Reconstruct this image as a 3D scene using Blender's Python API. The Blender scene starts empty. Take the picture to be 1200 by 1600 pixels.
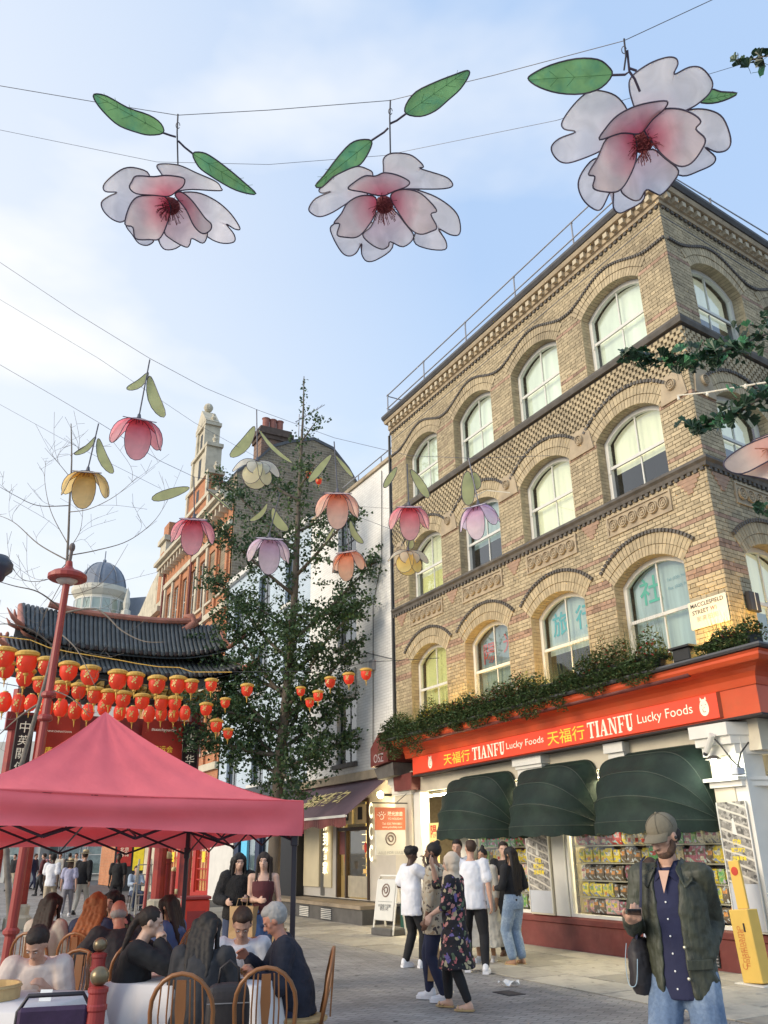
import bpy, bmesh, math, random
from mathutils import Vector, Matrix, noise
from mathutils.geometry import tessellate_polygon
R = math.radians
PI = math.pi
rnd = random.Random(7)
scene = bpy.context.scene
COL = scene.collection
EYE = 1.65
FPX = 1289.0                                   # focal length in pixels of the 1200x1600 photograph
_up = Vector((-49.0, 3146.0, FPX)).normalized()
_fw = (Vector((0, 0, 1)) - _up * _up.z).normalized()
_rt = _fw.cross(_up) * -1
if _rt.x < 0: _rt = -_rt
CAMROT = Matrix((_rt, _fw, _up))               # camera (x right, y up, z forward) -> world
cam_d = bpy.data.cameras.new('camera')
cam = bpy.data.objects.new('camera', cam_d)
COL.objects.link(cam)
cam_d.sensor_fit = 'VERTICAL'; cam_d.sensor_height = 36.0; cam_d.lens = FPX / 1600.0 * 36.0
cam_d.clip_start = 0.1; cam_d.clip_end = 2000.0
_c = [CAMROT @ Vector(v) for v in ((1, 0, 0), (0, 1, 0), (0, 0, -1))]
cam.matrix_world = Matrix(((_c[0].x, _c[1].x, _c[2].x, 0), (_c[0].y, _c[1].y, _c[2].y, 0),
       (_c[0].z, _c[1].z, _c[2].z, EYE), (0, 0, 0, 1)))
scene.camera = cam
SUN_EL, SUN_AZ = R(20.0), R(-118.0)             # azimuth from +Y, positive to the right
w = bpy.data.worlds.new('World'); scene.world = w; w.use_nodes = True
nt = w.node_tree; nt.nodes.clear()
def N(tree, t, **kw):
 n = tree.nodes.new(t)
 for k, v in kw.items(): setattr(n, k, v)
 return n
out = N(nt, 'ShaderNodeOutputWorld'); bg = N(nt, 'ShaderNodeBackground')
sky = N(nt, 'ShaderNodeTexSky'); sky.sky_type = 'NISHITA'; sky.sun_disc = False
sky.sun_elevation = R(30.0); sky.sun_rotation = SUN_AZ; sky.air_density = 1.0; sky.dust_density = 0.6; sky.ozone_density = 2.0
sky.sun_elevation = SUN_EL
tc = N(nt, 'ShaderNodeTexCoord')
mp = N(nt, 'ShaderNodeMapping'); mp.inputs['Scale'].default_value = (1.0, 1.0, 2.2); mp.inputs['Location'].default_value = (0.35, 0.1, 0.2)
nz = N(nt, 'ShaderNodeTexNoise'); nz.inputs['Scale'].default_value = 2.1; nz.inputs['Detail'].default_value = 5.0; nz.inputs['Roughness'].default_value = 0.5
cr = N(nt, 'ShaderNodeValToRGB'); cr.color_ramp.elements[0].position = 0.53; cr.color_ramp.elements[1].position = 0.85
mx = N(nt, 'ShaderNodeMixRGB'); mx.inputs['Color2'].default_value = (5.1, 5.15, 5.2, 1)
flat = N(nt, 'ShaderNodeMixRGB'); flat.inputs['Fac'].default_value = 0.8; flat.inputs['Color2'].default_value = (2.75, 3.75, 5.35, 1)
dotn = N(nt, 'ShaderNodeVectorMath', operation='DOT_PRODUCT')
dotn.inputs[1].default_value = (-.80, .52, .30)
mr = N(nt, 'ShaderNodeMapRange'); mr.inputs['From Min'].default_value = 0.5; mr.inputs['From Max'].default_value = 0.95; mr.inputs['To Max'].default_value = 0.75
ad = N(nt, 'ShaderNodeMath', operation='ADD', use_clamp=True)
nt.links.new(tc.outputs['Generated'], mp.inputs['Vector']); nt.links.new(mp.outputs[0], nz.inputs['Vector'])
nt.links.new(nz.outputs[0], cr.inputs[0])
nt.links.new(tc.outputs['Generated'], dotn.inputs[0]); nt.links.new(dotn.outputs['Value'], mr.inputs['Value'])
nt.links.new(cr.outputs[0], ad.inputs[0]); nt.links.new(mr.outputs[0], ad.inputs[1])
nt.links.new(sky.outputs[0], flat.inputs['Color1'])
sx_ = N(nt, 'ShaderNodeSeparateXYZ'); el_ = N(nt, 'ShaderNodeMapRange'); el_.inputs['From Min'].default_value = 0.0; el_.inputs['From Max'].default_value = 0.62; el_.inputs['To Min'].default_value = 0.85; el_.inputs['To Max'].default_value = 0.0
hz_ = N(nt, 'ShaderNodeMixRGB'); hz_.inputs['Color2'].default_value = (4.2, 5.0, 5.5, 1)
nt.links.new(tc.outputs['Generated'], sx_.inputs[0]); nt.links.new(sx_.outputs['Z'], el_.inputs['Value']); nt.links.new(el_.outputs[0], hz_.inputs['Fac']); nt.links.new(flat.outputs[0], hz_.inputs['Color1'])
nt.links.new(hz_.outputs[0], mx.inputs['Color1']); nt.links.new(ad.outputs[0], mx.inputs['Fac'])
nt.links.new(mx.outputs[0], bg.inputs['Color']); bg.inputs['Strength'].default_value = 0.10
nt.links.new(bg.outputs[0], out.inputs['Surface'])
sun_d = bpy.data.lights.new('sun', 'SUN'); sun_d.energy = 1.6; sun_d.angle = R(30.0); sun_d.color = (1.0, 0.86, 0.66)
sun = bpy.data.objects.new('sun', sun_d); COL.objects.link(sun)
_s = Vector((math.sin(SUN_AZ) * math.cos(SUN_EL), math.cos(SUN_AZ) * math.cos(SUN_EL), math.sin(SUN_EL)))
sun.rotation_euler = _s.to_track_quat('Z', 'Y').to_euler()
vs = scene.view_settings; scene.display_settings.display_device = 'sRGB'
vs.view_transform = 'Standard'; vs.look = 'None'; vs.gamma = 1.0; vs.exposure = 1.02; vs.use_curve_mapping = False
scene.cycles.max_bounces = 6; scene.cycles.transparent_max_bounces = 12
def ray(px, py):
 return CAMROT @ Vector((px - 600.0, 800.0 - py, FPX))
def ground(px, py, z=0.0):
 r = ray(px, py); t = (z - EYE) / r.z
 return Vector((r.x * t, r.y * t, z))
def at(px, py, Y):
 r = ray(px, py); t = Y / r.y
 return Vector((r.x * t, Y, EYE + r.z * t))
def onplane(px, py, P, n):
 r = ray(px, py); c = Vector((0, 0, EYE)); t = (Vector(P) - c).dot(n) / r.dot(n)
 return c + r * t
MATS = {}
def srgb(r, g, b):
 f = lambda c: (c / 255.0 / 12.92) if c <= 10.3 else ((c / 255.0 + 0.055) / 1.055) ** 2.4
 return (f(r), f(g), f(b))
def mat(name, col, rough=0.6, var=0.12, scale=6.0, bump=0.0, bscale=40.0, metal=0.0, emit=0.0, ecol=None,
  tone=None, col2=None, c2lo=0.45, c2hi=0.65, c2scale=1.5, trans=0.0, spec=0.5, objrand=0.0, stretch=None, bdist=0.01):
 """Principled material: base colour with noise variation, optional second colour in patches, bump;
 tone = name of a face attribute that shifts lightness piece by piece."""
 if name in MATS: return MATS[name]
 m = bpy.data.materials.new(name); m.use_nodes = True; MATS[name] = m
 t = m.node_tree; b = t.nodes['Principled BSDF']; L = t.links.new
 b.inputs['Roughness'].default_value = rough; b.inputs['Metallic'].default_value = metal
 b.inputs['Specular IOR Level'].default_value = spec
 tcn = N(t, 'ShaderNodeTexCoord'); vec = tcn.outputs['Object']
 if stretch:
  q = N(t, 'ShaderNodeMapping'); q.inputs['Scale'].default_value = stretch; L(vec, q.inputs['Vector']); vec = q.outputs[0]
 nz_ = N(t, 'ShaderNodeTexNoise'); nz_.inputs['Scale'].default_value = scale; nz_.inputs['Detail'].default_value = 6.0
 L(vec, nz_.inputs['Vector'])
 rgb = N(t, 'ShaderNodeRGB'); rgb.outputs[0].default_value = (*col, 1); cur = rgb.outputs[0]
 if col2:
  n2 = N(t, 'ShaderNodeTexNoise'); n2.inputs['Scale'].default_value = c2scale; n2.inputs['Detail'].default_value = 8.0; n2.inputs['Roughness'].default_value = 0.65
  L(vec, n2.inputs['Vector'])
  m2 = N(t, 'ShaderNodeMapRange'); m2.inputs['From Min'].default_value = c2lo; m2.inputs['From Max'].default_value = c2hi
  L(n2.outputs[0], m2.inputs['Value'])
  k = N(t, 'ShaderNodeMixRGB'); k.inputs['Color2'].default_value = (*col2, 1); L(m2.outputs[0], k.inputs['Fac']); L(cur, k.inputs['Color1']); cur = k.outputs[0]
 mr_ = N(t, 'ShaderNodeMapRange'); mr_.inputs['From Min'].default_value = 0.3; mr_.inputs['From Max'].default_value = 0.7
 mr_.inputs['To Min'].default_value = 1 - var; mr_.inputs['To Max'].default_value = 1 + var
 L(nz_.outputs[0], mr_.inputs['Value']); val = mr_.outputs[0]
 if tone:
  at_ = N(t, 'ShaderNodeAttribute', attribute_name='tone'); ma = N(t, 'ShaderNodeMath', operation='MULTIPLY_ADD')
  L(at_.outputs['Fac'], ma.inputs[0]); ma.inputs[1].default_value = tone; L(val, ma.inputs[2]); val = ma.outputs[0]
 if objrand:
  oi = N(t, 'ShaderNodeObjectInfo'); mo = N(t, 'ShaderNodeMath', operation='MULTIPLY_ADD')
  L(oi.outputs['Random'], mo.inputs[0]); mo.inputs[1].default_value = objrand
  sb = N(t, 'ShaderNodeMath', operation='SUBTRACT'); L(val, sb.inputs[0]); sb.inputs[1].default_value = objrand / 2
  L(sb.outputs[0], mo.inputs[2]); val = mo.outputs[0]
 mul = N(t, 'ShaderNodeVectorMath', operation='SCALE'); L(cur, mul.inputs[0]); L(val, mul.inputs['Scale'])
 L(mul.outputs[0], b.inputs['Base Color'])
 if bump:
  nb = N(t, 'ShaderNodeTexNoise'); nb.inputs['Scale'].default_value = bscale; nb.inputs['Detail'].default_value = 5.0; L(vec, nb.inputs['Vector'])
  bp = N(t, 'ShaderNodeBump'); bp.inputs['Strength'].default_value = bump; bp.inputs['Distance'].default_value = bdist
  L(nb.outputs[0], bp.inputs['Height']); L(bp.outputs[0], b.inputs['Normal'])
 if emit:
  b.inputs['Emission Color'].default_value = (*(ecol or col), 1); b.inputs['Emission Strength'].default_value = emit
 if trans:
  tr = N(t, 'ShaderNodeBsdfTranslucent'); L(mul.outputs[0], tr.inputs['Color']); mxs = N(t, 'ShaderNodeMixShader'); mxs.inputs[0].default_value = trans
  o_ = t.nodes['Material Output']; L(b.outputs[0], mxs.inputs[1]); L(tr.outputs[0], mxs.inputs[2]); L(mxs.outputs[0], o_.inputs['Surface'])
 return m
def glassmat(name, tint=(0.8, 0.9, 0.9), base=0.14):
 if name in MATS: return MATS[name]
 m = bpy.data.materials.new(name); m.use_nodes = True; MATS[name] = m
 t = m.node_tree; t.nodes.remove(t.nodes['Principled BSDF']); L = t.links.new
 gl = N(t, 'ShaderNodeBsdfGlossy'); gl.inputs['Roughness'].default_value = 0.03
 tp = N(t, 'ShaderNodeBsdfTransparent'); tp.inputs[0].default_value = (*tint, 1)
 lw = N(t, 'ShaderNodeLayerWeight'); lw.inputs[0].default_value = 0.5; pw = N(t, 'ShaderNodeMath', operation='POWER'); L(lw.outputs['Facing'], pw.inputs[0]); pw.inputs[1].default_value = 2.5
 fr = N(t, 'ShaderNodeMath', operation='MULTIPLY_ADD', use_clamp=True); L(pw.outputs[0], fr.inputs[0]); fr.inputs[1].default_value = 0.8; fr.inputs[2].default_value = base
 nb = N(t, 'ShaderNodeTexNoise'); nb.inputs['Scale'].default_value = 1.3; bp = N(t, 'ShaderNodeBump'); bp.inputs['Strength'].default_value = 0.06
 tcn = N(t, 'ShaderNodeTexCoord'); L(tcn.outputs['Object'], nb.inputs['Vector']); L(nb.outputs[0], bp.inputs['Height']); L(bp.outputs[0], gl.inputs['Normal'])
 ms = N(t, 'ShaderNodeMixShader'); L(fr.outputs[0], ms.inputs[0]); L(tp.outputs[0], ms.inputs[1]); L(gl.outputs[0], ms.inputs[2])
 L(ms.outputs[0], t.nodes['Material Output'].inputs['Surface'])
 return m
class MB:
 def __init__(s): s.v = []; s.f = []; s.m = []; s.t = []
 def add(s, vs, fs, m=0, tone=0.0, M=None):
  o = len(s.v)
  s.v.extend([tuple(M @ Vector(p)) for p in vs] if M is not None else [tuple(p) for p in vs])
  for f in fs: s.f.append([i + o for i in f]); s.m.append(m); s.t.append(tone)
  return s
 def box(s, x0, y0, z0, x1, y1, z1, m=0, tone=0.0, M=None):
  return s.add([(x0, y0, z0), (x1, y0, z0), (x1, y1, z0), (x0, y1, z0), (x0, y0, z1), (x1, y0, z1), (x1, y1, z1), (x0, y1, z1)],
      [(3, 2, 1, 0), (4, 5, 6, 7), (0, 1, 5, 4), (1, 2, 6, 5), (2, 3, 7, 6), (3, 0, 4, 7)], m, tone, M)
 def bbox(s, x0, y0, z0, x1, y1, z1, b=0.01, m=0, tone=0.0, M=None):
  """box with chamfered edges"""
  v = [];
  xs, ys, zs = (x0, x1), (y0, y1), (z0, z1); idx = {}
  for i in (0, 1):
   for j in (0, 1):
    for k in (0, 1):
     sx, sy, sz = (1, -1)[i], (1, -1)[j], (1, -1)[k]
     idx[i, j, k, 0] = len(v); v.append((xs[i], ys[j] + sy * b, zs[k] + sz * b))
     idx[i, j, k, 1] = len(v); v.append((xs[i] + sx * b, ys[j], zs[k] + sz * b))
     idx[i, j, k, 2] = len(v); v.append((xs[i] + sx * b, ys[j] + sy * b, zs[k]))
  f = []
  for i in (0, 1): f.append([idx[i, j, k, 0] for j, k in ((0, 0), (1, 0), (1, 1), (0, 1))])
  for j in (0, 1): f.append([idx[i, j, k, 1] for i, k in ((0, 0), (0, 1), (1, 1), (1, 0))])
  for k in (0, 1): f.append([idx[i, j, k, 2] for i, j in ((0, 0), (1, 0), (1, 1), (0, 1))])
  for j in (0, 1):
   for k in (0, 1): f.append([idx[0, j, k, 1], idx[1, j, k, 1], idx[1, j, k, 2], idx[0, j, k, 2]])
  for i in (0, 1):
   for k in (0, 1): f.append([idx[i, 0, k, 0], idx[i, 1, k, 0], idx[i, 1, k, 2], idx[i, 0, k, 2]])
  for i in (0, 1):
   for j in (0, 1): f.append([idx[i, j, 0, 0], idx[i, j, 1, 0], idx[i, j, 1, 1], idx[i, j, 0, 1]])
  for i in (0, 1):
   for j in (0, 1):
    for k in (0, 1): f.append([idx[i, j, k, 0], idx[i, j, k, 1], idx[i, j, k, 2]])
  c = Vector(((x0 + x1) / 2, (y0 + y1) / 2, (z0 + z1) / 2)); g = []
  for q in f:
   a, b_, d = (Vector(v[q[0]]), Vector(v[q[1]]), Vector(v[q[2]]))
   n = (b_ - a).cross(d - a); g.append(q if n.dot(a - c) > 0 else q[::-1])
  return s.add(v, g, m, tone, M)
 def tube(s, pts, r, n=8, m=0, tone=0.0, M=None, cap=True, flat=1.0):
  pts = [Vector(p) for p in pts]; k = len(pts); rs = r if isinstance(r, (list, tuple)) else [r] * k
  v = []; f = []; ref = None
  for i, p in enumerate(pts):
   d = (pts[min(i + 1, k - 1)] - pts[max(i - 1, 0)])
   d = d.normalized() if d.length > 1e-9 else Vector((0, 0, 1))
   if ref is None:
    a = Vector((0, 0, 1)) if abs(d.z) < 0.9 else Vector((1, 0, 0)); ref = (a - d * a.dot(d)).normalized()
   else:
    ref = (ref - d * ref.dot(d)); ref = ref.normalized() if ref.length > 1e-6 else d.orthogonal().normalized()
   q = d.cross(ref)
   for j in range(n):
    a = 2 * PI * j / n; v.append(p + ref * (math.cos(a) * rs[i]) + q * (math.sin(a) * rs[i] * flat))
  for i in range(k - 1):
   for j in range(n):
    f.append((i * n + j, i * n + (j + 1) % n, (i + 1) * n + (j + 1) % n, (i + 1) * n + j))
  if cap: f.append(tuple(range(n))[::-1]); f.append(tuple((k - 1) * n + j for j in range(n)))
  return s.add(v, f, m, tone, M)
 def lathe(s, prof, n=16, c=(0, 0, 0), m=0, M=None, tone=0.0):
  v = []; f = []; k = len(prof)
  for r, z in prof:
   for j in range(n):
    a = 2 * PI * j / n; v.append((c[0] + math.cos(a) * r, c[1] + math.sin(a) * r, c[2] + z))
  for i in range(k - 1):
   for j in range(n): f.append((i * n + j, i * n + (j + 1) % n, (i + 1) * n + (j + 1) % n, (i + 1) * n + j))
  if prof[0][0] > 1e-4: f.append(tuple(range(n))[::-1])
  if prof[-1][0] > 1e-4: f.append(tuple((k - 1) * n + j for j in range(n)))
  return s.add(v, f, m, tone, M)
 def ball(s, c, r, nu=10, nv=7, m=0, M=None, tone=0.0):
  rx, ry, rz = r if isinstance(r, (list, tuple)) else (r, r, r)
  v = [(c[0], c[1], c[2] - rz)]; f = []
  for i in range(1, nv):
   t = -PI / 2 + PI * i / nv
   for j in range(nu):
    a = 2 * PI * j / nu; v.append((c[0] + rx * math.cos(t) * math.cos(a), c[1] + ry * math.cos(t) * math.sin(a), c[2] + rz * math.sin(t)))
  v.append((c[0], c[1], c[2] + rz)); e = len(v) - 1
  for j in range(nu): f.append((0, 1 + (j + 1) % nu, 1 + j)); f.append((e, 1 + (nv - 2) * nu + j, 1 + (nv - 2) * nu + (j + 1) % nu))
  for i in range(nv - 2):
   for j in range(nu): f.append((1 + i * nu + j, 1 + i * nu + (j + 1) % nu, 1 + (i + 1) * nu + (j + 1) % nu, 1 + (i + 1) * nu + j))
  return s.add(v, f, m, tone, M)
 def prism(s, poly, h0, h1, ax='y', m=0, M=None, tone=0.0):
  """2-D polygon (a,b) extruded along ax from h0 to h1; for 'y' the polygon lies in x,z"""
  P = (lambda a, b, h: (a, h, b)) if ax == 'y' else (lambda a, b, h: (h, a, b)) if ax == 'x' else (lambda a, b, h: (a, b, h))
  n = len(poly); v = [P(a, b, h0) for a, b in poly] + [P(a, b, h1) for a, b in poly]
  f = [tuple(range(n)), tuple(range(2 * n - 1, n - 1, -1))] + [(i, n + i, n + (i + 1) % n, (i + 1) % n) for i in range(n)]
  area = sum(poly[i][0] * poly[(i + 1) % n][1] - poly[(i + 1) % n][0] * poly[i][1] for i in range(n))
  flip = (area > 0) != (ax == 'y'); flip = flip != (h1 < h0)
  if flip: f = [q[::-1] for q in f]
  return s.add(v, f, m, tone, M)
 def sweep(s, prof, path, m=0, closed=False, M=None):
  """profile (out, up) swept along a 2-D path in x,y; out is to the left of travel; mitred"""
  v = []; f = []; k = len(path); n = len(prof)
  for i in range(k):
   p = Vector(path[i]).to_2d()
   a = Vector(path[(i - 1) % k]).to_2d() if (i > 0 or closed) else None
   b = Vector(path[(i + 1) % k]).to_2d() if (i < k - 1 or closed) else None
   d1 = (p - a).normalized() if a is not None else None; d2 = (b - p).normalized() if b is not None else None
   d1 = d1 or d2; d2 = d2 or d1
   n1 = Vector((-d1.y, d1.x)); n2 = Vector((-d2.y, d2.x)); nn = (n1 + n2); nn = nn / max(nn.dot(n1), 0.2)
   for o, u in prof: v.append((p.x + nn.x * o, p.y + nn.y * o, u))
  for i in range(k if closed else k - 1):
   for j in range(n):
    i2 = (i + 1) % k; f.append((i * n + j, i2 * n + j, i2 * n + (j + 1) % n, i * n + (j + 1) % n))
  if not closed: f.append(tuple(range(n))); f.append(tuple((k - 1) * n + j for j in range(n))[::-1])
  return s.add(v, f, m, 0.0, M)
 def mesh(s, name, mats, smooth=False, fix=False):
  me = bpy.data.meshes.new(name); me.from_pydata(s.v, [], s.f)
  for q in (mats if isinstance(mats, (list, tuple)) else [mats]): me.materials.append(q)
  me.polygons.foreach_set('material_index', s.m)
  if any(s.t):
   a = me.attributes.new('tone', 'FLOAT', 'FACE'); a.data.foreach_set('value', s.t)
  if smooth: me.polygons.foreach_set('use_smooth', [True] * len(s.f))
  if fix:
   bm = bmesh.new(); bm.from_mesh(me); bmesh.ops.recalc_face_normals(bm, faces=bm.faces); bm.to_mesh(me); bm.free()
  me.update(); return me
 def build(s, name, mats, parent=None, smooth=False, fix=False, M=None):
  return link(name, s.mesh(name, mats, smooth, fix), parent, M)
def link(name, data, parent=None, M=None):
 o = bpy.data.objects.new(name, data); COL.objects.link(o)
 if parent is not None: o.parent = parent
 if M is not None: o.matrix_local = M
 return o
def tag(o, label=None, cat=None, group=None, kind=None):
 if label: o['label'] = label
 if cat: o['category'] = cat
 if group: o['group'] = group
 if kind: o['kind'] = kind
 return o
def thing(name, label, cat, loc=(0, 0, 0), rz=0.0, group=None):
 o = bpy.data.objects.new(name, None); COL.objects.link(o); o.empty_display_size = 0.2
 o.location = loc; o.rotation_euler = (0, 0, rz)
 return tag(o, label, cat, group)
def copy_tree(o, parent=None, label=None):
 c = o.copy(); COL.objects.link(c)
 if parent is not None: c.parent = parent
 if label: c['label'] = label
 for ch in list(o.children): copy_tree(ch, c)
 return c
def text_mesh(body, size=1.0, extrude=0.0, align='CENTER', bold=0.0, spacing=1.0, shear=0.0):
 c = bpy.data.curves.new('text', 'FONT'); c.body = body; c.size = size; c.extrude = extrude; c.align_x = align; c.align_y = 'CENTER'
 c.offset = bold; c.space_character = spacing; c.shear = shear; c.resolution_u = 3; c.fill_mode = 'BOTH' if extrude else 'FRONT'
 o = bpy.data.objects.new('text', c); COL.objects.link(o)
 bpy.context.view_layer.update() if False else None
 me = bpy.data.meshes.new_from_object(o); COL.objects.unlink(o); bpy.data.objects.remove(o)
 return me
def text(name, body, M, material, parent, size=1.0, width=None, height=None, **kw):
 """lettering lying in the x,z plane of M, facing its +y; width/height scale the drawn text"""
 me = text_mesh(body, size, **kw); me.name = name
 xs = [v.co.x for v in me.vertices]; ys = [v.co.y for v in me.vertices]
 if not xs: return None
 cx, cy = (min(xs) + max(xs)) / 2, (min(ys) + max(ys)) / 2; sx = sy = 1.0
 if width: sx = width / (max(xs) - min(xs)); sy = sx
 if height: sy = height / (max(ys) - min(ys)); sx = sx if width else sy
 for v in me.vertices: v.co = Vector((-(v.co.x - cx) * sx, v.co.z, (v.co.y - cy) * sy))
 me.materials.clear(); me.materials.append(material)
 return link(name, me, parent, M)
def T(x, y, z): return Matrix.Translation((x, y, z))
def RX(a): return Matrix.Rotation(a, 4, 'X')
def RY(a): return Matrix.Rotation(a, 4, 'Y')
def RZ(a): return Matrix.Rotation(a, 4, 'Z')
A1, A2 = R(-29.0), R(55.0)
CORNER = Vector((5.425, 12.595, 0.0))
D1 = Vector((math.sin(A1), math.cos(A1), 0)); N1 = Vector((-D1.y, D1.x, 0))      # along the long face, and outward from it
D2 = Vector((math.sin(A2), math.cos(A2), 0)); N2 = Vector((D2.y, -D2.x, 0))
RZ1 = math.atan2(D1.y, D1.x)
M2 = RZ(math.atan2(-D2.y, -D2.x) - RZ1)                                          # short face inside the long face's frame
def loc(px, py, off=0.0):
 """pixel -> (x along the long face, z) on the plane standing off in front of it"""
 p = onplane(px, py, CORNER + N1 * off, N1); return (p - CORNER).dot(D1), p.z
def W1(x, y, z=0.0):
 return CORNER + D1 * x + N1 * y + Vector((0, 0, z))
asphalt = mat('asphalt', (0.105, 0.105, 0.112), 0.75, 0.22, 3.0, 0.35, 90.0, col2=(0.15, 0.148, 0.145), c2scale=0.8)
def setts_material():
 m = mat('street_setts', (0.16, 0.155, 0.15), 0.7, 0.15, 5.0)
 t = m.node_tree; L = t.links.new; b = t.nodes['Principled BSDF']
 tcn = N(t, 'ShaderNodeTexCoord'); mp_ = N(t, 'ShaderNodeMapping'); mp_.inputs['Rotation'].default_value = (0, 0, R(29)); L(tcn.outputs['Object'], mp_.inputs[0])
 br = N(t, 'ShaderNodeTexBrick'); br.inputs['Scale'].default_value = 1.0; br.inputs['Brick Width'].default_value = 0.2; br.inputs['Row Height'].default_value = 0.1
 br.inputs['Mortar Size'].default_value = 0.006; br.inputs['Color1'].default_value = (.33, .31, .285, 1); br.inputs['Color2'].default_value = (.245, .232, .215, 1); br.inputs['Mortar'].default_value = (.14, .13, .12, 1)
 L(mp_.outputs[0], br.inputs[0])
 nz_ = N(t, 'ShaderNodeTexNoise'); nz_.inputs['Scale'].default_value = 0.9; nz_.inputs['Detail'].default_value = 7; L(tcn.outputs['Object'], nz_.inputs[0])
 mr_ = N(t, 'ShaderNodeMapRange'); mr_.inputs[1].default_value = .3; mr_.inputs[2].default_value = .7; mr_.inputs[3].default_value = .72; mr_.inputs[4].default_value = 1.3; L(nz_.outputs[0], mr_.inputs[0])
 sc = N(t, 'ShaderNodeVectorMath', operation='SCALE'); L(br.outputs[0], sc.inputs[0]); L(mr_.outputs[0], sc.inputs['Scale']); L(sc.outputs[0], b.inputs['Base Color'])
 bp = N(t, 'ShaderNodeBump'); bp.inputs['Strength'].default_value = 0.5; bp.inputs['Distance'].default_value = 0.01; L(br.outputs['Fac'], bp.inputs['Height']); bp.invert = True; L(bp.outputs[0], b.inputs['Normal'])
 return m
g = MB(); g.add([(-400, -60, -0.02), (400, -60, -0.02), (400, 700, -0.02), (-400, 700, -0.02)], [(0, 1, 2, 3)])
tag(g.build('ground', asphalt), kind='structure')
g = MB(); a = W1(-14, 3.1, -0.008); b = W1(75, 3.1, -0.008); c = W1(75, 14, -0.008); d = W1(-14, 14, -0.008)
g.add([a, b, c, d], [(0, 1, 2, 3)])
tag(g.build('street_paving', setts_material(), fix=True), kind='structure')
stone_pave = mat('paving_stone', (0.40, 0.365, 0.30), 0.8, 0.16, 2.2, 0.25, 60.0, objrand=0.5, col2=(0.22, 0.20, 0.17), c2scale=2.2)
joint = mat('paving_joint', (0.085, 0.078, 0.066), 0.9, 0.2, 12.0)
pv = MB(); pv.add([W1(-6, 0.0, -0.004), W1(28, 0.0, -0.004), W1(28, 3.1, -0.004), W1(-6, 3.1, -0.004)], [(0, 1, 2, 3)])
pave = tag(pv.build('pavement', joint, fix=True), kind='structure')
prnd = random.Random(3)
PV = Matrix.Translation(CORNER) @ RZ(RZ1)
row_d = [0.35, 1.0, 1.62, 2.3, 3.1]; lens = [0.62, 0.78, 0.92, 1.05]
mesh_cache = {}
for r_ in range(len(row_d) - 1):
 y0, y1 = row_d[r_], row_d[r_ + 1]; x = -5.5 + 0.3 * r_
 while x < 20:
  k = prnd.choice(lens)
  if (r_, k) not in mesh_cache:
   q = MB(); q.bbox(0.006, 0.006, -0.03, k - 0.006, y1 - y0 - 0.006, 0.0, 0.004); mesh_cache[r_, k] = q.mesh('paving_stone', stone_pave)
  link('paving_stone', mesh_cache[r_, k], pave, PV @ T(x, y0, 0.006 + prnd.uniform(-0.003, 0.003)) @ RX(R(prnd.uniform(-.15, .15))))
  x += k
brick_m = mat('stock_brick', (0.47, 0.38, 0.24), 0.85, 0.14, 9.0, 0.5, 60.0, tone=0.17, objrand=0.16, col2=(0.31, 0.25, 0.165), c2scale=0.7, c2lo=.45, c2hi=.72, bdist=0.006)
redbrick_m = mat('red_band_brick', (0.36, 0.235, 0.165), 0.85, 0.16, 9.0, 0.4, 60.0, tone=0.25)
mortar_m = mat('mortar', (0.17, 0.14, 0.10), 0.95, 0.15, 14.0, 0.3, 80.0)
stone_m = mat('sooty_stone', (0.115, 0.105, 0.095), 0.85, 0.25, 5.0, 0.4, 50.0)
terra_m = mat('terracotta_panel', (0.46, 0.37, 0.25), 0.8, 0.14, 8.0, 0.3, 60.0, col2=(0.3, .24, .17), c2scale=4)
white_m = mat('white_window_paint', (0.66, 0.65, 0.60), 0.5, 0.06, 6.0)
lead_m = mat('lead_gutter', (0.085, 0.085, 0.09), 0.6, 0.15, 5.0)
pipe_m = mat('galvanised_rail', (0.33, 0.32, 0.33), 0.45, 0.1, 8.0, metal=0.5)
glass_m = glassmat('window_glass')
room_m = mat('dim_room', (0.05, 0.05, 0.055), 0.9)
BH = thing('brick_corner_building', 'four storey yellow brick corner building with arched windows above the red food shop front', 'building', tuple(CORNER), RZ1)
HW, RISE = 0.83, 0.33
RI = (HW * HW + RISE * RISE) / (2 * RISE)
RING = 0.38; TAN = HW / (RI - RISE)
ROWS = [(4.50, 6.11), (7.74, 9.11), (10.58, 12.01)]           # sill, springing
def openings1(): return [1.6 + 2.48 * i for i in range(4)]
X1 = 10.68
def half(z, spring, grow=0.0):
 dz = z - (spring + RISE - RI); Ro = RI + RING + grow
 if z < spring: return HW
 if dz >= Ro: return 0.0
 return max(0.0, min(math.sqrt(Ro * Ro - dz * dz), dz * TAN + grow))
def hood3(x, cs):
 """wavy hood line of the top storey"""
 u = min(abs(x - c) for c in cs)
 return 12.36 + 0.36 * (0.5 + 0.5 * math.cos(min(u / 1.24, 1.0) * PI))
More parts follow.
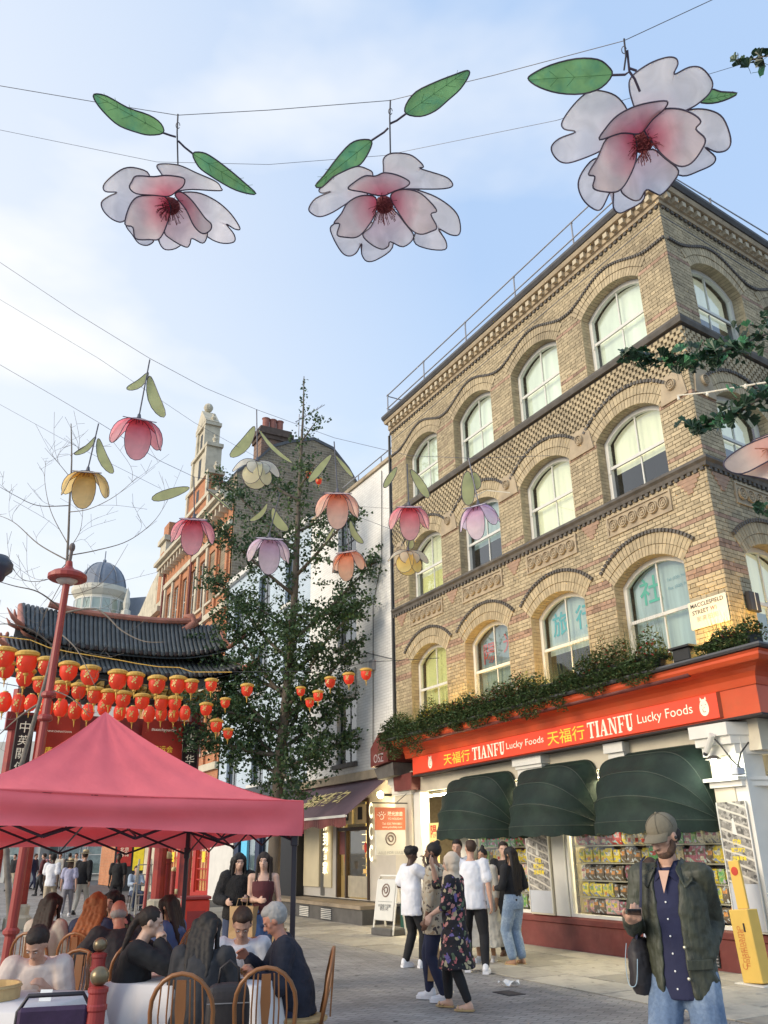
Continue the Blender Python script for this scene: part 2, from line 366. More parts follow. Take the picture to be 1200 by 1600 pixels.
def bricks(face_cs, x0, x1, M, solo):
 """lay stretchers and headers course by course round the openings; full near bricks become parts of their own"""
 st = MB(); CH = 0.077; z = 3.9; k = 0; rr = random.Random(11)
 while z < 13.16:
  zc = z + CH / 2; row = [r for r in ROWS if r[0] - 0.15 < zc]
  blocks = []
  for c in face_cs:
   for sill, sp in ROWS:
    if sill <= zc < sp + RISE + RING + 0.02:
     h = half(zc, sp)
     if h > 0: blocks.append((c - h, c + h))
   if 7.05 < zc < 7.47: blocks.append((c - 0.80, c + 0.80))
  if 10.40 < zc < 10.56 or 7.56 < zc < 7.72: z += CH; k += 1; continue
  red = any(a <= zc < a + CH * n for a, n in ((5.72, 2), (6.12, 2), (6.70, 1), (7.9, 1), (9.02, 1), (10.84, 1), (11.98, 1)))
  segs = [(x0, x1)]
  for a, b in sorted(blocks):
   new = []
   for s0, s1 in segs:
    if b <= s0 or a >= s1: new.append((s0, s1)); continue
    if a > s0: new.append((s0, a))
    if b < s1: new.append((b, s1))
   segs = new
  diaper = 9.50 < zc < 10.40
  for s0, s1 in segs:
   if diaper:
    n = int((s1 - s0) / 0.155);
    for i in range(n + 1):
     xa = math.floor(s0 / 0.155) * 0.155 + (i + (k % 2) * 0.5) * 0.155
     a, b = max(xa, s0), min(xa + 0.098, s1)
     if b - a > 0.03: st.box(a, -0.05, z + 0.004, b, 0.028 + rr.uniform(-.004, .004), z + CH - 0.004, 0, rr.uniform(-.8, .8), M)
    continue
   x = math.floor(s0 / 0.355) * 0.355 - (0.178 if k % 2 else 0.0); j = 0
   while x < s1:
    wd = 0.24 if j % 2 == 0 else 0.115
    a, b = max(x, s0), min(x + wd, s1)
    if b - a > 0.025:
     full = b - a > wd - 0.001
     tn = rr.uniform(-1, 1) - (0.8 if rr.random() < 0.06 else 0)
     if full and solo is not None and not red:
      P = W1(a, 0, z) if M is None else None
      solo.append((a, z, wd, k))
     else:
      st.box(a + 0.005, -0.05, z + 0.005, b - 0.005, rr.uniform(-0.002, 0.003), z + CH - 0.005, 1 if red else 0, tn, M)
    x += wd; j += 1
  z += CH; k += 1
 return st, CH
def voussoirs(c, spring, mb, M, hood=True):
 zc = spring + RISE - RI; half_a = math.atan(TAN); n = 25
 rr = random.Random(int(c * 10 + spring))
 for ri, ro, off in ((RI, RI + 0.175, 0.0), (RI + 0.185, RI + RING, 0.012)):
  for i in range(n):
   a0 = -half_a + 2 * half_a * i / n + 0.004; a1 = -half_a + 2 * half_a * (i + 1) / n - 0.004
   P = lambda r, a, y: (c + r * math.sin(a), y, zc + r * math.cos(a)); y1 = off + rr.uniform(-.003, .003)
   y0 = -0.34
   v = [P(ri, a0, y0), P(ro, a0, y0), P(ro, a1, y0), P(ri, a1, y0), P(ri, a0, y1), P(ro, a0, y1), P(ro, a1, y1), P(ri, a1, y1)]
   mb.add(v, [(4, 7, 6, 5), (0, 4, 5, 1), (1, 5, 6, 2), (2, 6, 7, 3), (3, 7, 4, 0)], 0, rr.uniform(-.8, .8), M)
 if hood:
  a_ = half_a * 1.02; m = 30
  for i in range(m):
   a0 = -a_ + 2 * a_ * i / m; a1 = -a_ + 2 * a_ * (i + 0.62) / m; ri, ro = RI + RING + 0.006, RI + RING + 0.07
   P = lambda r, a, y: (c + r * math.sin(a), y, zc + r * math.cos(a))
   v = [P(ri, a0, -.02), P(ro, a0, -.02), P(ro, a1, -.02), P(ri, a1, -.02), P(ri, a0, .05), P(ro, a0, .05), P(ro, a1, .05), P(ri, a1, .05)]
   mb.add(v, [(4, 7, 6, 5), (0, 4, 5, 1), (1, 5, 6, 2), (2, 6, 7, 3), (3, 7, 4, 0)], 1, 0, M)
def jambs(c, sill, spring, mb, M):
 rr = random.Random(int(c * 7 + sill)); z = sill; k = 0
 while z < spring:
  zt = min(z + 0.077, spring)
  for sx in (-1, 1):
   cuts = (-0.34, -0.115, -0.006) if k % 2 else (-0.34, -0.23, -0.006)
   for i in range(2):
    xa, xb = c + sx * HW, c + sx * (HW + 0.03)
    mb.box(min(xa, xb) - (0 if sx > 0 else 0), cuts[i] + 0.004, z + 0.004, max(xa, xb), cuts[i + 1] - 0.004, zt - 0.004, 0, rr.uniform(-.9, .9), M)
  z += 0.077; k += 1
def backing(cs, x0, x1, z0, z1, M):
 """mortar sheet with arched holes, and mortar reveals"""
 outer = [Vector((x0, z0, 0)), Vector((x1, z0, 0)), Vector((x1, z1, 0)), Vector((x0, z1, 0))]
 loops = [outer]; mb = MB()
 for c in cs:
  for sill, sp in ROWS:
   pts = [(c - HW - .008, sill), (c + HW + .008, sill)]; zc = sp + RISE - RI
   for i in range(13):
    a = math.atan(TAN) * (1 - 2 * i / 12); pts.append((c + (RI + .008) * math.sin(a), zc + (RI + .008) * math.cos(a)))
   loops.append([Vector((a, b, 0)) for a, b in pts][::-1])
   n = len(pts); v = [(a, -0.012, b) for a, b in pts] + [(a, -0.34, b) for a, b in pts]
   mb.add(v, [(i, (i + 1) % n, n + (i + 1) % n, n + i) for i in range(n)], 0, 0, M)
 flat = [p for l in loops for p in l]
 tris = tessellate_polygon(loops)
 mb.add([(p.x, -0.012, p.y) for p in flat], [t for t in tris], 0, 0, M)
 return mb
def window_meshes(sill, spring, depth=1.6):
 """frame, upper and lower panes, bars, blind of one sash window centred on x = 0"""
 zc = spring + RISE - RI; top = lambda x, inset=0.0: zc + math.sqrt(max((RI - inset) ** 2 - x * x, 0))
 out_ = {}
 def ringpoly(h, b, ins):       # closed outline of an arched shape
  xs = [h * (1 - 2 * i / 10) for i in range(11)]
  return [(-h, b), (h, b)] + [(x, top(x, ins)) for x in xs]
 f = MB()
 o = ringpoly(HW, sill, 0.0); i_ = ringpoly(HW - 0.085, sill + 0.10, 0.085); n = len(o)
 for y in (0, 1):
  pass
 v = [(a, -.22, b) for a, b in o] + [(a, -.22, b) for a, b in i_] + [(a, -.30, b) for a, b in i_]
 fs = []
 for k in range(n):
  k2 = (k + 1) % n; fs.append((k, k2, n + k2, n + k)); fs.append((n + k, n + k2, 2 * n + k2, 2 * n + k))
 f.add(v, [q[::-1] for q in fs])
 f.box(-HW, -.22, sill, HW, -.14, sill + 0.05)
 out_['frame'] = f.mesh('window', white_m, fix=True)
 mid = sill + (spring + RISE - sill) * 0.47
 r_ = MB(); r_.box(-HW + .085, -.275, mid - .03, HW - .085, -.235, mid + .03)
 r_.box(-HW + .05, -.26, mid - .11, -HW + .09, -.20, mid - .03); r_.box(HW - .09, -.26, mid - .11, HW - .05, -.20, mid - .03)
 out_['rail'] = r_.mesh('meeting_rail', white_m)
 b = MB(); b.box(-.014, -.29, mid + .03, .014, -.25, top(0, .085)); out_['bar_u'] = b.mesh('glazing_bar', white_m)
 b = MB(); b.box(-.014, -.31, sill + .1, .014, -.28, mid - .03); out_['bar_l'] = b.mesh('glazing_bar', white_m)
 hw = HW - .085
 for nm, sx in (('pul', -1), ('pur', 1)):
  p = MB(); xs = [sx * (.014 + (hw - .014) * i / 6) for i in range(7)]
  poly = [(sx * .014, mid + .03)] + [(sx * hw, mid + .03)] + [(x, top(x, .085)) for x in xs[::-1]]
  p.add([(a, -.27, z) for a, z in poly], [tuple(range(len(poly)))]); out_[nm] = p.mesh('pane', glass_m)
 for nm, sx in (('pll', -1), ('plr', 1)):
  p = MB(); xa, xb = sorted((sx * .014, sx * hw)); p.add([(xa, -.30, sill + .1), (xb, -.30, sill + .1), (xb, -.30, mid - .03), (xa, -.30, mid - .03)], [(0, 1, 2, 3)]); out_[nm] = p.mesh('pane', glass_m)
 bl = MB(); poly = [(-hw - .02, mid - .1), (hw + .02, mid - .1)] + [(hw * (1 - 2 * i / 10), top(hw * (1 - 2 * i / 10), .04)) for i in range(11)]
 bl.add([(a, -.40, z) for a, z in poly], [tuple(range(len(poly)))]); out_['blind_u'] = bl
 bl = MB(); bl.add([(-hw - .02, -.40, sill), (hw + .02, -.40, sill), (hw + .02, -.40, mid - .1), (-hw - .02, -.40, mid - .1)], [(0, 1, 2, 3)]); out_['blind_l'] = bl
 rm = MB(); rm.box(-hw - .1, -depth, sill - .2, hw + .1, -.45, spring + RISE + .1); rm.f = [q[::-1] for q in rm.f[:3] + rm.f[3:]]
 rm.f.pop(4); rm.m.pop(4); rm.t.pop(4)
 out_['room'] = rm.mesh('room', room_m); out_['mid'] = mid
 return out_
BL = {  # room light and sky reflection are put into these colours and emission
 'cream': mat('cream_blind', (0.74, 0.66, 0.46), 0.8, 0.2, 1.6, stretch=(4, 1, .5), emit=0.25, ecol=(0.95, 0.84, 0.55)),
 'pale': mat('pale_sky_glow', (0.72, 0.69, 0.56), 0.8, 0.2, 1.4, stretch=(3, 1, .5), emit=0.22, ecol=(0.90, 0.84, 0.62)),
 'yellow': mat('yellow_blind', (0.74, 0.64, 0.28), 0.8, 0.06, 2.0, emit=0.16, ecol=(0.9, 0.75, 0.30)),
 'teal': mat('teal_sky_glow', (0.30, 0.46, 0.47), 0.8, 0.08, 2.0, emit=0.12, ecol=(0.45, 0.75, 0.75)),
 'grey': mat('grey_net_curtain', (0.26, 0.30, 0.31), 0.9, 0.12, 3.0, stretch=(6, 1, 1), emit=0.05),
 'aqua': mat('aqua_sky_glow', (0.42, 0.45, 0.42), 0.8, 0.28, 1.5, stretch=(4, 1, .4), emit=0.05, ecol=(0.55, .8, .78)),
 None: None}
WM = [window_meshes(*r) for r in ROWS]
ROOM2 = [window_meshes(*r, depth=.66)['room'] for r in ROWS]
def put_window(row, c, M, up, low):
 w_ = WM[row]; base = (M or Matrix()) @ T(c, 0, 0)
 f = link('window', w_['frame'], BH, base)
 for k in ('rail', 'bar_u', 'bar_l', 'pul', 'pur', 'pll', 'plr', 'room'):
  link({'rail': 'meeting_rail', 'bar_u': 'glazing_bar', 'bar_l': 'glazing_bar', 'room': 'room'}.get(k, 'pane'), ROOM2[row] if k == 'room' and M is not None else w_[k], f)
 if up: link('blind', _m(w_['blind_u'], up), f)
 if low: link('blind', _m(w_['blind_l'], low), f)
 return f
_mc = {}
def _m(mb, col):
 k = (id(mb), col)
 if k not in _mc: _mc[k] = mb.mesh('blind', BL[col])
 return _mc[k]
cs1 = openings1(); cs2 = [-1.53, -3.98]
solo = []
st1, CH = bricks(cs1, 0.0, X1, None, solo)
key = lambda q: (W1(q[0], 0, q[1]) - Vector((0, 0, EYE))).length
solo.sort(key=lambda q: key(q) + (0 if q[1] > 4.9 else 50))
rr = random.Random(5); bm_mesh = {}
for i, (a, z, wd, k) in enumerate(solo):
 if i < 300:
  v = i % 3
  if (wd, v) not in bm_mesh:
   q = MB(); q.bbox(0.005, -0.05, 0.005, wd - 0.005, 0.001, CH - 0.005, 0.004, 0, (-0.7, 0.1, 0.8)[v]); bm_mesh[wd, v] = q.mesh('brick', brick_m)
  link('brick', bm_mesh[wd, v], BH, T(a, rr.uniform(-.002, .003), z))
 else:
  st1.box(a + 0.005, -0.05, z + 0.005, a + wd - 0.005, rr.uniform(-0.002, 0.003), z + CH - 0.005, 0, rr.uniform(-1, 1) - (0.8 if rr.random() < .06 else 0))
tag(st1.build('brickwork', [brick_m, redbrick_m], BH), kind='stuff')
st2, _ = bricks(cs2, -7.5, 0.0, M2, None)
tag(st2.build('brickwork', [brick_m, redbrick_m], BH), kind='stuff')
backing(cs1, 0.0, X1, 2.9, 13.2, None).build('wall', mortar_m, BH)
backing(cs2, -7.5, 0.0, 2.9, 13.2, M2).build('wall', mortar_m, BH)
q = MB(); q.box(2.0, -8, 0, X1, -2.6, 13.2); q.box(X1 - .02, -8.0, 0, X1, -.02, 13.2); q.build('inner_wall', mortar_m, BH)
LOOK1 = {2: [('pale', 'pale'), ('pale', 'pale'), ('pale', 'pale'), ('pale', 'pale')],
   1: [('cream', None), ('cream', 'cream'), ('aqua', None), ('cream', 'yellow')],
   0: [('aqua', 'aqua'), ('aqua', None), ('grey', 'grey'), ('yellow', 'yellow')]}
for row in range(3):
 for cs, M in ((cs1, None), (cs2, M2)):
  for i, c in enumerate(cs):
   a = MB(); voussoirs(c, ROWS[row][1], a, M, hood=row < 2); a.build('arch', [brick_m, stone_m], BH)['kind'] = 'stuff'
   j = MB(); jambs(c, *ROWS[row], j, M); j.build('reveal', brick_m, BH)['kind'] = 'stuff'
   up, low = LOOK1[row][i] if M is None else (('pale', None), ('grey', None))[i % 2]
   if M is not None and row == 0: up, low = 'cream', 'grey'
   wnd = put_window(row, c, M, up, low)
   if M is None and row == 0:
    sg = {0: [('社', -.33, .24, .52, (0.03, .42, .26)), ('Tel: (020) 743-8989', .38, .30, .6, (.10, .25, .28)), ('Fax: (020) 743', .32, .14, .46, (.10, .25, .28))],
      1: [('旅', -.36, .2, .5, (0.03, .36, .38)), ('行', .36, .2, .5, (.03, .36, .38))],
      2: [('陽', -.4, .1, .46, (.55, .10, .08)), ('光', .36, .22, .46, (.55, .10, .08))]}.get(i, [])
    for s, dx, dz, wd, col in sg:
     lm = mat('window_letters_%d_%d' % (i, len(s) > 3), col, 0.6, emit=0.08)
     text('lettering', s, T(-dx, -.385, ROWS[0][0] + 1.22 + dz), lm, wnd, 1.0, width=wd, bold=0.012 if len(s) < 3 else 0)
    if i == 3:
     text('lettering', '中', T(.3, -.385, 5.35), mat('amber_mark', (.75, .45, .1), .6), wnd, 1.0, width=.13)
def course(name, prof, material, x0=-7.5, x1=X1, ext=0.0):
 """moulding running round the corner; prof = [(out, z)]"""
 e2 = M2 @ Vector((x0, 0, 0)); path = [(x1 + ext, 0), (0, 0), (e2.x, e2.y)]
 q = MB(); q.sweep([(-o, z) for o, z in prof], path, 0)
 return q.build(name, material, BH, fix=True)
course('sill_band', [(-.02, 10.42), (.07, 10.42), (.10, 10.50), (.10, 10.55), (.0, 10.575), (-.02, 10.575)], stone_m)
course('string_course', [(-.02, 7.56), (.05, 7.56), (.07, 7.62), (.12, 7.66), (.12, 7.71), (.0, 7.735), (-.02, 7.735)], stone_m)
course('cornice', [(-.02, 13.17), (.05, 13.17), (.06, 13.24), (.10, 13.25), (.10, 13.40), (.22, 13.41), (.25, 13.47), (.25, 13.50), (-.02, 13.50)], terra_m)
course('gutter', [(-.1, 13.503), (.28, 13.503), (.33, 13.57), (.33, 13.63), (-.1, 13.64)], lead_m)
course('wall_cable', [(-.02, 12.90), (.006, 12.90), (.006, 12.92), (-.02, 12.92)], lead_m)  # thin black cable running round the wall below the cornice
dm = MB(); dm.box(0, 0.10, 13.27, 0.11, 0.19, 13.385); dm = dm.mesh('dentil', mat('pale_dentil', (.55, .47, .34), .8))
i = 0; x = 0.05
while x < X1 - .1: link('dentil', dm, BH, T(x, 0, 0)); x += .235
x = -.16
while x > -7: link('dentil', dm, BH, M2 @ T(x, 0, 0)); x -= .235
q = MB(); x = 0.0
tooth = MB()
for M, xa, xb in ((None, .02, X1), (M2, -7.4, -.02)):
 x = xa
 while x < xb: tooth.box(x, .0, 7.50, x + .07, .045, 7.56, 0, 0, M); tooth.box(x, .0, 13.11, x + .07, .04, 13.168, 0, 0, M); x += .14
tag(tooth.build('dogtooth', stone_m, BH), kind='stuff')
hd = MB()
for M, cs, xa, xb in ((None, cs1, 0.0, X1), (M2, cs2, -7.0, 0.0)):
 n = int((xb - xa) / 0.065)
 for i in range(n):
  a = xa + i * .065; za = hood3(a, cs); zb = hood3(a + .04, cs)
  hd.add([(a, -.02, za), (a + .042, -.02, zb), (a + .042, -.02, zb + .06), (a, -.02, za + .06), (a, .045, za), (a + .042, .045, zb), (a + .042, .045, zb + .06), (a, .045, za + .06)],
    [(4, 5, 6, 7), (0, 1, 5, 4), (3, 7, 6, 2), (1, 2, 6, 5), (0, 4, 7, 3)], 0, 0, M)
tag(hd.build('hood_mould', stone_m, BH), kind='stuff')
ro = MB()
prof = [(0, .055), (.018, .055), (.022, .03), (.045, .03), (.05, .05), (.062, .05), (.066, .02), (.085, .02), (.092, .055), (.105, .055), (.112, .0)]
ro.lathe([(r, z) for r, z in prof], 16)
for k in range(6):
 a = k * PI / 3; ro.ball((.055 * math.cos(a), .055 * math.sin(a), .035), (.016, .016, .02), 6, 4)
ros = ro.mesh('rosette', terra_m)
FACE = RX(-PI / 2)                     # lathe axis z -> outward y
piers1 = [.38] + [2.84 + 2.48 * i for i in range(3)] + [10.28]
for M, cs in ((None, cs1), (M2, cs2)):
 for c in cs:
  B = (M or Matrix())
  p = MB(); p.box(c - .80, -.02, 7.05, c + .80, .004, 7.46); p.box(c - .80, .004, 7.05, c + .80, .03, 7.085); p.box(c - .80, .004, 7.425, c + .80, .03, 7.46)
  p.box(c - .80, .004, 7.085, c - .76, .03, 7.425); p.box(c + .76, .004, 7.085, c + .80, .03, 7.425)
  pn = p.build('terracotta_panel', terra_m, BH, M=M)
  for k in range(6): link('rosette', ros, pn, T(c - .62 + .248 * k, .004, 7.255) @ FACE @ Matrix.Diagonal((1.06, 1.06, 1, 1)))
for M, ps in ((None, piers1), (M2, [-.38, -2.76])):
 for c in ps:
  p = MB()
  for k in range(4): h = .24 - .06 * k; p.box(c - h, -.02, 7.50 - .077 * (k + 1), c + h, .02, 7.50 - .077 * k - .004)
  p.build('corbel', redbrick_m, BH, M=M)
  w_ = .36 if c not in (.38, -.38, 10.28) else .30
  p = MB(); p.prism([(c - w_, 9.02), (c + w_, 9.02), (c + w_ * .8, 9.42), (c + w_ * .45, 9.56), (c - w_ * .45, 9.56), (c - w_ * .8, 9.42)], -.02, .035)
  s = p.build('roundel_stone', terra_m, BH, M=M, fix=True); link('rosette', ros, s, T(c, .035, 9.33) @ FACE)
rail = thing('roof_guard_rail', 'thin grey metal guard rail running along the roof edge of the brick corner building', 'guard rail', tuple(CORNER), RZ1)
e2 = M2 @ Vector((-7.4, .1, 0)); c2 = Vector((.12, .14, 0))
for zz in (13.98, 14.42):
 q = MB(); q.tube([(X1, .12, zz), (c2.x, c2.y, zz), (e2.x, e2.y, zz)], .019, 6); q.build('handrail', pipe_m, rail)
pm = MB(); pm.tube([(0, 0, 13.6), (0, 0, 14.43)], .02, 6); pm.ball((0, 0, 14.42), .035, 6, 5); pm = pm.mesh('post', pipe_m)
for k in range(6): link('post', pm, rail, T(X1 - .05 - k * 2.1, .12, 0))
for k in range(1, 4): v = c2.lerp(e2, k * .29); link('post', pm, rail, T(v.x, v.y, 0))
q = MB(); q.tube([(X1, .12, 14.42), (X1, -1.6, 14.42)], .019, 6); q.tube([(X1, .12, 13.98), (X1, -1.6, 13.98)], .019, 6); q.build('return_rail', pipe_m, rail)
q = MB(); q.add([(X1, .2, 13.62), (0, .2, 13.62), (M2 @ Vector((-7.4, .2, 13.62))), (X1, -9, 13.62)], [(0, 1, 2, 3)]); q.build('roof', lead_m, BH, fix=True)
orange_m = mat('orange_red_fascia', (0.62, 0.085, 0.022), 0.45, 0.10, 2.0, col2=(0.50, 0.10, 0.03), c2scale=1.6, c2lo=.5, c2hi=.8)
sign_m = mat('red_sign_board', (0.80, 0.065, 0.025), 0.4, 0.05, 1.5, emit=0.10, ecol=(.9, .1, .04))
maroon_m = mat('maroon_plinth_paint', (0.155, 0.032, 0.026), 0.55, 0.18, 3.0, 0.15, 30.0, col2=(.20, .055, .045), c2scale=2)
cream_m = mat('cream_shop_paint', (0.60, 0.54, 0.42), 0.6, 0.08, 2.0, col2=(.45, .40, .31), c2scale=1.3, c2lo=.5, c2hi=.75)
white2_m = mat('white_shop_paint', (0.72, 0.70, 0.64), 0.55, 0.06, 3.0)
yl_m = mat('yellow_sign_letters', (0.85, 0.60, 0.05), 0.5, emit=0.15)
wl_m = mat('cream_sign_letters', (0.85, 0.78, 0.60), 0.5, emit=0.12)
SH = thing('food_shop_front', 'orange and red shop front with cream pilasters under the brick corner building', 'shop front', tuple(CORNER), RZ1)
def wrap(name, prof, material, x1, x0=-7.0, parent=SH, tilt=0.0):
 e2 = M2 @ Vector((x0, 0, 0)); q = MB(); q.sweep([(-o, z) for o, z in prof], [(x1, 0), (0, 0), (e2.x, e2.y)], 0)
 if tilt: q.v = [(a, b, c - tilt * max(a, 0)) for a, b, c in q.v]
 return q.build(name, material, parent, fix=True)
TL = 0.012
wrap('frieze', [(.0, 2.9), (.30, 2.9), (.30, 3.40), (.0, 3.45)], cream_m, 10.4)
wrap('soffit_board', [(.2, 3.34), (.60, 3.325), (.60, 3.355), (.2, 3.40)], mat('dark_soffit', (.03, .02, .02), .7), 9.0, tilt=TL)
wrap('fascia_backing', [(.25, 3.36), (.55, 3.36), (.55, 3.76), (.25, 3.8)], orange_m, 9.0, tilt=TL)
cove = [(.0, 3.76), (.57, 3.76), (.58, 3.80)] + [(.58 + .30 * (1 - math.cos(t * PI / 10)), 3.80 + .22 * math.sin(t * PI / 10)) for t in range(1, 6)] + [(.90, 4.04), (.93, 4.08), (.93, 4.12), (.96, 4.15), (.0, 4.16)]
wrap('cove_cornice', cove, orange_m, 9.3, tilt=TL)
wrap('lead_ledge', [(.0, 4.163), (1.0, 4.163), (1.03, 4.19), (1.02, 4.22), (.0, 4.30)], lead_m, 9.4, tilt=TL)
q = MB(); q.bbox(.05, .552, 3.375, 8.92, .60, 3.745, .006); q.v = [(a, b, c - TL * a) for a, b, c in q.v]; sb = q.build('sign_board', sign_m, SH)
q = MB(); q.bbox(-6.5, .552, 3.375, -.62, .60, 3.745, .006); sb2 = q.build('sign_board', sign_m, SH, M=M2)
q = MB(); v = [(0.05, .6), (-.40, .66)]
c0 = Vector((.05, .606)); c1 = (M2 @ Vector((-.62, .606, 0))).to_2d()
q.add([(c0.x, c0.y, 3.375), (c1.x, c1.y, 3.375), (c1.x, c1.y, 3.745), (c0.x, c0.y, 3.745)], [(0, 1, 2, 3)])
q.build('sign_corner', mat('brown_sign_corner', (.30, .07, .03), .5), SH, fix=True)
def sx(px): return loc(px, 1190 - (px - 645) * .19, .6)[0]
TILT = RY(math.atan(TL))
def sign_text(body, p0, p1, m, h, dz=0.0, parent=sb, **kw):
 a, b = sx(p0), sx(p1); c = (a + b) / 2
 return text('lettering', body, T(c, .604, 3.56 - TL * c + dz) @ TILT, m, parent, 1.0, width=abs(a - b), height=h, **kw)
SER = {'T': ([(0, .9, 1, 1), (.38, 0, .62, .9), (.25, 0, .75, .08), (0, .72, .08, .9), (.92, .72, 1, .9)], 0.95),
  'I': ([(.2, 0, .8, 1), (0, 0, 1, .08), (0, .92, 1, 1)], 0.42),
  'A': ('A', 1.0), 'N': ('N', 1.05), 'F': ([(.12, 0, .38, 1), (0, 0, .52, .08), (0, .92, 1, 1), (.38, .46, .75, .54), (.92, .74, 1, .92), (.68, .38, .75, .62)], .85),
  'U': ([(.1, .22, .34, 1), (0, .92, .46, 1), (.66, .22, .76, 1), (.56, .92, .9, 1), (.16, .06, .70, .22), (.28, 0, .6, .06)], .95)}
def serif_word(word, p0, p1, h):
 a, b = sx(p0), sx(p1); tot = sum(SER[c][1] for c in word) + .12 * (len(word) - 1); k = abs(a - b) / tot; x = 0.0
 mb = MB(); cx = (a + b) / 2; half_ = abs(a - b) / 2
 def rect(x0, z0, x1, z1, wd, off, sh=None):
  pass
 for c in word:
  sh, wd = SER[c]
  quads = []
  if c == 'A': quads = [[(0.04, 0), (.16, 0), (.52, 1), (.44, 1)], [(.62, 0), (.92, 0), (.60, 1), (.42, 1)], [(.25, .3), (.75, .3), (.72, .38), (.28, .38)], [(-.02, 0), (.30, 0), (.30, .07), (-.02, .07)], [(.54, 0), (1.02, 0), (1.02, .07), (.54, .07)]]
  elif c == 'N': quads = [[(.12, 0), (.22, 0), (.22, 1), (.12, 1)], [(.78, 0), (.88, 0), (.88, 1), (.78, 1)], [(.10, 1), (.34, 1), (.88, 0), (.70, 0)], [(0, 0), (.36, 0), (.36, .07), (0, .07)], [(.64, .93), (1, .93), (1, 1), (.64, 1)], [(0, .93), (.3, .93), (.3, 1), (0, 1)]]
  else: quads = [[(x0, z0), (x1, z0), (x1, z1), (x0, z1)] for x0, z0, x1, z1 in sh]
  for i, qd in enumerate(quads):
   mb.prism([(half_ - (x + u * wd) * k, (v_ - .5) * h) for u, v_ in qd], 0, .004 + .0006 * i)
  x += wd + .12
 mb.build('lettering', wl_m, sb, fix=True, M=T(cx, .601, 3.56 - TL * cx) @ TILT)
sign_text('天福行', 693, 734, yl_m, .24, bold=.004); serif_word('TIANFU', 738, 789, .25); sign_text('Lucky Foods', 791, 849, wl_m, .16)
sign_text('天福行', 855, 913, yl_m, .25, bold=.004); serif_word('TIANFU', 918, 990, .27); sign_text('Lucky Foods', 996, 1082, wl_m, .19)
for px in (672, 1100):
 c = sx(px); lg = MB(); pts = []
 for i in range(20):
  t = 2 * PI * i / 20; pts.append((.085 * math.cos(t) * (1 - .12 * math.sin(t)), .125 * math.sin(t)))
 lg.prism(pts, 0, .004); lg.prism([(-.06, .10), (-.02, .12), (-.05, .155)], 0, .003); lg.prism([(.06, .10), (.02, .12), (.05, .155)], 0, .003)
 e = lg.build('emblem', wl_m, sb, fix=True, M=T(c, .601, 3.56 - TL * c) @ TILT)
 k = MB()
 for s in (-1, 1): k.box(s * .035 - .012, .005, .035, s * .035 + .012, .0065, .042)
 k.box(-.02, .005, -.01, .02, .0065, -.004); k.box(-.03, .005, -.07, .02, .0065, -.06); k.box(.02, .005, -.06, .03, .0065, -.02)
 k.build('emblem_lines', mat('brown_ink', (.35, .12, .05), .6), e)
text('lettering', '天福行', M2 @ T(-1.15, .604, 3.56), yl_m, sb2, 1.0, width=.55)
q = MB(); q.tube([(.25, .87, 4.02 - TL * .2), (9.0, .87, 4.02 - TL * 9)], .038, 10); t_ = q.build('blind_tube', maroon_m, SH, smooth=True)
for x in (.6, 3.2, 5.8, 8.4):
 q = MB(); q.box(x, .80, 4.04 - TL * x, x + .05, .84, 4.12 - TL * x); q.build('bracket', maroon_m, SH)
wrap('plinth', [(.0, -.01), (.37, -.01), (.35, .40), (.39, .42), (.39, .50), (.33, .53), (.0, .53)], maroon_m, 5.5)
q = MB(); q.box(5.5, 0, -.01, 9.3, .30, .16); q.build('shop_step', stone_m, SH)
def pilaster(x0, x1, y=.40, M=None, cap=True, foot=None):
 p = MB(); p.box(x0, 0, .53, x1, y, 2.86, M=M); o = p.build('pilaster', cream_m, SH)
 c = MB()
 for i, (g_, za, zb) in enumerate(((.02, 2.86, 2.90), (.05, 2.90, 3.06), (.08, 3.06, 3.12), (.12, 3.12, 3.28))):
  c.box(x0 - g_, 0, za + .001, x1 + g_, y + g_, zb, M=M)
 c.build('capital', white2_m, o)
 return o
pilaster(4.45, 5.10); pc = pilaster(.12, .48, .46); pilaster(9.35, 10.15)
pc2 = pilaster(-.62, -.12, .46, M2)
q = MB(); q.box(-.1, .02, .53, .3, .44, 3.2); q.build('corner_pier', white2_m, SH)
cc = MB()
e = lambda x, y: (M2 @ Vector((x, y, 0)))
for (g_, za, zb) in ((.04, 2.42, 2.50), (.10, 2.50, 2.55), (.06, 2.86, 3.0), (.12, 3.0, 3.12), (.17, 3.12, 3.30)):
 a = e(-.62 - g_, .46 + g_); b = e(-.62 - g_, .1)
 cc.prism([(.48 + g_, .1), (.48 + g_, .46 + g_), (-.05, .46 + g_), (a.x, a.y), (b.x, b.y)], za, zb, 'z')
cc.build('corner_capital', white2_m, pc, fix=True)
frost = mat('flyposted_photo', (.35, .33, .30), .5)
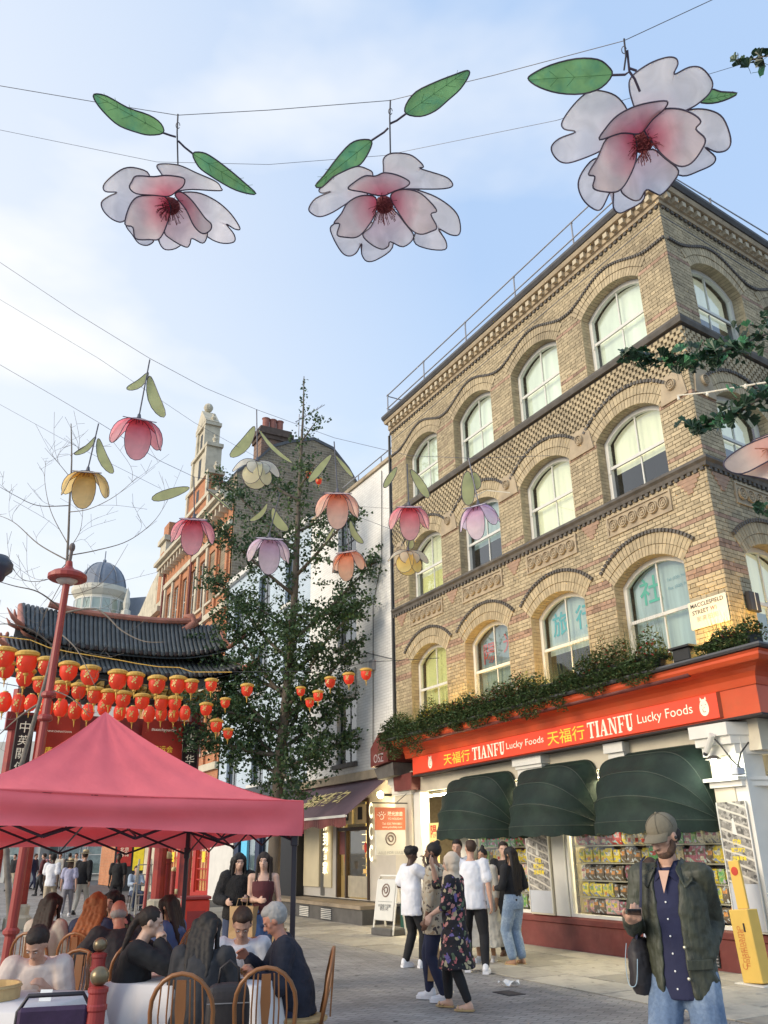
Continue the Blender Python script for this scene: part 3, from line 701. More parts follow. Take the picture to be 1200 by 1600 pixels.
def poster_material(name):
 m = bpy.data.materials.new(name); m.use_nodes = True; t = m.node_tree; L = t.links.new; b = t.nodes['Principled BSDF']; b.inputs['Roughness'].default_value = .4
 tcn = N(t, 'ShaderNodeTexCoord'); mp_ = N(t, 'ShaderNodeMapping'); mp_.inputs['Rotation'].default_value = (0, R(18), 0); L(tcn.outputs['Object'], mp_.inputs[0])
 vo = N(t, 'ShaderNodeTexVoronoi'); vo.inputs['Scale'].default_value = 26; L(mp_.outputs[0], vo.inputs[0])
 wv = N(t, 'ShaderNodeTexWave'); wv.bands_direction = 'Z'; wv.inputs['Scale'].default_value = 2.4; wv.inputs['Distortion'].default_value = 1.2; L(mp_.outputs[0], wv.inputs[0])
 r1 = N(t, 'ShaderNodeValToRGB'); r1.color_ramp.elements[0].color = (.06, .055, .05, 1); r1.color_ramp.elements[1].color = (.5, .47, .42, 1); L(vo.outputs['Color'], r1.inputs[0])
 r2 = N(t, 'ShaderNodeValToRGB'); r2.color_ramp.elements[0].position = .86; r2.color_ramp.elements[1].position = .93; r2.color_ramp.elements[1].color = (1, 1, 1, 1); L(wv.outputs[0], r2.inputs[0])
 k = N(t, 'ShaderNodeMixRGB'); k.inputs['Color2'].default_value = (.62, .58, .50, 1); L(r2.outputs[0], k.inputs[0]); L(r1.outputs[0], k.inputs[1]); L(k.outputs[0], b.inputs['Base Color'])
 return m
post_m = poster_material('printed_shelf_photo'); grey_panel = mat('pale_grey_panel', (.50, .52, .56), .6, .04)
yel_m = mat('poster_yellow', (.85, .66, .03), .5)
def poster(label, x0, x1, z0, z1, zg, y, M=None):
 p = thing('shelf_poster', label, 'poster', tuple(CORNER), RZ1, 'printed posters on the pilasters'); B = M or Matrix()
 q = MB(); q.box(x0, y, z0, x1, y + .012, z1, M=M); q.build('print', post_m, p)
 q = MB(); q.box(x0, y, zg, x1, y + .010, z0 - .004, M=M); q.build('grey_panel', grey_panel, p)
 q = MB(); q.box(x0 - .02, y, zg, x0 - .004, y + .02, z1, M=M); q.box(x1 + .004, y, zg, x1 + .02, y + .02, z1, M=M); q.build('edge_trim', white2_m, p)
 cx = (x0 + x1) / 2; wd = (x1 - x0)
 for i, s in enumerate(('超市', '百貨調料', '应有尽有')):
  text('lettering', s, B @ T(cx, y + .014, z0 + (z1 - z0) * (.50 - .10 * i)), yel_m, p, 1.0, width=wd * (.30 if i == 0 else .5), bold=.04)
 q = MB(); q.prism([(cx - .03, z0 + (z1 - z0) * .58), (cx + .05, z0 + (z1 - z0) * .60), (cx + .03, z0 + (z1 - z0) * .78), (cx, z0 + (z1 - z0) * .80)], y + .012, y + .014, M=M); q.build('white_mark', white2_m, p, fix=True)
poster('black and white supermarket shelf poster with yellow letters on the pilaster between the shop windows', 4.47, 5.08, .93, 1.93, .56, .402)
poster('tall supermarket shelf poster with yellow letters on the corner pilaster', -.02, .46, 1.15, 2.22, .56, .462)
poster('supermarket shelf poster just round the corner of the corner pilaster', -.60, -.14, 1.15, 2.22, .56, .462, M2)
win_fr = white2_m
def shop_window(x0, x1, z0, z1):
 f = MB()
 f.box(x0, .24, z0, x1, .34, z0 + .05); f.box(x0, .24, z1 - .06, x1, .34, z1); f.box(x0, .24, z0 + .05, x0 + .06, .34, z1 - .06); f.box(x1 - .06, .24, z0 + .05, x1, .34, z1 - .06)
 o = f.build('display_window', win_fr, SH)
 p = MB(); p.add([(x0 + .06, .29, z0 + .05), (x1 - .06, .29, z0 + .05), (x1 - .06, .29, z1 - .06), (x0 + .06, .29, z1 - .06)], [(0, 1, 2, 3)]); p.build('pane', glassmat('shop_glass', (.95, .97, .95), base=.04), o)
 return o
q = MB(); q.box(4.08, .1, .53, 4.43, .36, 2.9); q.build('door_post', white2_m, SH)
c = MB(); c.box(2.24, 0, 2.9, 2.62, .44, 3.28); c.box(2.2, .44, 3.12, 2.66, .5, 3.28); c.build('capital', white2_m, SH)
shop_window(.48, 4.06, .53, 2.84); shop_window(5.12, 7.2, .53, 2.84)
q = MB(); q.box(7.2, .1, .16, 7.45, .34, 2.9); q.build('door_post', white2_m, SH)
q = MB(); q.box(9.05, .1, .16, 9.35, .34, 2.9); q.build('door_post', white2_m, SH)
q = MB(); q.box(.4, -2.2, .0, 10.4, -2.15, 3.0); q.build('back_wall', mat('shop_back_wall', (.34, .30, .20), .8, .3, 6), SH)
q = MB(); q.box(.4, -2.2, 2.9, 10.4, .25, 2.94); q.build('ceiling', white2_m, SH)
q = MB(); q.box(.3, -2.2, .1, 10.4, .1, .13); q.build('shop_floor', mat('shop_floor', (.2, .17, .13), .6), SH)
tube_m = mat('shop_tube_light', (1, .95, .8), .5, emit=34.0, ecol=(1, .88, .58))
for x0, x1 in ((.7, 4.2), (5.3, 7.0), (7.6, 8.9)):
 q = MB(); q.tube([(x0, .19, 2.80), (x1, .19, 2.80)], .022, 8); q.build('tube_light', tube_m, SH)
 q = MB(); q.tube([(x0, -1.0, 2.84), (x1, -1.0, 2.84)], .03, 8); q.build('tube_light', tube_m, SH)
for x_, w_ in ((2.3, 3.3), (6.15, 1.8), (8.2, 1.2)):  # added fill lamps that brighten the shelves beyond the tube lights
 ld = bpy.data.lights.new('shelf_fill_light', 'AREA'); ld.shape = 'RECTANGLE'; ld.size = w_; ld.size_y = .06; ld.energy = 26 * w_; ld.color = (1, .86, .56); l = bpy.data.objects.new('shelf_fill_light', ld); COL.objects.link(l); l.parent = SH; l.matrix_local = T(x_, .255, 2.765) @ RX(R(-14))
shelf_m = mat('shop_shelf', (.30, .28, .22), .5)
PK = [((.72, .55, .05), 'yellow'), ((.75, .62, .10), 'yellow'), ((.55, .07, .05), 'red'), ((.12, .36, .10), 'green'), ((.70, .66, .52), 'white'), ((.42, .14, .20), 'purple'), ((.65, .28, .08), 'orange'), ((.28, .40, .12), 'green'), ((.16, .12, .08), 'dark'), ((.62, .52, .34), 'beige'), ((.70, .42, .42), 'pink')]
def pack_mat(i):
 c, n = PK[i]
 return mat('packet_%s_%d' % (n, i), c, .4, .3, 30.0, col2=tuple(min(1, .55 - .5 * k) for k in c), c2scale=16, c2lo=.52, c2hi=.56, objrand=.3)
prn = random.Random(21); pk_mesh = {}
LEVELS = [('bottom', .60), ('second', .86), ('third', 1.12), ('fourth', 1.40), ('fifth', 1.68), ('top', 1.96), ('hidden', 2.24)]
for wn, (xa, xb) in (('right', (.62, 4.0)), ('left', (5.22, 7.1))):
 for ln, zz in LEVELS[1:]:
  q = MB(); q.box(xa, -.14, zz - .025, xb, .20, zz - .004); q.build('shelf', shelf_m, SH)
 q = MB(); q.box(xa - .1, -.16, .53, xb + .1, -.15, 2.8); q.build('shelf_back', mat('shelf_back', (.12, .10, .07), .8), SH)
 for li, (ln, zz) in enumerate(LEVELS[:6]):
  x = xa; prev = 0
  while x < xb - .1:
   if prn.random() < .55: prev = prn.randrange(len(PK))
   if li == 5 and prn.random() < .5: prev = prn.choice((0, 1, 4))
   wd = (.11, .14, .17)[prn.randrange(3)]; ht = (.20, .225, .24)[prn.randrange(3)]; sp = prn.random() < .5
   k = (prev, wd, ht, sp)
   if k not in pk_mesh:
    p = MB()
    if sp: # pillow bag: pinched top and bottom
     prof = [(0, .006), (.02, .022), (.06, .04), (ht - .06, .04), (ht - .02, .02), (ht, .005)]
     v = [];
     for z_, d_ in prof: v += [(0, -d_, z_), (wd, -d_, z_), (wd, d_, z_), (0, d_, z_)]
     f = [(3, 2, 1, 0), tuple(4 * 5 + j for j in range(4))]
     for a in range(5): f += [(a * 4 + j, a * 4 + (j + 1) % 4, a * 4 + 4 + (j + 1) % 4, a * 4 + 4 + j) for j in range(4)]
     p.add(v, f, 0)
     p.box(wd * .2, .0402, ht * .45, wd * .8, .042, ht * .72, 1)
    else:
     p.bbox(0, -.04, 0, wd, .04, ht, .006, 0); p.box(wd * .15, .0402, ht * .55, wd * .85, .042, ht * .8, 1); p.box(wd * .25, .0402, ht * .15, wd * .7, .042, ht * .4, 2)
    pk_mesh[k] = p.mesh('snack_packet', [pack_mat(prev), pack_mat((prev * 3 + 4) % len(PK)), pack_mat((prev * 5 + 1) % len(PK))])
   o = link('snack_packet', pk_mesh[k]); o.matrix_world = PV @ T(x, prn.uniform(.10, .14), zz) @ RZ(R(prn.uniform(-9, 9)))
   tag(o, '%s %s food %s %s on the %s shelf, %s shop window' % ({.20: 'short', .225: 'medium', .24: 'tall'}[ht] + {.11: ' narrow', .14: '', .17: ' wide'}[wd], PK[prev][1], 'bag' if sp else 'box', ('at the right', 'right of centre', 'left of centre', 'at the left')[min(3, int(4 * (x - xa) / (xb - xa)))], ln, wn), 'packet', 'food packets on the shop window shelves')
   x += wd + prn.choice((.004, .008, .02))
q = MB(); q.box(8.35, .30, 1.25, 8.75, .31, 2.2); d = q.build('door_panel', mat('yellow_door_panel', (.75, .60, .22), .5, emit=.25), SH)
for i, s in enumerate('陽光旅'):
 text('lettering', s, T(8.55, .316, 2.02 - .31 * i), mat('red_door_letters', (.6, .05, .03), .5), d, 1.0, width=.26, bold=.02)
gx, gz = loc(1118, 1490, .38)
vg = MB(); vg.box(.92, .372, .04, 1.22, .385, .38); v_ = vg.build('air_vent', mat('vent_dark', (.02, .02, .02), .8), SH)
sl = MB(); sl.box(.93, .386, 0, 1.21, .40, .02); sl = sl.mesh('slat', pipe_m)
for i in range(8): link('slat', sl, v_, T(0, 0, .06 + .04 * i))
aw_m = mat('dark_green_canvas', (0.006, 0.018, 0.014), 0.75, 0.2, 3.0, 0.35, 7.0, col2=(.012, .028, .020), c2scale=1.5, trans=0.12, bdist=.04)
rib_m = mat('pale_canvas_seam', (.045, .06, .045), .6)
def awning(label, xa, xb, zp, H_, D_):
 a = thing('hood_awning', label, 'awning', tuple(W1((xa + xb) / 2, .34)), RZ1, 'green hood awnings over the shop windows'); hw = (xb - xa) / 2
 NU, NA = 28, 32; angs = [R(90) * i / NA for i in range(NA + 1)]
 def pt(an, u):
  t = PI * u / NU; c_, s_ = math.cos(t), math.sin(t); e_ = .80 - .62 * math.sin(an) ** 5
  X = hw * (abs(c_) ** e_) * (1 if c_ >= 0 else -1); rr_ = (abs(s_) ** (e_ + .25))
  L_ = D_ + (H_ - D_) * math.sin(an) ** 2
  sag = 1 - .055 * abs(math.sin(an * 8))
  return Vector((X, rr_ * L_ * math.cos(an) * sag, zp + rr_ * L_ * math.sin(an) * sag))
 m = MB(); v = [pt(an, u) for an in angs for u in range(NU + 1)]
 m.add(v, [(i * (NU + 1) + j, i * (NU + 1) + j + 1, (i + 1) * (NU + 1) + j + 1, (i + 1) * (NU + 1) + j) for i in range(NA) for j in range(NU)])
 m.build('canopy', aw_m, a, smooth=True)
 for an in (0.02, R(22.5), R(45), R(67.5), R(88)):
  q = MB(); q.tube([pt(an, u) * 1.0 + Vector((0, math.cos(an), math.sin(an))) * .001 for u in range(NU + 1)], .0065, 5); q.build('rib', rib_m, a)
 m = MB(); v = []; NV = 84
 for j in range(NV + 1):
  p = pt(0, j * NU / NV); d_ = .13 + .035 * abs(math.sin(j / NV * PI * 8)); v += [p, p + Vector((0, .004, -d_))]
 m.add(v, [(2 * j, 2 * j + 1, 2 * j + 3, 2 * j + 2) for j in range(NV)]); m.build('valance', aw_m, a)
 for s in (-1, 1):
  q = MB(); q.box(s * hw - .02, -.04, zp - .05, s * hw + .02, .03, zp + .05); q.build('pivot', pipe_m, a)
for lb, xa, xb in (('green hood awning over the right shop window beside the corner pilaster', .56, 2.76),
     ('middle one of the three dark green hood awnings', 3.02, 5.0),
     ('green hood awning over the left window above the standing group', 5.36, 7.5)):
 awning(lb, xa, xb, 1.98, 1.12, .98)
plant_cols = [mat('trailing_leaf_green', (.070, .115, .038), .6, .3, 20.0, tone=.4, trans=.15), mat('dry_olive_leaf', (.12, .115, .035), .7, .3, 20.0, tone=.3), mat('red_flowers', (.30, .02, .02), .6), mat('yellow_flowers', (.7, .5, .04), .6), mat('white_flowers', (.6, .58, .5), .6)]
trough_m = mat('black_trough', (.02, .02, .02), .6)
def foliage_box(label, xa, xb, M, seed, y0=.55, hgt=.42, zb=4.22, drop=.35, mix=(1, 0, 0), tilt=TL):
 hgt *= 1.55; y0 += .08; drop *= 1.25
 rr = random.Random(seed); p = thing('planter', label, 'planter', tuple(CORNER), RZ1, 'planters on the shop ledge')
 t = MB(); zc = zb - tilt * max((xa + xb) / 2, 0)
 t.bbox(xa + .03, y0 - .05, zc + .05, xb - .03, y0 + .25, zc + .26, .01, M=M); t.build('trough', trough_m, p)
 m = MB(); n = int((xb - xa) * 3800)
 lumps = [(rr.uniform(xa, xb), rr.uniform(.5, 1.0)) for _ in range(int((xb - xa) * 3) + 2)]
 for i in range(n):
  x = rr.uniform(xa - .04, xb + .04); hh = max([s * math.exp(-((x - c) / .16) ** 2) for c, s in lumps] + [.16]) * hgt
  q_ = rr.random()
  if q_ < .62: y = y0 + rr.uniform(-.12, .42); z = zc + .15 + hh * rr.random() ** .8 * (1 - .5 * abs(y - y0 - .12) / .3)
  else: y = y0 + .36 + rr.uniform(-.05, .12); z = zc + .15 - drop * rr.random() ** 1.3 * (.4 + .6 * abs(math.sin(x * 3.1 + seed)))
  s = rr.uniform(.018, .038); a = rr.uniform(0, 2 * PI); b = rr.uniform(-.9, .9)
  d = Vector((math.cos(a), math.sin(a), b)).normalized() * s; e_ = Vector((-math.sin(a), math.cos(a), rr.uniform(-.8, .8))).normalized() * s * .6; c = Vector((x, y, z))
  r_ = rr.random(); mi = 0
  if r_ > .86: mi = 1
  elif r_ > .86 - .05 * mix[0] and z > zc + .2: mi = 2
  elif r_ < .015 * mix[1] and z > zc + .25: mi = 3
  elif r_ < .02 + .02 * mix[2] and z > zc + .25: mi = 4
  m.add([c - d, c + e_, c + d, c - e_], [(0, 1, 2, 3)], mi, rr.uniform(-1, 1), M)
 for i in range(int((xb - xa) * 130)):                      # grassy stalks
  x = rr.uniform(xa, xb); y = y0 + rr.uniform(-.05, .25); h_ = hgt * rr.uniform(.5, 1.2); a = Vector((x, y, zc + .22)); b = a + Vector((rr.uniform(-.12, .12), rr.uniform(-.1, .14), h_)); s = Vector((.004, 0, 0))
  m.add([a - s, a + s, b], [(0, 1, 2)], 1 if rr.random() < .5 else 0, rr.uniform(-1, 1), M)
 m.build('foliage', plant_cols, p)['kind'] = 'stuff'
 return p
foliage_box('planter of dense green trailing plants on the ledge left of the street name sign', .75, 2.85, None, 1, drop=.28, hgt=.5)
foliage_box('planter with dry olive grasses on the ledge above the word Foods', 2.95, 4.55, None, 2, drop=.40, hgt=.36, mix=(.5, 0, 1))
foliage_box('planter with red blooms in the middle of the ledge', 4.6, 6.4, None, 3, drop=.34, hgt=.42, mix=(2, 0, 2))
foliage_box('planter with yellow flowers on the ledge under the second arched window', 6.3, 7.9, None, 4, drop=.30, hgt=.46, mix=(1, 3, 1))
foliage_box('leafy planter at the far left end of the ledge', 7.8, 9.7, None, 5, drop=.55, hgt=.36, mix=(0, 0, 1))
foliage_box('bushy planter at the very corner of the ledge beside the black box', -.78, .06, None, 7, y0=.36, drop=.25, hgt=.32, tilt=0)
q = MB(); q.bbox(.20, .60, 4.24, .54, .86, 4.44, .02); q.box(.16, .56, 4.44, .58, .90, 4.47); tag(q.build('black_box', trough_m), 'empty black box with a lid on the ledge corner between the planters', 'box').matrix_world = PV
q = MB(); q.bbox(-.70, .02, 5.10, -.42, .10, 5.42, .01, M=M2); fl = q.build('flood_light', mat('black_box_paint', (.03, .025, .025), .5)); fl.matrix_world = PV
tag(fl, 'black flood light box on the short face beside the street name sign', 'flood light')
q = MB(); q.box(-.57, .102, 5.11, -.555, .108, 5.41, M=M2); q.build('bright_edge', white2_m, fl)
ss = thing('street_name_sign', 'white street name sign with black and red letters at the corner of the brick wall', 'sign', tuple(CORNER), RZ1)
q = MB(); q.bbox(.03, .012, 4.90, .80, .03, 5.36, .006); q.build('plate', mat('sign_white', (.70, .66, .54), .5, .06), ss)
blk = mat('sign_black', (.03, .03, .03), .5); rdd = mat('sign_red', (.5, .06, .04), .5); gry = mat('sign_faded_grey', (.38, .34, .27), .5)
text('lettering', 'MACCLESFIELD', T(.415, .033, 5.285), blk, ss, 1.0, width=.66, height=.068, bold=.01)
text('lettering', 'STREET', T(.56, .033, 5.17), blk, ss, 1.0, width=.33, height=.068, bold=.01)
text('lettering', 'W1', T(.30, .033, 5.17), rdd, ss, 1.0, width=.12, height=.068, bold=.01)
text('lettering', '麥高田街', T(.44, .033, 5.055), gry, ss, 1.0, width=.44, height=.085)
cm = thing('security_camera', 'white security camera on the corner capital with a black cable', 'camera', tuple(CORNER), RZ1)
q = MB(); q.tube([(.36, .64, 2.92), (.16, .70, 3.14)], .045, 10); q.build('housing', white2_m, cm, smooth=False)
q = MB(); q.tube([(.40, .63, 2.88), (.36, .64, 2.92)], .035, 8); q.build('lens_hood', mat('camera_dark', (.04, .04, .05), .4), cm)
q = MB(); q.tube([(.18, .66, 3.10), (.08, .62, 2.95), (-.02, .60, 2.78), (-.10, .60, 2.70), (-.16, .62, 2.66)], .012, 6); q.tube([(-.10, .60, 2.66), (-.22, .62, 2.85), (-.36, .6, 2.98)], .012, 6); q.build('cable', blk, cm)
q = MB(); q.bbox(-.14, .5, 2.56, -.02, .66, 2.66, .01); q.build('junction_box', grey_panel, cm)
lampd = thing('wall_lamp', 'small black dish lamp shining on the white corner pilaster', 'lamp', tuple(CORNER), RZ1)
q = MB(); q.lathe([(.0, .06), (.05, .05), (.12, 0), (.115, -.005), (.04, .03), (0, .04)], 14, (.24, .66, 2.80)); q.build('shade', mat('lamp_grey', (.10, .09, .08), .6), lampd)
q = MB(); q.ball((.24, .66, 2.785), .035); q.build('bulb', mat('white_bulb', (1, 1, .95), .5, emit=60, ecol=(.92, 1, .82)), lampd)
ld = bpy.data.lights.new('dish_light', 'POINT'); ld.energy = 6; ld.color = (.93, 1, .84); ld.shadow_soft_size = .05; l = bpy.data.objects.new('dish_light', ld); COL.objects.link(l); l.parent = lampd; l.location = (.24, .72, 2.70)
co = thing('gabled_console', 'maroon gabled console with faded pale logo at the left end of the shop fascia', 'console', tuple(CORNER), RZ1)
q = MB(); q.prism([(9.65, 3.62), (10.55, 3.55), (10.55, 4.0), (10.10, 4.35), (9.65, 4.05)], .1, .85); q.build('block', maroon_m, co, fix=True)
q = MB(); q.prism([(9.55, 3.30), (10.35, 3.25), (10.55, 3.52), (9.6, 3.60)], .1, .75); q.build('corbel', stone_m, co, fix=True)
q = MB(); q.prism([(9.1, 2.95), (9.9, 2.95), (9.95, 3.28), (9.05, 3.34)], .05, .55); q.build('bracket', maroon_m, co, fix=True)
text('lettering', 'OSZ', T(10.12, .855, 3.74), mat('faded_white_mark', (.45, .38, .38), .6), co, 1.0, width=.5, height=.2)
q = MB(); q.box(9.35, .02, -.01, 9.95, .42, .5); q.build('green_foot', mat('green_paint', (.01, .07, .05), .5), co)
for i, (x, M) in enumerate(((.15, None), (4.05, None), (6.62, None), (7.75, None), (-.45, M2))):
 B = PV @ (M or Matrix()); p = B @ Vector((x, .42, 4.36 - TL * max(x, 0)))
 o = thing('uplight', ('warm uplight on the ledge below the street name sign', 'warm uplight on the ledge between the second and third arched window', 'warm uplight beside the yellow flowers', 'warm uplight on the ledge near the first arched window', 'warm uplight round the corner on the ledge')[i], 'lamp', tuple(p), RZ1, 'small uplights on the shop ledge')
 q = MB(); q.lathe([(.04, 0), (.05, .05), (.05, .08)], 10); q.build('housing', trough_m, o)
 q = MB(); q.ball((0, 0, .085), (.04, .04, .02), 8, 4); q.build('lens', mat('amber_lens', (1, .7, .2), .5, emit=14, ecol=(1, .62, .12)), o)
 ld = bpy.data.lights.new('uplight_lamp', 'POINT'); ld.energy = 30.0; ld.color = (1, .62, .16); ld.shadow_soft_size = .04
 l = bpy.data.objects.new('uplight_lamp', ld); COL.objects.link(l); l.parent = o; l.location = (0, -.02, .16)
def brick_tex(name, c1, c2, mortar, w_=.24, h_=.08, bump=.4, rough=.85, var=.15, plane='xz'):
 if name in MATS: return MATS[name]
 m = bpy.data.materials.new(name); m.use_nodes = True; MATS[name] = m; t = m.node_tree; L = t.links.new; b = t.nodes['Principled BSDF']; b.inputs['Roughness'].default_value = rough
 tcn = N(t, 'ShaderNodeTexCoord'); mp_ = N(t, 'ShaderNodeMapping'); mp_.inputs['Rotation'].default_value = (R(90), 0, 0) if plane == 'xz' else (R(90), 0, R(90)); L(tcn.outputs['Object'], mp_.inputs[0])
 if plane != 'xz':
  sp = N(t, 'ShaderNodeSeparateXYZ'); cb = N(t, 'ShaderNodeCombineXYZ'); L(tcn.outputs['Object'], sp.inputs[0]); L(sp.outputs['Y'], cb.inputs[0]); L(sp.outputs['Z'], cb.inputs[1]); vec = cb.outputs[0]
 else:
  sp = N(t, 'ShaderNodeSeparateXYZ'); cb = N(t, 'ShaderNodeCombineXYZ'); L(tcn.outputs['Object'], sp.inputs[0]); L(sp.outputs['X'], cb.inputs[0]); L(sp.outputs['Z'], cb.inputs[1]); vec = cb.outputs[0]
 br = N(t, 'ShaderNodeTexBrick'); br.inputs['Scale'].default_value = 1; br.inputs['Brick Width'].default_value = w_; br.inputs['Row Height'].default_value = h_; br.inputs['Mortar Size'].default_value = .008; br.inputs['Mortar Smooth'].default_value = .3
 br.inputs['Color1'].default_value = (*c1, 1); br.inputs['Color2'].default_value = (*c2, 1); br.inputs['Mortar'].default_value = (*mortar, 1); L(vec, br.inputs[0])
 nz_ = N(t, 'ShaderNodeTexNoise'); nz_.inputs['Scale'].default_value = 1.2; nz_.inputs['Detail'].default_value = 8; L(tcn.outputs['Object'], nz_.inputs[0])
 mr_ = N(t, 'ShaderNodeMapRange'); mr_.inputs[1].default_value = .3; mr_.inputs[2].default_value = .7; mr_.inputs[3].default_value = 1 - var; mr_.inputs[4].default_value = 1 + var; L(nz_.outputs[0], mr_.inputs[0])
 sc = N(t, 'ShaderNodeVectorMath', operation='SCALE'); L(br.outputs[0], sc.inputs[0]); L(mr_.outputs[0], sc.inputs['Scale']); L(sc.outputs[0], b.inputs['Base Color'])
 bp = N(t, 'ShaderNodeBump'); bp.inputs['Strength'].default_value = bump; bp.inputs['Distance'].default_value = .012; bp.invert = True; L(br.outputs['Fac'], bp.inputs['Height']); L(bp.outputs[0], b.inputs['Normal'])
 return m
def rect_wall(x0, x1, z0, z1, holes, y=0.0, depth=.22, m=0, mb=None):
 mb = mb or MB(); loops = [[Vector((x0, z0, 0)), Vector((x1, z0, 0)), Vector((x1, z1, 0)), Vector((x0, z1, 0))]]
 for a, b, c, d in holes:
  loops.append([Vector((a, c, 0)), Vector((a, d, 0)), Vector((b, d, 0)), Vector((b, c, 0))])
  pts = [(a, c), (b, c), (b, d), (a, d)]; v = [(p, y, q) for p, q in pts] + [(p, y - depth, q) for p, q in pts]
  mb.add(v, [(i, (i + 1) % 4, 4 + (i + 1) % 4, 4 + i) for i in range(4)], m)
 flat = [p for l in loops for p in l]
 mb.add([(p.x, y, p.y) for p in flat], [tuple(t) for t in tessellate_polygon(loops)], m)
 return mb
black_fr = mat('black_sash_paint', (.02, .022, .025), .5); dark_glass_room = mat('dark_room', (.03, .032, .035), .9)
def rect_window(parent, x0, x1, z0, z1, frame=None, cols=2, rows=2, y=-.12, sill=None, back=None, M=None, fw=.06, glass=None):
 frame = frame or white_m; q = MB()
 q.box(x0, y - .04, z0, x1, y, z0 + fw); q.box(x0, y - .04, z1 - fw, x1, y, z1); q.box(x0, y - .04, z0 + fw, x0 + fw, y, z1 - fw); q.box(x1 - fw, y - .04, z0 + fw, x1, y, z1 - fw)
 w_ = q.build('window', frame, parent, M=M)
 xs = [x0 + fw + (x1 - x0 - 2 * fw) * i / cols for i in range(cols + 1)]; zs = [z0 + fw + (z1 - z0 - 2 * fw) * i / rows for i in range(rows + 1)]
 for i in range(1, cols): q = MB(); q.box(xs[i] - .015, y - .03, zs[0], xs[i] + .015, y - .004, zs[-1]); q.build('glazing_bar', frame, w_)
 for i in range(1, rows): q = MB(); q.box(xs[0], y - .035, zs[i] - .025, xs[-1], y - .002, zs[i] + .025); q.build('glazing_bar', frame, w_)
 for i in range(cols):
  for j in range(rows):
   q = MB(); q.add([(xs[i], y - .02, zs[j]), (xs[i + 1], y - .02, zs[j]), (xs[i + 1], y - .02, zs[j + 1]), (xs[i], y - .02, zs[j + 1])], [(0, 1, 2, 3)]); q.build('pane', glass or glass_m, w_)
 q = MB(); q.add([(x0, y - .16, z0), (x1, y - .16, z0), (x1, y - .16, z1), (x0, y - .16, z1)], [(0, 1, 2, 3)]); q.build('room', back or dark_glass_room, w_)
 if sill: q = MB(); q.box(x0 - .08, -.02, z0 - .12, x1 + .08, .10, z0 - .002); q.build('sill', sill, w_)
 return w_
FR = (tuple(CORNER), RZ1)
wbrick = brick_tex('white_painted_brick', (.84, .82, .78), (.78, .76, .72), (.66, .64, .60), bump=.5, var=.07)
wpaint = mat('white_render', (.66, .64, .60), .8, .06, 3, .2, 20)
WB = thing('white_brick_building', 'white painted brick building with black sash windows between the brick corner and the blue house', 'building', *FR)
holes = [(13.05, 14.35, z, z + h) for z, h in ((3.95, 1.85), (7.4, 1.7), (10.0, 1.5))]
q = rect_wall(10.72, 16.5, 3.55, 12.35, holes, y=-.03)
q.build('wall', wbrick, WB, fix=True)
for a, b, c, d in holes: rect_window(WB, a, b, c, d, black_fr, 2, 2, y=-.16, sill=stone_m)
q = MB(); q.box(10.7, -.5, 12.352, 16.5, .04, 12.46); q.build('coping', terra_m, WB)
q = MB(); q.box(10.72, -6, 3.55, 16.5, -1, 12.3); q.build('side_wall', wpaint, WB)
q = MB(); q.tube([(10.74, .03, 3.7), (10.74, .03, 13.1)], .04, 8); q.build('down_pipe', black_fr, WB)
q = MB(); q.box(11.1, -.02, 7.1, 11.16, .02, 12.2);
q = MB(); q.box(13.05, -.0, 5.85, 14.35, .03, 6.6)
for k in range(12): q.box(13.1, .03, 5.88 + .06 * k, 14.3, .045, 5.91 + .06 * k)
q.build('louvred_vent', mat('louvre_grey', (.4, .42, .42), .5), WB)
q = MB(); q.tube([(11.3, .0, 12.2), (11.35, .01, 9.4), (11.9, .01, 8.2), (12.0, .01, 3.7)], .012, 5); q.tube([(10.8, .01, 6.4), (12.4, .01, 6.9), (12.9, .01, 6.9)], .010, 5); q.build('cable', black_fr, WB)
q = MB(); q.bbox(11.85, -.02, 6.3, 12.1, .07, 6.6, .01); q.build('junction_box', pipe_m, WB)
q = thing('white_roof_rail', 'thin grey rail along the roof edge of the white building', 'guard rail', *FR)
r_ = MB(); r_.tube([(10.8, -.6, 13.3), (15.2, -.6, 13.3)], .02, 6); r_.build('handrail', pipe_m, q)
for x in (12.4, 14.0): r_ = MB(); r_.tube([(x, -.6, 12.4), (x, -.6, 13.3)], .02, 6); r_.build('post', pipe_m, q)
bak_wall = mat('shop_pale_grey', (.50, .47, .42), .7, .08, 2.0)
cream2 = mat('cream_door_surround', (.62, .54, .36), .6, .08, 2)
gold_in = mat('golden_shop_interior', (.70, .48, .14), .6, .5, 7.0, emit=.75, ecol=(1.0, .66, .16), col2=(.95, .82, .45), c2scale=6, c2lo=.45, c2hi=.55)
q = rect_wall(10.4, 16.6, .45, 3.55, [(12.28, 14.15, .47, 2.95), (15.0, 15.3, .47, 2.7)], y=.0, depth=.3)
q.build('shop_wall', bak_wall, WB, fix=True)
q = MB(); q.box(10.4, .0, 3.40, 16.6, .22, 3.62); q.build('shop_cornice', terra_m, WB)
q = MB(); q.box(14.5, .002, .7, 15.0, .04, 2.9); q.box(15.3, .002, .7, 16.4, .06, 2.9); q.build('panel', cream2, WB)
q = MB(); q.box(12.28, -.9, .47, 14.15, -.88, 2.95); q.build('bakery_interior', gold_in, WB)
f = MB(); f.box(12.24, -.08, .47, 12.32, .05, 2.95); f.box(14.10, -.08, .47, 14.18, .05, 2.95); f.box(12.32, -.08, 2.87, 14.10, .05, 2.95); f.box(12.32, -.08, 2.15, 14.1, .03, 2.24); f.box(13.58, -.08, .47, 13.66, .03, 2.15)
dw = f.build('display_window', mat('dark_bronze', (.05, .03, .02), .5), WB)
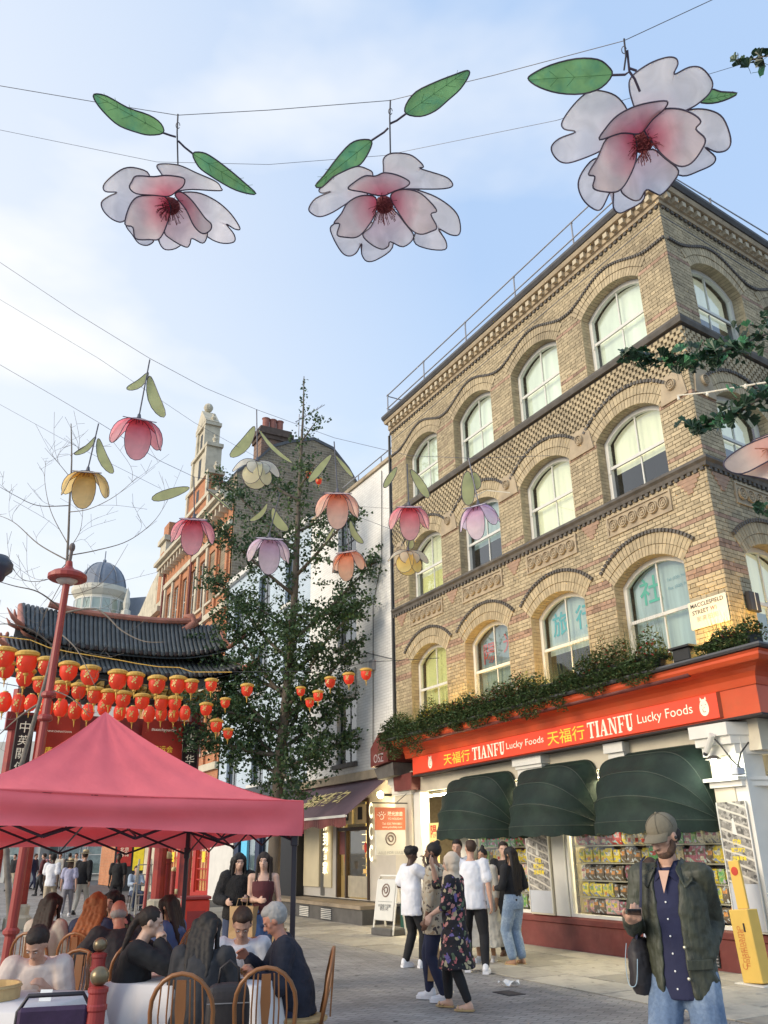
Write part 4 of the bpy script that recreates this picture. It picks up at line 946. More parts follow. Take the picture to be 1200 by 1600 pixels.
q = MB(); q.box(12.33, -.06, .5, 13.58, -.03, 1.02); q.build('lower_panel', mat('beige_glass_panel', (.45, .40, .30), .3), dw)
q = MB(); q.add([(12.33, -.04, 1.02), (14.1, -.04, 1.02), (14.1, -.04, 2.9), (12.33, -.04, 2.9)], [(0, 1, 2, 3)]); q.build('pane', glassmat('shop_glass'), dw)
wl = mat('warm_lit_box', (1, .8, .4), .5, emit=1.6, ecol=(1, .78, .35))
for k, x in enumerate((12.42, 13.25)):
 q = MB(); q.box(x, -.05, 2.32, x + .6, .02, 2.80); b_ = q.build('air_grille', cream2, dw); r_ = MB(); r_.box(x + .2, .021, 2.42, x + .45, .03, 2.74); r_.build('grille_opening', black_fr, b_)
rr = random.Random(4)
for j in range(6):
 q = MB(); q.box(12.4, -.5, 1.05 + .2 * j, 13.5, -.42, 1.065 + .2 * j); q.build('shelf', wl if j > 3 else cream2, dw)
for j in range(26):
 x = rr.uniform(12.4, 13.4); z = 1.07 + .2 * rr.randrange(5); q = MB(); q.bbox(x, -.5, z, x + rr.uniform(.06, .12), -.42, z + rr.uniform(.06, .12), .01); q.build('pastry', mat('pastry_%d' % (j % 3), ((.6, .3, .08), (.75, .55, .2), (.8, .7, .5))[j % 3], .6, emit=.25, ecol=(.9, .5, .15)), dw)
redp = mat('red_paper', (.7, .05, .03), .5)
q = MB(); q.ball((12.52, -.02, 1.72), (.07, .02, .14)); q.ball((13.72, -.02, 1.45), (.05, .02, .16)); q.build('paper_lantern', redp, dw)
q = MB(); q.box(13.66, -.03, 1.55, 14.05, .0, 2.14); q.build('hanging_poster', maroon_m, dw)
stepm = mat('step_dark_stone', (.10, .095, .09), .8, .2, 4); slab = mat('step_slab', (.30, .24, .17), .7, .2, 3)
st_ = thing('shop_step', 'dark stone raised step with pale slab and three white vents under the bakery door', 'step', *FR)
q = MB(); q.box(10.9, .0, -.01, 18.0, .92, .34); q.build('riser', stepm, st_)
q = MB(); q.box(10.9, .0, .342, 18.0, .97, .42); q.build('slab', slab, st_)
for x in (12.9, 14.3, 16.2):
 v_ = MB(); v_.box(x - .32, .921, .03, x + .32, .925, .30); o = v_.build('vent', black_fr, st_)
 for k in range(6): s_ = MB(); s_.box(x - .3, .926, .045 + .042 * k, x + .3, .94, .068 + .042 * k); s_.build('slat', white2_m, o)
neon = mat('backlit_letters', (.9, .85, .65), .4, emit=.9, ecol=(1, .88, .55))
v1 = thing('vertical_letter_sign', 'column of pale raised Chinese letters left of the bakery door', 'sign', *FR)
for k, s in enumerate('鴻到餅家'): text('letter', s, T(14.78, .10, 2.35 - .38 * k), neon, v1, 1.0, width=.34, extrude=.0, bold=.02)
v1 = thing('vertical_letter_sign', 'column of pale raised round letters right of the bakery door beside the hanging sign', 'sign', *FR)
for k in range(3): text('letter', 'C', T(11.98, .10, 2.62 - .52 * k), neon, v1, 1.0, width=.20, height=.40, bold=.03)
pa = thing('purple_awning', 'dusty purple sloping awning with gold Chinese lettering over the bakery', 'awning', *FR)
purple = mat('dusty_purple_canvas', (.165, .105, .125), .8, .1, 3.0, .2, 8.0)
def aw_y(z): return 1.25 * (3.42 - z) / .95 + .05
q = MB(); XA, XB = 11.0, 16.6
q.add([(XA, .05, 3.42), (XB, .05, 3.42), (XB + .0, 1.3, 2.47), (XA + 0, 1.3, 2.47), (XA, .05, 3.40), (XB, .05, 3.40), (XB, 1.3, 2.45), (XA, 1.3, 2.45)], [(0, 1, 2, 3), (7, 6, 5, 4), (0, 3, 7, 4), (1, 5, 6, 2), (2, 6, 7, 3)])
q.build('canopy', purple, pa, fix=True)
q = MB(); q.box(XA, 1.28, 2.41, XB, 1.34, 2.47); q.build('front_bar', white2_m, pa)
q = MB()
for j in range(40):
 xa = XA + (XB - XA) * j / 40; xb = XA + (XB - XA) * (j + 1) / 40; d_ = .20 + .03 * math.sin(j * .8)
 q.add([(xa, 1.31, 2.41), (xb, 1.31, 2.41), (xb, 1.31 + .01 * math.sin(j), 2.41 - d_), (xa, 1.31, 2.41 - d_)], [(0, 1, 2, 3)])
q.build('valance', maroon_m, pa)
gold = mat('gold_letters', (.75, .60, .22), .5, emit=.12)
sl_ = math.atan2(1.25, .95)
text('lettering', '鴻新麵包', T(13.6, .70, 2.955) @ RX(R(52.8)) @ T(0, .01, 0), gold, pa, 1.0, width=2.7, height=.62, bold=.01, shear=.3)
wlamp = thing('wall_lamp', 'glowing wall lamp on the cream wall above the hanging orange sign', 'lamp', tuple(W1(11.05, .25, 2.95)), RZ1)
q = MB(); q.ball((0, .06, 0), (.10, .08, .09)); q.build('globe', mat('warm_globe', (1, .9, .6), .5, emit=16, ecol=(1, .86, .5)), wlamp)
q = MB(); q.box(-.05, -.25, -.03, .05, -.0, .03); q.build('bracket', black_fr, wlamp)
ld = bpy.data.lights.new('globe_light', 'POINT'); ld.energy = 22; ld.color = (1, .82, .45); ld.shadow_soft_size = .1
l = bpy.data.objects.new('globe_light', ld); COL.objects.link(l); l.parent = wlamp; l.location = (0, .25, -.05)
hs = thing('hanging_sign', 'hanging orange and white travel shop sign on a black iron bracket', 'sign', *FR)
P0, zt = loc(586, 1262, 1.3);
def crossplane(px, py, x):
 p = onplane(px, py, CORNER + D1 * x, D1); v = p - CORNER; return v.dot(N1), p.z
XS = 9.55
ya, za = crossplane(632, 1262, XS); yb, zb = crossplane(586, 1262, XS); _, zm = crossplane(610, 1297, XS); _, ze = crossplane(610, 1336, XS)
HM = T(XS, 0, 0) @ RZ(PI / 2)        # x' = outward from the wall, facing back towards the corner side
q = MB(); q.box(XS - .02, ya, zm + .003, XS + .02, yb, za); ob = q.build('orange_board', mat('orange_board', (.60, .13, .05), .5, .05), hs)
q = MB(); q.box(XS - .02, ya, ze, XS + .02, yb + .0, zm - .003); wbd = q.build('white_board', mat('white_board', (.60, .58, .53), .5, .04), hs)
ycm = (ya + yb) / 2; hgt_o = za - zm; wd_o = yb - ya
SF = lambda y, z: Matrix(((0, -1, 0, XS - .025), (1, 0, 0, y), (0, 0, 1, z), (0, 0, 0, 1)))
text('lettering', '陽光旅遊', SF(ycm - wd_o * .16, za - hgt_o * .28), wl_m, ob, 1.0, width=wd_o * .5, bold=.01)
text('lettering', 'YO HOLIDAY', SF(ycm - wd_o * .16, za - hgt_o * .50), wl_m, ob, 1.0, width=wd_o * .5)
text('lettering', 'Tel: 020 7494 8811', SF(ycm - wd_o * .05, za - hgt_o * .72), wl_m, ob, 1.0, width=wd_o * .66)
text('lettering', 'www.yoholiday.com', SF(ycm - wd_o * .05, za - hgt_o * .88), wl_m, ob, 1.0, width=wd_o * .66)
q = MB(); q.tube([(XS - .027, ycm + wd_o * .30 + .055 * math.cos(t * .6), za - hgt_o * .42 + .055 * math.sin(t * .6)) for t in range(10)], .009, 5)
for k in range(5): a = .4 + k * .55; q.tube([(XS - .027, ycm + wd_o * .30 + .085 * math.cos(a), za - hgt_o * .42 + .085 * math.sin(a)), (XS - .027, ycm + wd_o * .30 + .12 * math.cos(a), za - hgt_o * .42 + .12 * math.sin(a))], .008, 5)
q.build('sun_emblem', wl_m, ob)
def swirl(parent, M, r):
 q = MB(); q.tube([(r * math.cos(t * PI / 12), 0, r * math.sin(t * PI / 12)) for t in range(25)], r * .12, 5); q.tube([(r * .6 * math.cos(t * .5) * (1 - t * .03), 0, r * .6 * math.sin(t * .5) * (1 - t * .03)) for t in range(14)], r * .13, 5)
 return q.build('ring_emblem', mat('brown_emblem', (.22, .15, .12), .6), parent, M=M)
swirl(wbd, SF(ycm, (zm + ze) / 2 + .08), .13)
text('lettering', 'ABLE FOR LEASE', SF(ycm, ze + .05), mat('faint_grey_letters', (.4, .38, .36), .6), wbd, 1.0, width=wd_o * .85)
q = MB(); q.tube([(XS, ya - .42, za + .10), (XS, yb + .08, za + .10)], .014, 6); q.tube([(XS, ya - .42, za + .05), (XS, ya - .42, za + .50)], .018, 6)
q.tube([(XS, ya - .40, za + .40), (XS, ya - .1, za + .34), (XS, ya + .2, za + .12)], .008, 5); q.tube([(XS, ya - .2 + .09 * math.cos(t * .5), za + .24 + .09 * math.sin(t * .5)) for t in range(13)], .008, 5)
q.build('iron_bracket', black_fr, hs)
ab = thing('pavement_board', 'white A-frame pavement board with a round emblem in front of the step', 'sign board', tuple(ground(598, 1462)), RZ1 + R(10))
abw = mat('aboard_white', (.62, .61, .56), .45, .04);
q = MB(); q.bbox(-.30, .0, .28, .30, .03, 1.08, .01); brd = q.build('board', abw, ab, M=RX(R(9)))
q = MB(); q.tube([(-.33, 0, 0.02), (-.33, 0, 1.06), (-.26, 0, 1.15), (.26, 0, 1.15), (.33, 0, 1.06), (.33, 0, .02)], .02, 8); q.build('frame', white2_m, ab, M=RX(R(9)))
q = MB(); q.tube([(-.33, -.36, 0.02), (-.30, -.2, 1.12), (.30, -.2, 1.12), (.33, -.36, .02)], .02, 8); q.build('rear_frame', white2_m, ab)
q = MB(); q.bbox(-.33, -.36, 0.0, .33, .06, .14, .02); q.build('base', stepm, ab)
swirl(brd, T(0, .035, .86), .12)
for k in range(2): text('lettering', '中国餐厅招牌' if k == 0 else '餐饮小吃', T(0, .033, .56 - .06 * k), blk, brd, 1.0, width=.42 - .14 * k)
q = MB(); q.box(-.24, .031, .64, .24, .033, .645); q.build('line', blk, brd)
blue_b = brick_tex('pale_blue_painted_brick', (.50, .58, .66), (.46, .55, .63), (.40, .48, .55), bump=.3, var=.06)
BB = thing('pale_blue_building', 'pale blue painted building with black sash windows behind the big tree', 'building', *FR)
holes = [(x, x + 1.25, z, z + 1.9) for x in (17.6, 20.4, 23.2) for z in (3.9, 7.1, 9.9)]
rect_wall(16.54, 25.4, 3.5, 12.4, holes, y=-.05).build('wall', blue_b, BB, fix=True)
for h in holes: rect_window(BB, *h, black_fr, 2, 2, y=-.16, sill=wpaint)
q = MB(); q.box(16.54, -.4, 12.402, 25.4, .12, 12.62); q.build('coping', wpaint, BB)
q = MB(); q.box(16.56, -7, 0, 25.4, -.6, 12.3); q.build('core', wpaint, BB)
navy = mat('navy_shop_paint', (.018, .03, .075), .5); skyb = mat('sky_blue_poster', (.10, .42, .62), .5, emit=.2)
q = rect_wall(16.9, 22.6, 0, 3.3, [(17.2, 17.9, .1, 2.5), (18.5, 20.1, .7, 2.7), (20.5, 22.2, .7, 2.7)], y=.1, depth=.2); q.build('navy_shop_front', navy, BB, fix=True)
for a, b in ((18.5, 20.1), (20.5, 22.2)): rect_window(BB, a, b, .7, 2.7, navy, 2, 1, y=.0, back=mat('shop_glow', (.2, .25, .25), .7, .4, 5, emit=.2))
q = MB(); q.box(21.5, .02, 1.0, 22.1, .03, 2.3); q.build('window_poster', skyb, BB)
q = MB(); q.box(18.7, .02, 1.2, 19.2, .03, 1.8); q.build('window_poster', mat('yellow_note', (.6, .6, .3), .5, emit=.1), BB)
q = MB(); q.box(16.5, .0, 0, 18.2, .35, 3.6); q.build('black_shop_front', mat('black_shop_front', (.012, .012, .014), .5), BB)
q = MB(); q.box(16.9, .0, 3.3, 25.2, .3, 3.75); q.build('shop_fascia', mat('dark_fascia', (.05, .06, .07), .6), BB)
q = MB(); q.box(22.7, .0, .0, 25.4, .12, 3.3); q.build('pale_shop_wall', wpaint, BB)
RB = thing('red_brick_building', 'ornate orange brick building with tall windows and a stepped stone gable', 'building', *FR)
ob_ = brick_tex('orange_red_brick', (.50, .20, .09), (.42, .155, .07), (.42, .28, .18), bump=.3)
stn = mat('pale_portland_stone', (.56, .50, .38), .8, .12, 2.0, .2, 30, col2=(.34, .30, .23), c2scale=2.5, c2lo=.5, c2hi=.75)
cols_ = [26.2 + 1.55 * i for i in range(7)]
holes = [(x, x + .85, z, z + h) for x in cols_ for z, h in ((5.6, 2.0), (8.9, 2.3), (12.5, 2.5))]
rect_wall(25.4, 37.2, 3.6, 16.6, holes, y=0).build('wall', ob_, RB, fix=True)
for i, h in enumerate(holes): rect_window(RB, *h, white_m, 1, 2, y=-.12, sill=stn)
for z in (4.8, 8.2, 11.6, 15.4):
 q = MB(); q.box(25.4, .0, z, 37.2, .14, z + .28); q.build('stone_band', stn, RB)
for x in [25.5 + 1.55 * i for i in range(8)]:
 q = MB(); q.box(x + .12, .0, 5.1, x + .40, .10, 15.38); q.build('pilaster', ob_ if int(x) % 2 else stn, RB)
q = MB(); q.box(25.3, .0, 16.6, 37.3, .5, 16.8); q.box(25.3, .0, 16.801, 37.3, .7, 17.0); q.build('cornice', stn, RB)
bk = MB(); bk.box(0, 0, 16.25, .14, .42, 16.598); bk = bk.mesh('bracket', stn)
for k in range(20): link('bracket', bk, RB, T(25.5 + .6 * k, .0, 0))
q = MB(); q.box(25.4, -8, 0, 37.2, -.5, 16.9); q.build('core', ob_, RB)
q = MB(); q.tube([(31.4, .12, 3.6), (31.4, .12, 16.6)], .06, 8); q.tube([(36.9, .12, 3.6), (36.9, .12, 16.6)], .06, 8); q.build('down_pipe', maroon_m, RB)
gx0, gx1 = 28.5, 33.1; gc = (gx0 + gx1) / 2
for k, (hw_, za, zb) in enumerate(((2.3, 17.0, 18.3), (1.9, 18.3, 19.6), (1.35, 19.6, 21.4), (.8, 21.4, 22.9))):
 q = MB(); q.box(gc - hw_, -.5, za, gc + hw_, .22, zb - .2); q.build('gable_stage', ob_ if k < 2 else stn, RB)
 q = MB(); q.box(gc - hw_ - .12, -.55, zb - .198, gc + hw_ + .12, .34, zb - .002); q.build('gable_cornice', stn, RB)
 for s in (-1, 1):
  q = MB(); x = gc + s * (hw_ - .14); q.box(x - .14, .221, za, x + .14, .32, zb - .2); q.build('pilaster', stn, RB)
  q = MB(); xs = gc + s * (hw_ + .25); q.lathe([(0, 0), (.12, .02), (.08, .1), (.15, .25), (.06, .38), (.09, .46), (0, .56)], 10, (gc + s * hw_, -.1, zb)); q.build('finial', stn, RB)
 q = MB(); q.box(gc - .22, .222, za + .2, gc + .22, .23, zb - .45); q.build('niche', black_fr, RB)
q = MB(); q.prism([(gc - .95, 22.9), (gc + .95, 22.9), (gc, 23.9)], -.4, .35); q.ball((gc, 0, 24.15), .26); q.build('pediment', stn, RB, fix=True)
for x in (34.0, 35.6):
 pts = [(x - .5, 4.2)] + [(x + .5 * math.cos(t * PI / 8), 7.2 + .5 * math.sin(t * PI / 8)) for t in range(8, -1, -1)][::1] + [(x + .5, 4.2)]
 q = MB(); q.prism(pts, .0, .16); q.build('arch_surround', stn, RB, fix=True)
 pts = [(x - .34, 4.4)] + [(x + .34 * math.cos(t * PI / 8), 7.2 + .34 * math.sin(t * PI / 8)) for t in range(8, -1, -1)] + [(x + .34, 4.4)]
 q = MB(); q.prism(pts, .161, .17); q.build('arched_pane', dark_glass_room, RB, fix=True)
redf = mat('red_shop_paint', (.42, .03, .02), .45); ltc = mat('lattice_gold', (.50, .28, .08), .5, emit=.1)
q = rect_wall(25.4, 33.2, 0, 3.6, [(25.9, 27.5, .2, 2.7), (27.9, 29.5, .2, 2.7), (30.2, 32.8, .2, 2.7)], y=.05, depth=.2); q.build('red_shop_front', redf, RB, fix=True)
for a in (25.9, 27.9, 30.4):
 w_ = rect_window(RB, a, a + 1.6, .2, 2.7, redf, 4, 6, y=-.02, back=mat('lattice_glow', (.45, .22, .08), .6, .3, 4, emit=.35, ecol=(.8, .42, .15)), glass=glassmat('shop_glass'))
 q = MB(); q.box(a + .5, -.01, 1.3, a + .85, .0, 1.7); q.build('yellow_notice', yel_m, w_)
q = MB(); q.box(33.2, 0, 0, 37.2, .1, 3.6); q.build('stone_shop_front', stn, RB)
R2 = thing('turreted_brick_building', 'brick house with a stone sloping parapet and a square turret beyond the ornate gable', 'building', *FR)
q = MB(); q.box(37.2, -8, 0, 47, .0, 14.6); q.build('wall', ob_, R2)
q = MB(); q.box(37.3, -1.6, 14.6, 38.6, .1, 18.6); q.build('turret', stn, R2)
q = MB(); q.box(37.6, .101, 15.0, 38.3, .12, 18.0); q.box(37.28, -1.2, 15.0, 37.29, -.3, 18.0); q.build('turret_panel', ob_, R2)
q = MB(); q.box(37.15, -1.75, 18.6, 38.75, .25, 18.9); q.build('turret_cornice', stn, R2)
q = MB(); q.box(37.35, -1.5, 18.9, 38.5, .0, 19.8); q.build('turret_top', ob_, R2)
q = MB(); q.prism([(38.6, 14.6), (46.5, 14.6), (46.5, 15.2), (42.5, 15.5), (40.0, 16.6), (38.6, 17.0)], -.3, .12); q.build('sloping_parapet', stn, R2, fix=True)
q = MB(); q.box(37.2, .0, 14.3, 47, .3, 14.6); q.build('cornice', stn, R2)
for z in (4.6, 8, 11.2): q = MB(); q.box(37.2, .0, z, 47, .12, z + .25); q.build('stone_band', stn, R2)
for x in (38.2, 40.2, 42.2, 44.2):
 for z in (5.4, 8.8, 12):
  rect_window(R2, x, x + .9, z, z + 1.8, white_m, 1, 2, y=.06, sill=None, M=T(0, .04, 0))
GB = thing('brown_gabled_building', 'brown brick gable flank wall rising behind the pale blue building', 'building', *FR)
brn = brick_tex('brown_stock_brick', (.27, .21, .135), (.19, .15, .105), (.40, .35, .27), w_=.34, h_=.13, bump=.6, var=.25)
brn2 = brick_tex('brown_flank_brick', (.27, .21, .135), (.17, .135, .095), (.42, .37, .29), w_=.34, h_=.13, bump=.6, var=.25, plane='yz')
XG = 25.34
def crossplane(px, py, x):
 p = onplane(px, py, CORNER + D1 * x, D1); v = p - CORNER; return v.dot(N1), p.z
pts = [crossplane(px, py, XG) for px, py in ((562, 765), (545, 735), (520, 703), (490, 688), (455, 692), (425, 700), (400, 722), (368, 738), (354, 742))]; pts = [(min(a, -.06), b) for a, b in pts]
q = MB(); q.prism([(pts[-1][0], 8.0)] + pts[::-1] + [(pts[0][0], 8.0)], XG, XG + 4, 'x'); q.build('gable_wall', brn2, GB, fix=True)
q = MB()
for i in range(len(pts) - 1):
 a, b = pts[i], pts[i + 1]; q.prism([(a[0], a[1]), (b[0], b[1]), (b[0], b[1] + .16), (a[0], a[1] + .16)], XG - .06, XG + 4, 'x')
q.build('roof_edge', lead_m, GB, fix=True)
ch = thing('brick_chimney', 'brick chimney stack with three terracotta pots on the brown gable wall', 'chimney', *FR)
(ya_, za_), (yb_, zb_) = crossplane(452, 700, XG), crossplane(410, 668, XG); zt = zb_
q = MB(); q.box(XG + .05, ya_, za_ - 2, XG + 1.1, yb_, zt - .5); q.build('stack', brick_tex('chimney_brick', (.22, .12, .08), (.14, .085, .065), (.28, .22, .17), w_=.3, h_=.11, plane='yz'), ch)
for k, g_ in enumerate((.08, .18, .10)): q = MB(); q.box(XG + .05 - g_, ya_ - g_, zt - .5 + .2 * k + .001, XG + 1.1 + g_, yb_ + g_, zt - .5 + .2 * (k + 1)); q.build('corbel_course', mat('sooty_brick', (.10, .07, .055), .9, .3), ch)
pm_ = MB(); pm_.lathe([(.21, 0), (.17, .1), (.17, .65), (.21, .72), (.15, .72)], 12); pm_ = pm_.mesh('chimney_pot', mat('terracotta_pot', (.30, .12, .09), .8))
for k in range(3): link('chimney_pot', pm_, ch, T(XG + .5, ya_ + .35 + (yb_ - ya_ - .7) * k / 2, zt + .08))
an = thing('roof_aerial', 'thin television aerial beside the chimney', 'aerial', *FR)
q = MB(); ax = XG + .3; OFF = ya_ - .6; q.tube([(ax, OFF, za_ - 1), (ax, OFF, zt + 1.4)], .025, 5); q.build('mast', pipe_m, an)
q = MB(); q.tube([(ax, OFF + .2, zt + .9), (ax, OFF - 1.4, zt + 2.3)], .02, 5)
for k in range(6): q.tube([(ax - .35, OFF - .22 * k, zt + 1.1 + .19 * k), (ax + .35, OFF - .22 * k, zt + 1.1 + .19 * k)], .013, 4)
q.build('boom', pipe_m, an)
DY = 75.0
def far(px, py, Y=DY): return at(px, py, Y)
DB = thing('domed_building', 'cream corner building with a grey slate dome at the far end of the street', 'building', tuple(far(158, 925).xy) + (0,), 0)
zt = far(160, 880).z; zb = far(160, 922).z; zd = far(160, 990).z; rD = (far(200, 930) - far(122, 930)).x / 2
slate = mat('slate_dome', (.20, .22, .26), .6, .12, 2, stretch=(1, 1, .3)); crm = mat('cream_stone', (.62, .58, .48), .8, .08, 1.5)
q = MB(); prof = [(rD * .92 * math.cos(t * PI / 16), (zt - zb) * math.sin(t * PI / 16)) for t in range(9)]; q.lathe(prof, 16, (0, 0, zb)); q.build('dome', slate, DB)
for k in range(8):
 a = k * PI / 4 + .2; q = MB(); q.tube([(r * math.cos(a) * 1.01, r * math.sin(a) * 1.01, zb + z) for r, z in prof], .07, 5); q.build('dome_rib', slate, DB)
q = MB(); q.tube([(0, 0, zt), (0, 0, zt + 1.2)], .05, 6); q.ball((0, 0, zt + .2), .18); q.build('finial', slate, DB)
q = MB(); q.lathe([(rD, zb - .1), (rD * 1.12, zb - .05), (rD * 1.12, zb - .5), (rD, zb - .9), (rD * .96, zb - 1.0)], 16); q.build('cornice', crm, DB)
q = MB(); q.lathe([(rD * .94, 0), (rD * .94, zb - .9)], 16); q.build('drum', crm, DB)
for k in range(16):
 a = (k + .5) * PI / 8;
 if math.sin(a) < .3:
  q = MB(); B = RZ(a - PI / 2) @ T(0, rD * .93, 0); hh = (zb - zd)
  for s in (0, 1): q.box(-.42, .0, zb - 1.6 - s * 0, .42, .06, zb - 1.3, M=B) if s == 0 else None
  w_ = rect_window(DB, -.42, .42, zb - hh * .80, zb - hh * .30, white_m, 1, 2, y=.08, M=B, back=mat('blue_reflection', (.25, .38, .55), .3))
p0 = far(195, 930); p1 = far(262, 935)
q = MB(); q.box(rD * .5, -1, 0, rD * .5 + 9, 6, far(200, 975).z); q.build('side_wing', crm, DB)
q = MB(); q.prism([(rD * .6, far(200, 975).z), (rD * .6 + 8, far(200, 975).z), (rD * .6 + 7, far(200, 928).z), (rD * .6 + .8, far(200, 935).z)], 0, 6); q.build('slate_roof', slate, DB, fix=True)
q = MB(); x = rD * 1.25; q.lathe([(.5, 0), (.45, 1.5), (.25, 1.6), (.35, 2.2), (.12, 3.4), (0, 3.8)], 8, (x, -1.3, far(200, 985).z)); q.box(x - .5, -1.8, 0, x + .5, -.8, far(200, 985).z); q.build('pinnacle', crm, DB)
q = MB(); q.box(-rD * 1.35, 0, 0, -rD * .8, 6, far(120, 965).z); q.build('left_wing', mat('yellow_stone', (.60, .50, .30), .8), DB)
def far_box(name, label, px0, px1, Y, pyt, material, depth=4):
 a, b = at(px0, 1333, Y), at(px1, 1333, Y); zt = at(px0, pyt, Y).z
 o = thing(name, label, 'building', (a.x, Y, 0), 0); q = MB(); q.box(0, 0, 0, b.x - a.x, depth, zt); q.build('wall', material, o); return o, b.x - a.x, zt
pst = mat('pale_stucco', (.55, .54, .50), .8, .06, 2)
for k, (pa_, pb_, Y, pt_, lb) in enumerate(((-60, 62, 60, 1160, 'pale stuccoed shop house at the far left seen below the red tent'), (64, 232, 62, 1090, 'grey stuccoed shop house with tall glazed front behind the distant crowd'))):
 o, wd, zt = far_box('pale_shop_building', lb, pa_, pb_, Y, pt_, pst)
 n = int(wd / 1.5)
 for i in range(n):
  rect_window(o, .3 + i * 1.5, 1.35 + i * 1.5, .4, 2.9, white_m, 1, 2, y=.2, M=T(0, -.14, 0) @ RZ(PI) @ T(-2 * (.3 + i * 1.5) - 1.05, .0, 0), back=mat('far_shop_glow', (.25, .27, .24), .7, .4, 3))
  q = MB(); q.box(1.38 + i * 1.5, -.25, 0, 1.72 + i * 1.5, 0, 3.1); q.build('pilaster', pst, o)
  if zt > 6: rect_window(o, .3 + i * 1.5, 1.2 + i * 1.5, 4.4, 6.1, white_m, 1, 2, y=.2, M=T(0, -.14, 0) @ RZ(PI) @ T(-2 * (.3 + i * 1.5) - .9, .0, 0))
 q = MB(); q.box(-.1, -.3, 3.1, wd + .1, 0, 3.6); q.build('fascia', pst, o)
o = thing('restaurant_front', 'black restaurant front with red menu boards beyond the gate', 'shop front', tuple(at(232, 1333, 44).xy) + (0,), R(10))
q = MB(); q.box(-1.6, 0, 0, 4.4, .3, 3.4); q.build('wall', black_fr, o)
for i, (x, z, w_, h_, c) in enumerate(((-1.5, 1.1, .7, 1.3, redf), (-.7, .9, .5, 1.2, yel_m), (.0, .4, .6, 2.4, redf), (-1.45, 2.5, .6, .6, white2_m), (1.0, 1.0, .8, 1.4, redf))):
 q = MB(); q.box(x, -.05, z, x + w_, -.002, z + h_); b_ = q.build('menu_board', c, o)
 if c is redf: text('lettering', '龍鳳\n酒家' if i % 2 else '北京\n烤鴨', T(x + w_ / 2, -.055, z + h_ / 2) @ RZ(PI), wl_m, b_, 1.0, width=w_ * .6)
tile_m = mat('grey_roof_tile', (.065, .073, .076), .5, .25, 6.0, .2, 30, objrand=.35)
gred = mat('gate_red_paint', (.36, .035, .022), .5, .15, 3.0, col2=(.22, .02, .02), c2scale=2)
gold_p = mat('gate_gold', (.55, .36, .08), .45, .1, 5)
dark_wood = mat('gate_dark_wood', (.035, .022, .02), .6, .2, 4)
salmon = mat('ridge_terracotta', (.42, .17, .12), .7, .2, 5, .2, 20)
GR = at(316, 1333, 24.5); GR.z = 0
grz = math.atan2(N1.y, N1.x)
GT = thing('chinese_gate', 'Chinese gate with two tiers of grey tiled roof on red columns across the street', 'gate', tuple(GR), grz)
GI = (Matrix.Translation(GR) @ RZ(grz)).inverted()
def gplane(px, py, y=0.0):
 p = onplane(px, py, GR - D1 * y, D1); v = GI @ p; return v.x, v.z
def roofcurve(t): return .30 * abs(2 * t - 1) ** 3.2          # upturned ends
def tier(x0, x1, ze, zr, yf, n, nm):
 """sloping tiled tier: eave at z ze, y = yf; top at z zr, y = .35"""
 sh = MB(); NS = 24; NP = 6
 def P(t, s):
  x = x0 + (x1 - x0) * t; u = roofcurve(t)
  flare = .55 * abs(2 * t - 1) ** 4 * (1 - s)
  y = yf + (.35 - yf) * s + flare; z = ze + (zr - ze) * (s ** 1.25) + u * (1 - .55 * s)
  return Vector((x, y, z))
 v = [P(i / NS, j / NP) for j in range(NP + 1) for i in range(NS + 1)]
 sh.add(v, [(j * (NS + 1) + i, j * (NS + 1) + i + 1, (j + 1) * (NS + 1) + i + 1, (j + 1) * (NS + 1) + i) for j in range(NP) for i in range(NS)])
 v2 = [p - Vector((0, 0, .10)) for p in v]
 sh.add(v2, [(j * (NS + 1) + i, (j + 1) * (NS + 1) + i, (j + 1) * (NS + 1) + i + 1, j * (NS + 1) + i + 1) for j in range(NP) for i in range(NS)])
 o = sh.build('roof_slope', tile_m, GT, smooth=True)
 for i in range(n):
  t = (i + .5) / n; q = MB(); pts = [P(t, j / NP) + Vector((0, 0, .045)) for j in range(NP + 1)]
  q.tube(pts, .062, 7); tr = q.build('tile_roll', tile_m, o, smooth=True)
 for i in range(n):
  t = (i + .5) / n; p = P(t, 0); q = MB(); q.ball((p.x, p.y + .01, p.z + .03), (.07, .03, .075), 8, 5); q.build('tile_end', dark_wood if i % 2 else tile_m, o)
 b = MB(); v = [Vector((p.x, .7 - p.y + 0, p.z)) for p in v]
 b.add(v, [(j * (NS + 1) + i, (j + 1) * (NS + 1) + i, (j + 1) * (NS + 1) + i + 1, j * (NS + 1) + i + 1) for j in range(NP) for i in range(NS)]); b.build('rear_slope', tile_m, GT)
 return P
xr, _ = gplane(342, 1010); xl, _ = gplane(12, 985)
_, z_top = gplane(210, 978); _, z_e1 = gplane(210, 1022, .9); _, z_m = gplane(210, 1020, .4); _, z_e2 = gplane(210, 1056, 1.3)
P1 = tier(xr + .2, xl - .2, z_e1, z_top, 1.05, 46, 'upper')
P2 = tier(xr - .1, xl + .1, z_e2, z_m - .05, 1.55, 48, 'lower')
q = MB(); q.tube([Vector((xr + .9 + (xl - xr - 1.8) * i / 16, .35, z_top + .12 + .5 * roofcurve(i / 16))) for i in range(17)], .10, 8); q.build('ridge', salmon, GT)
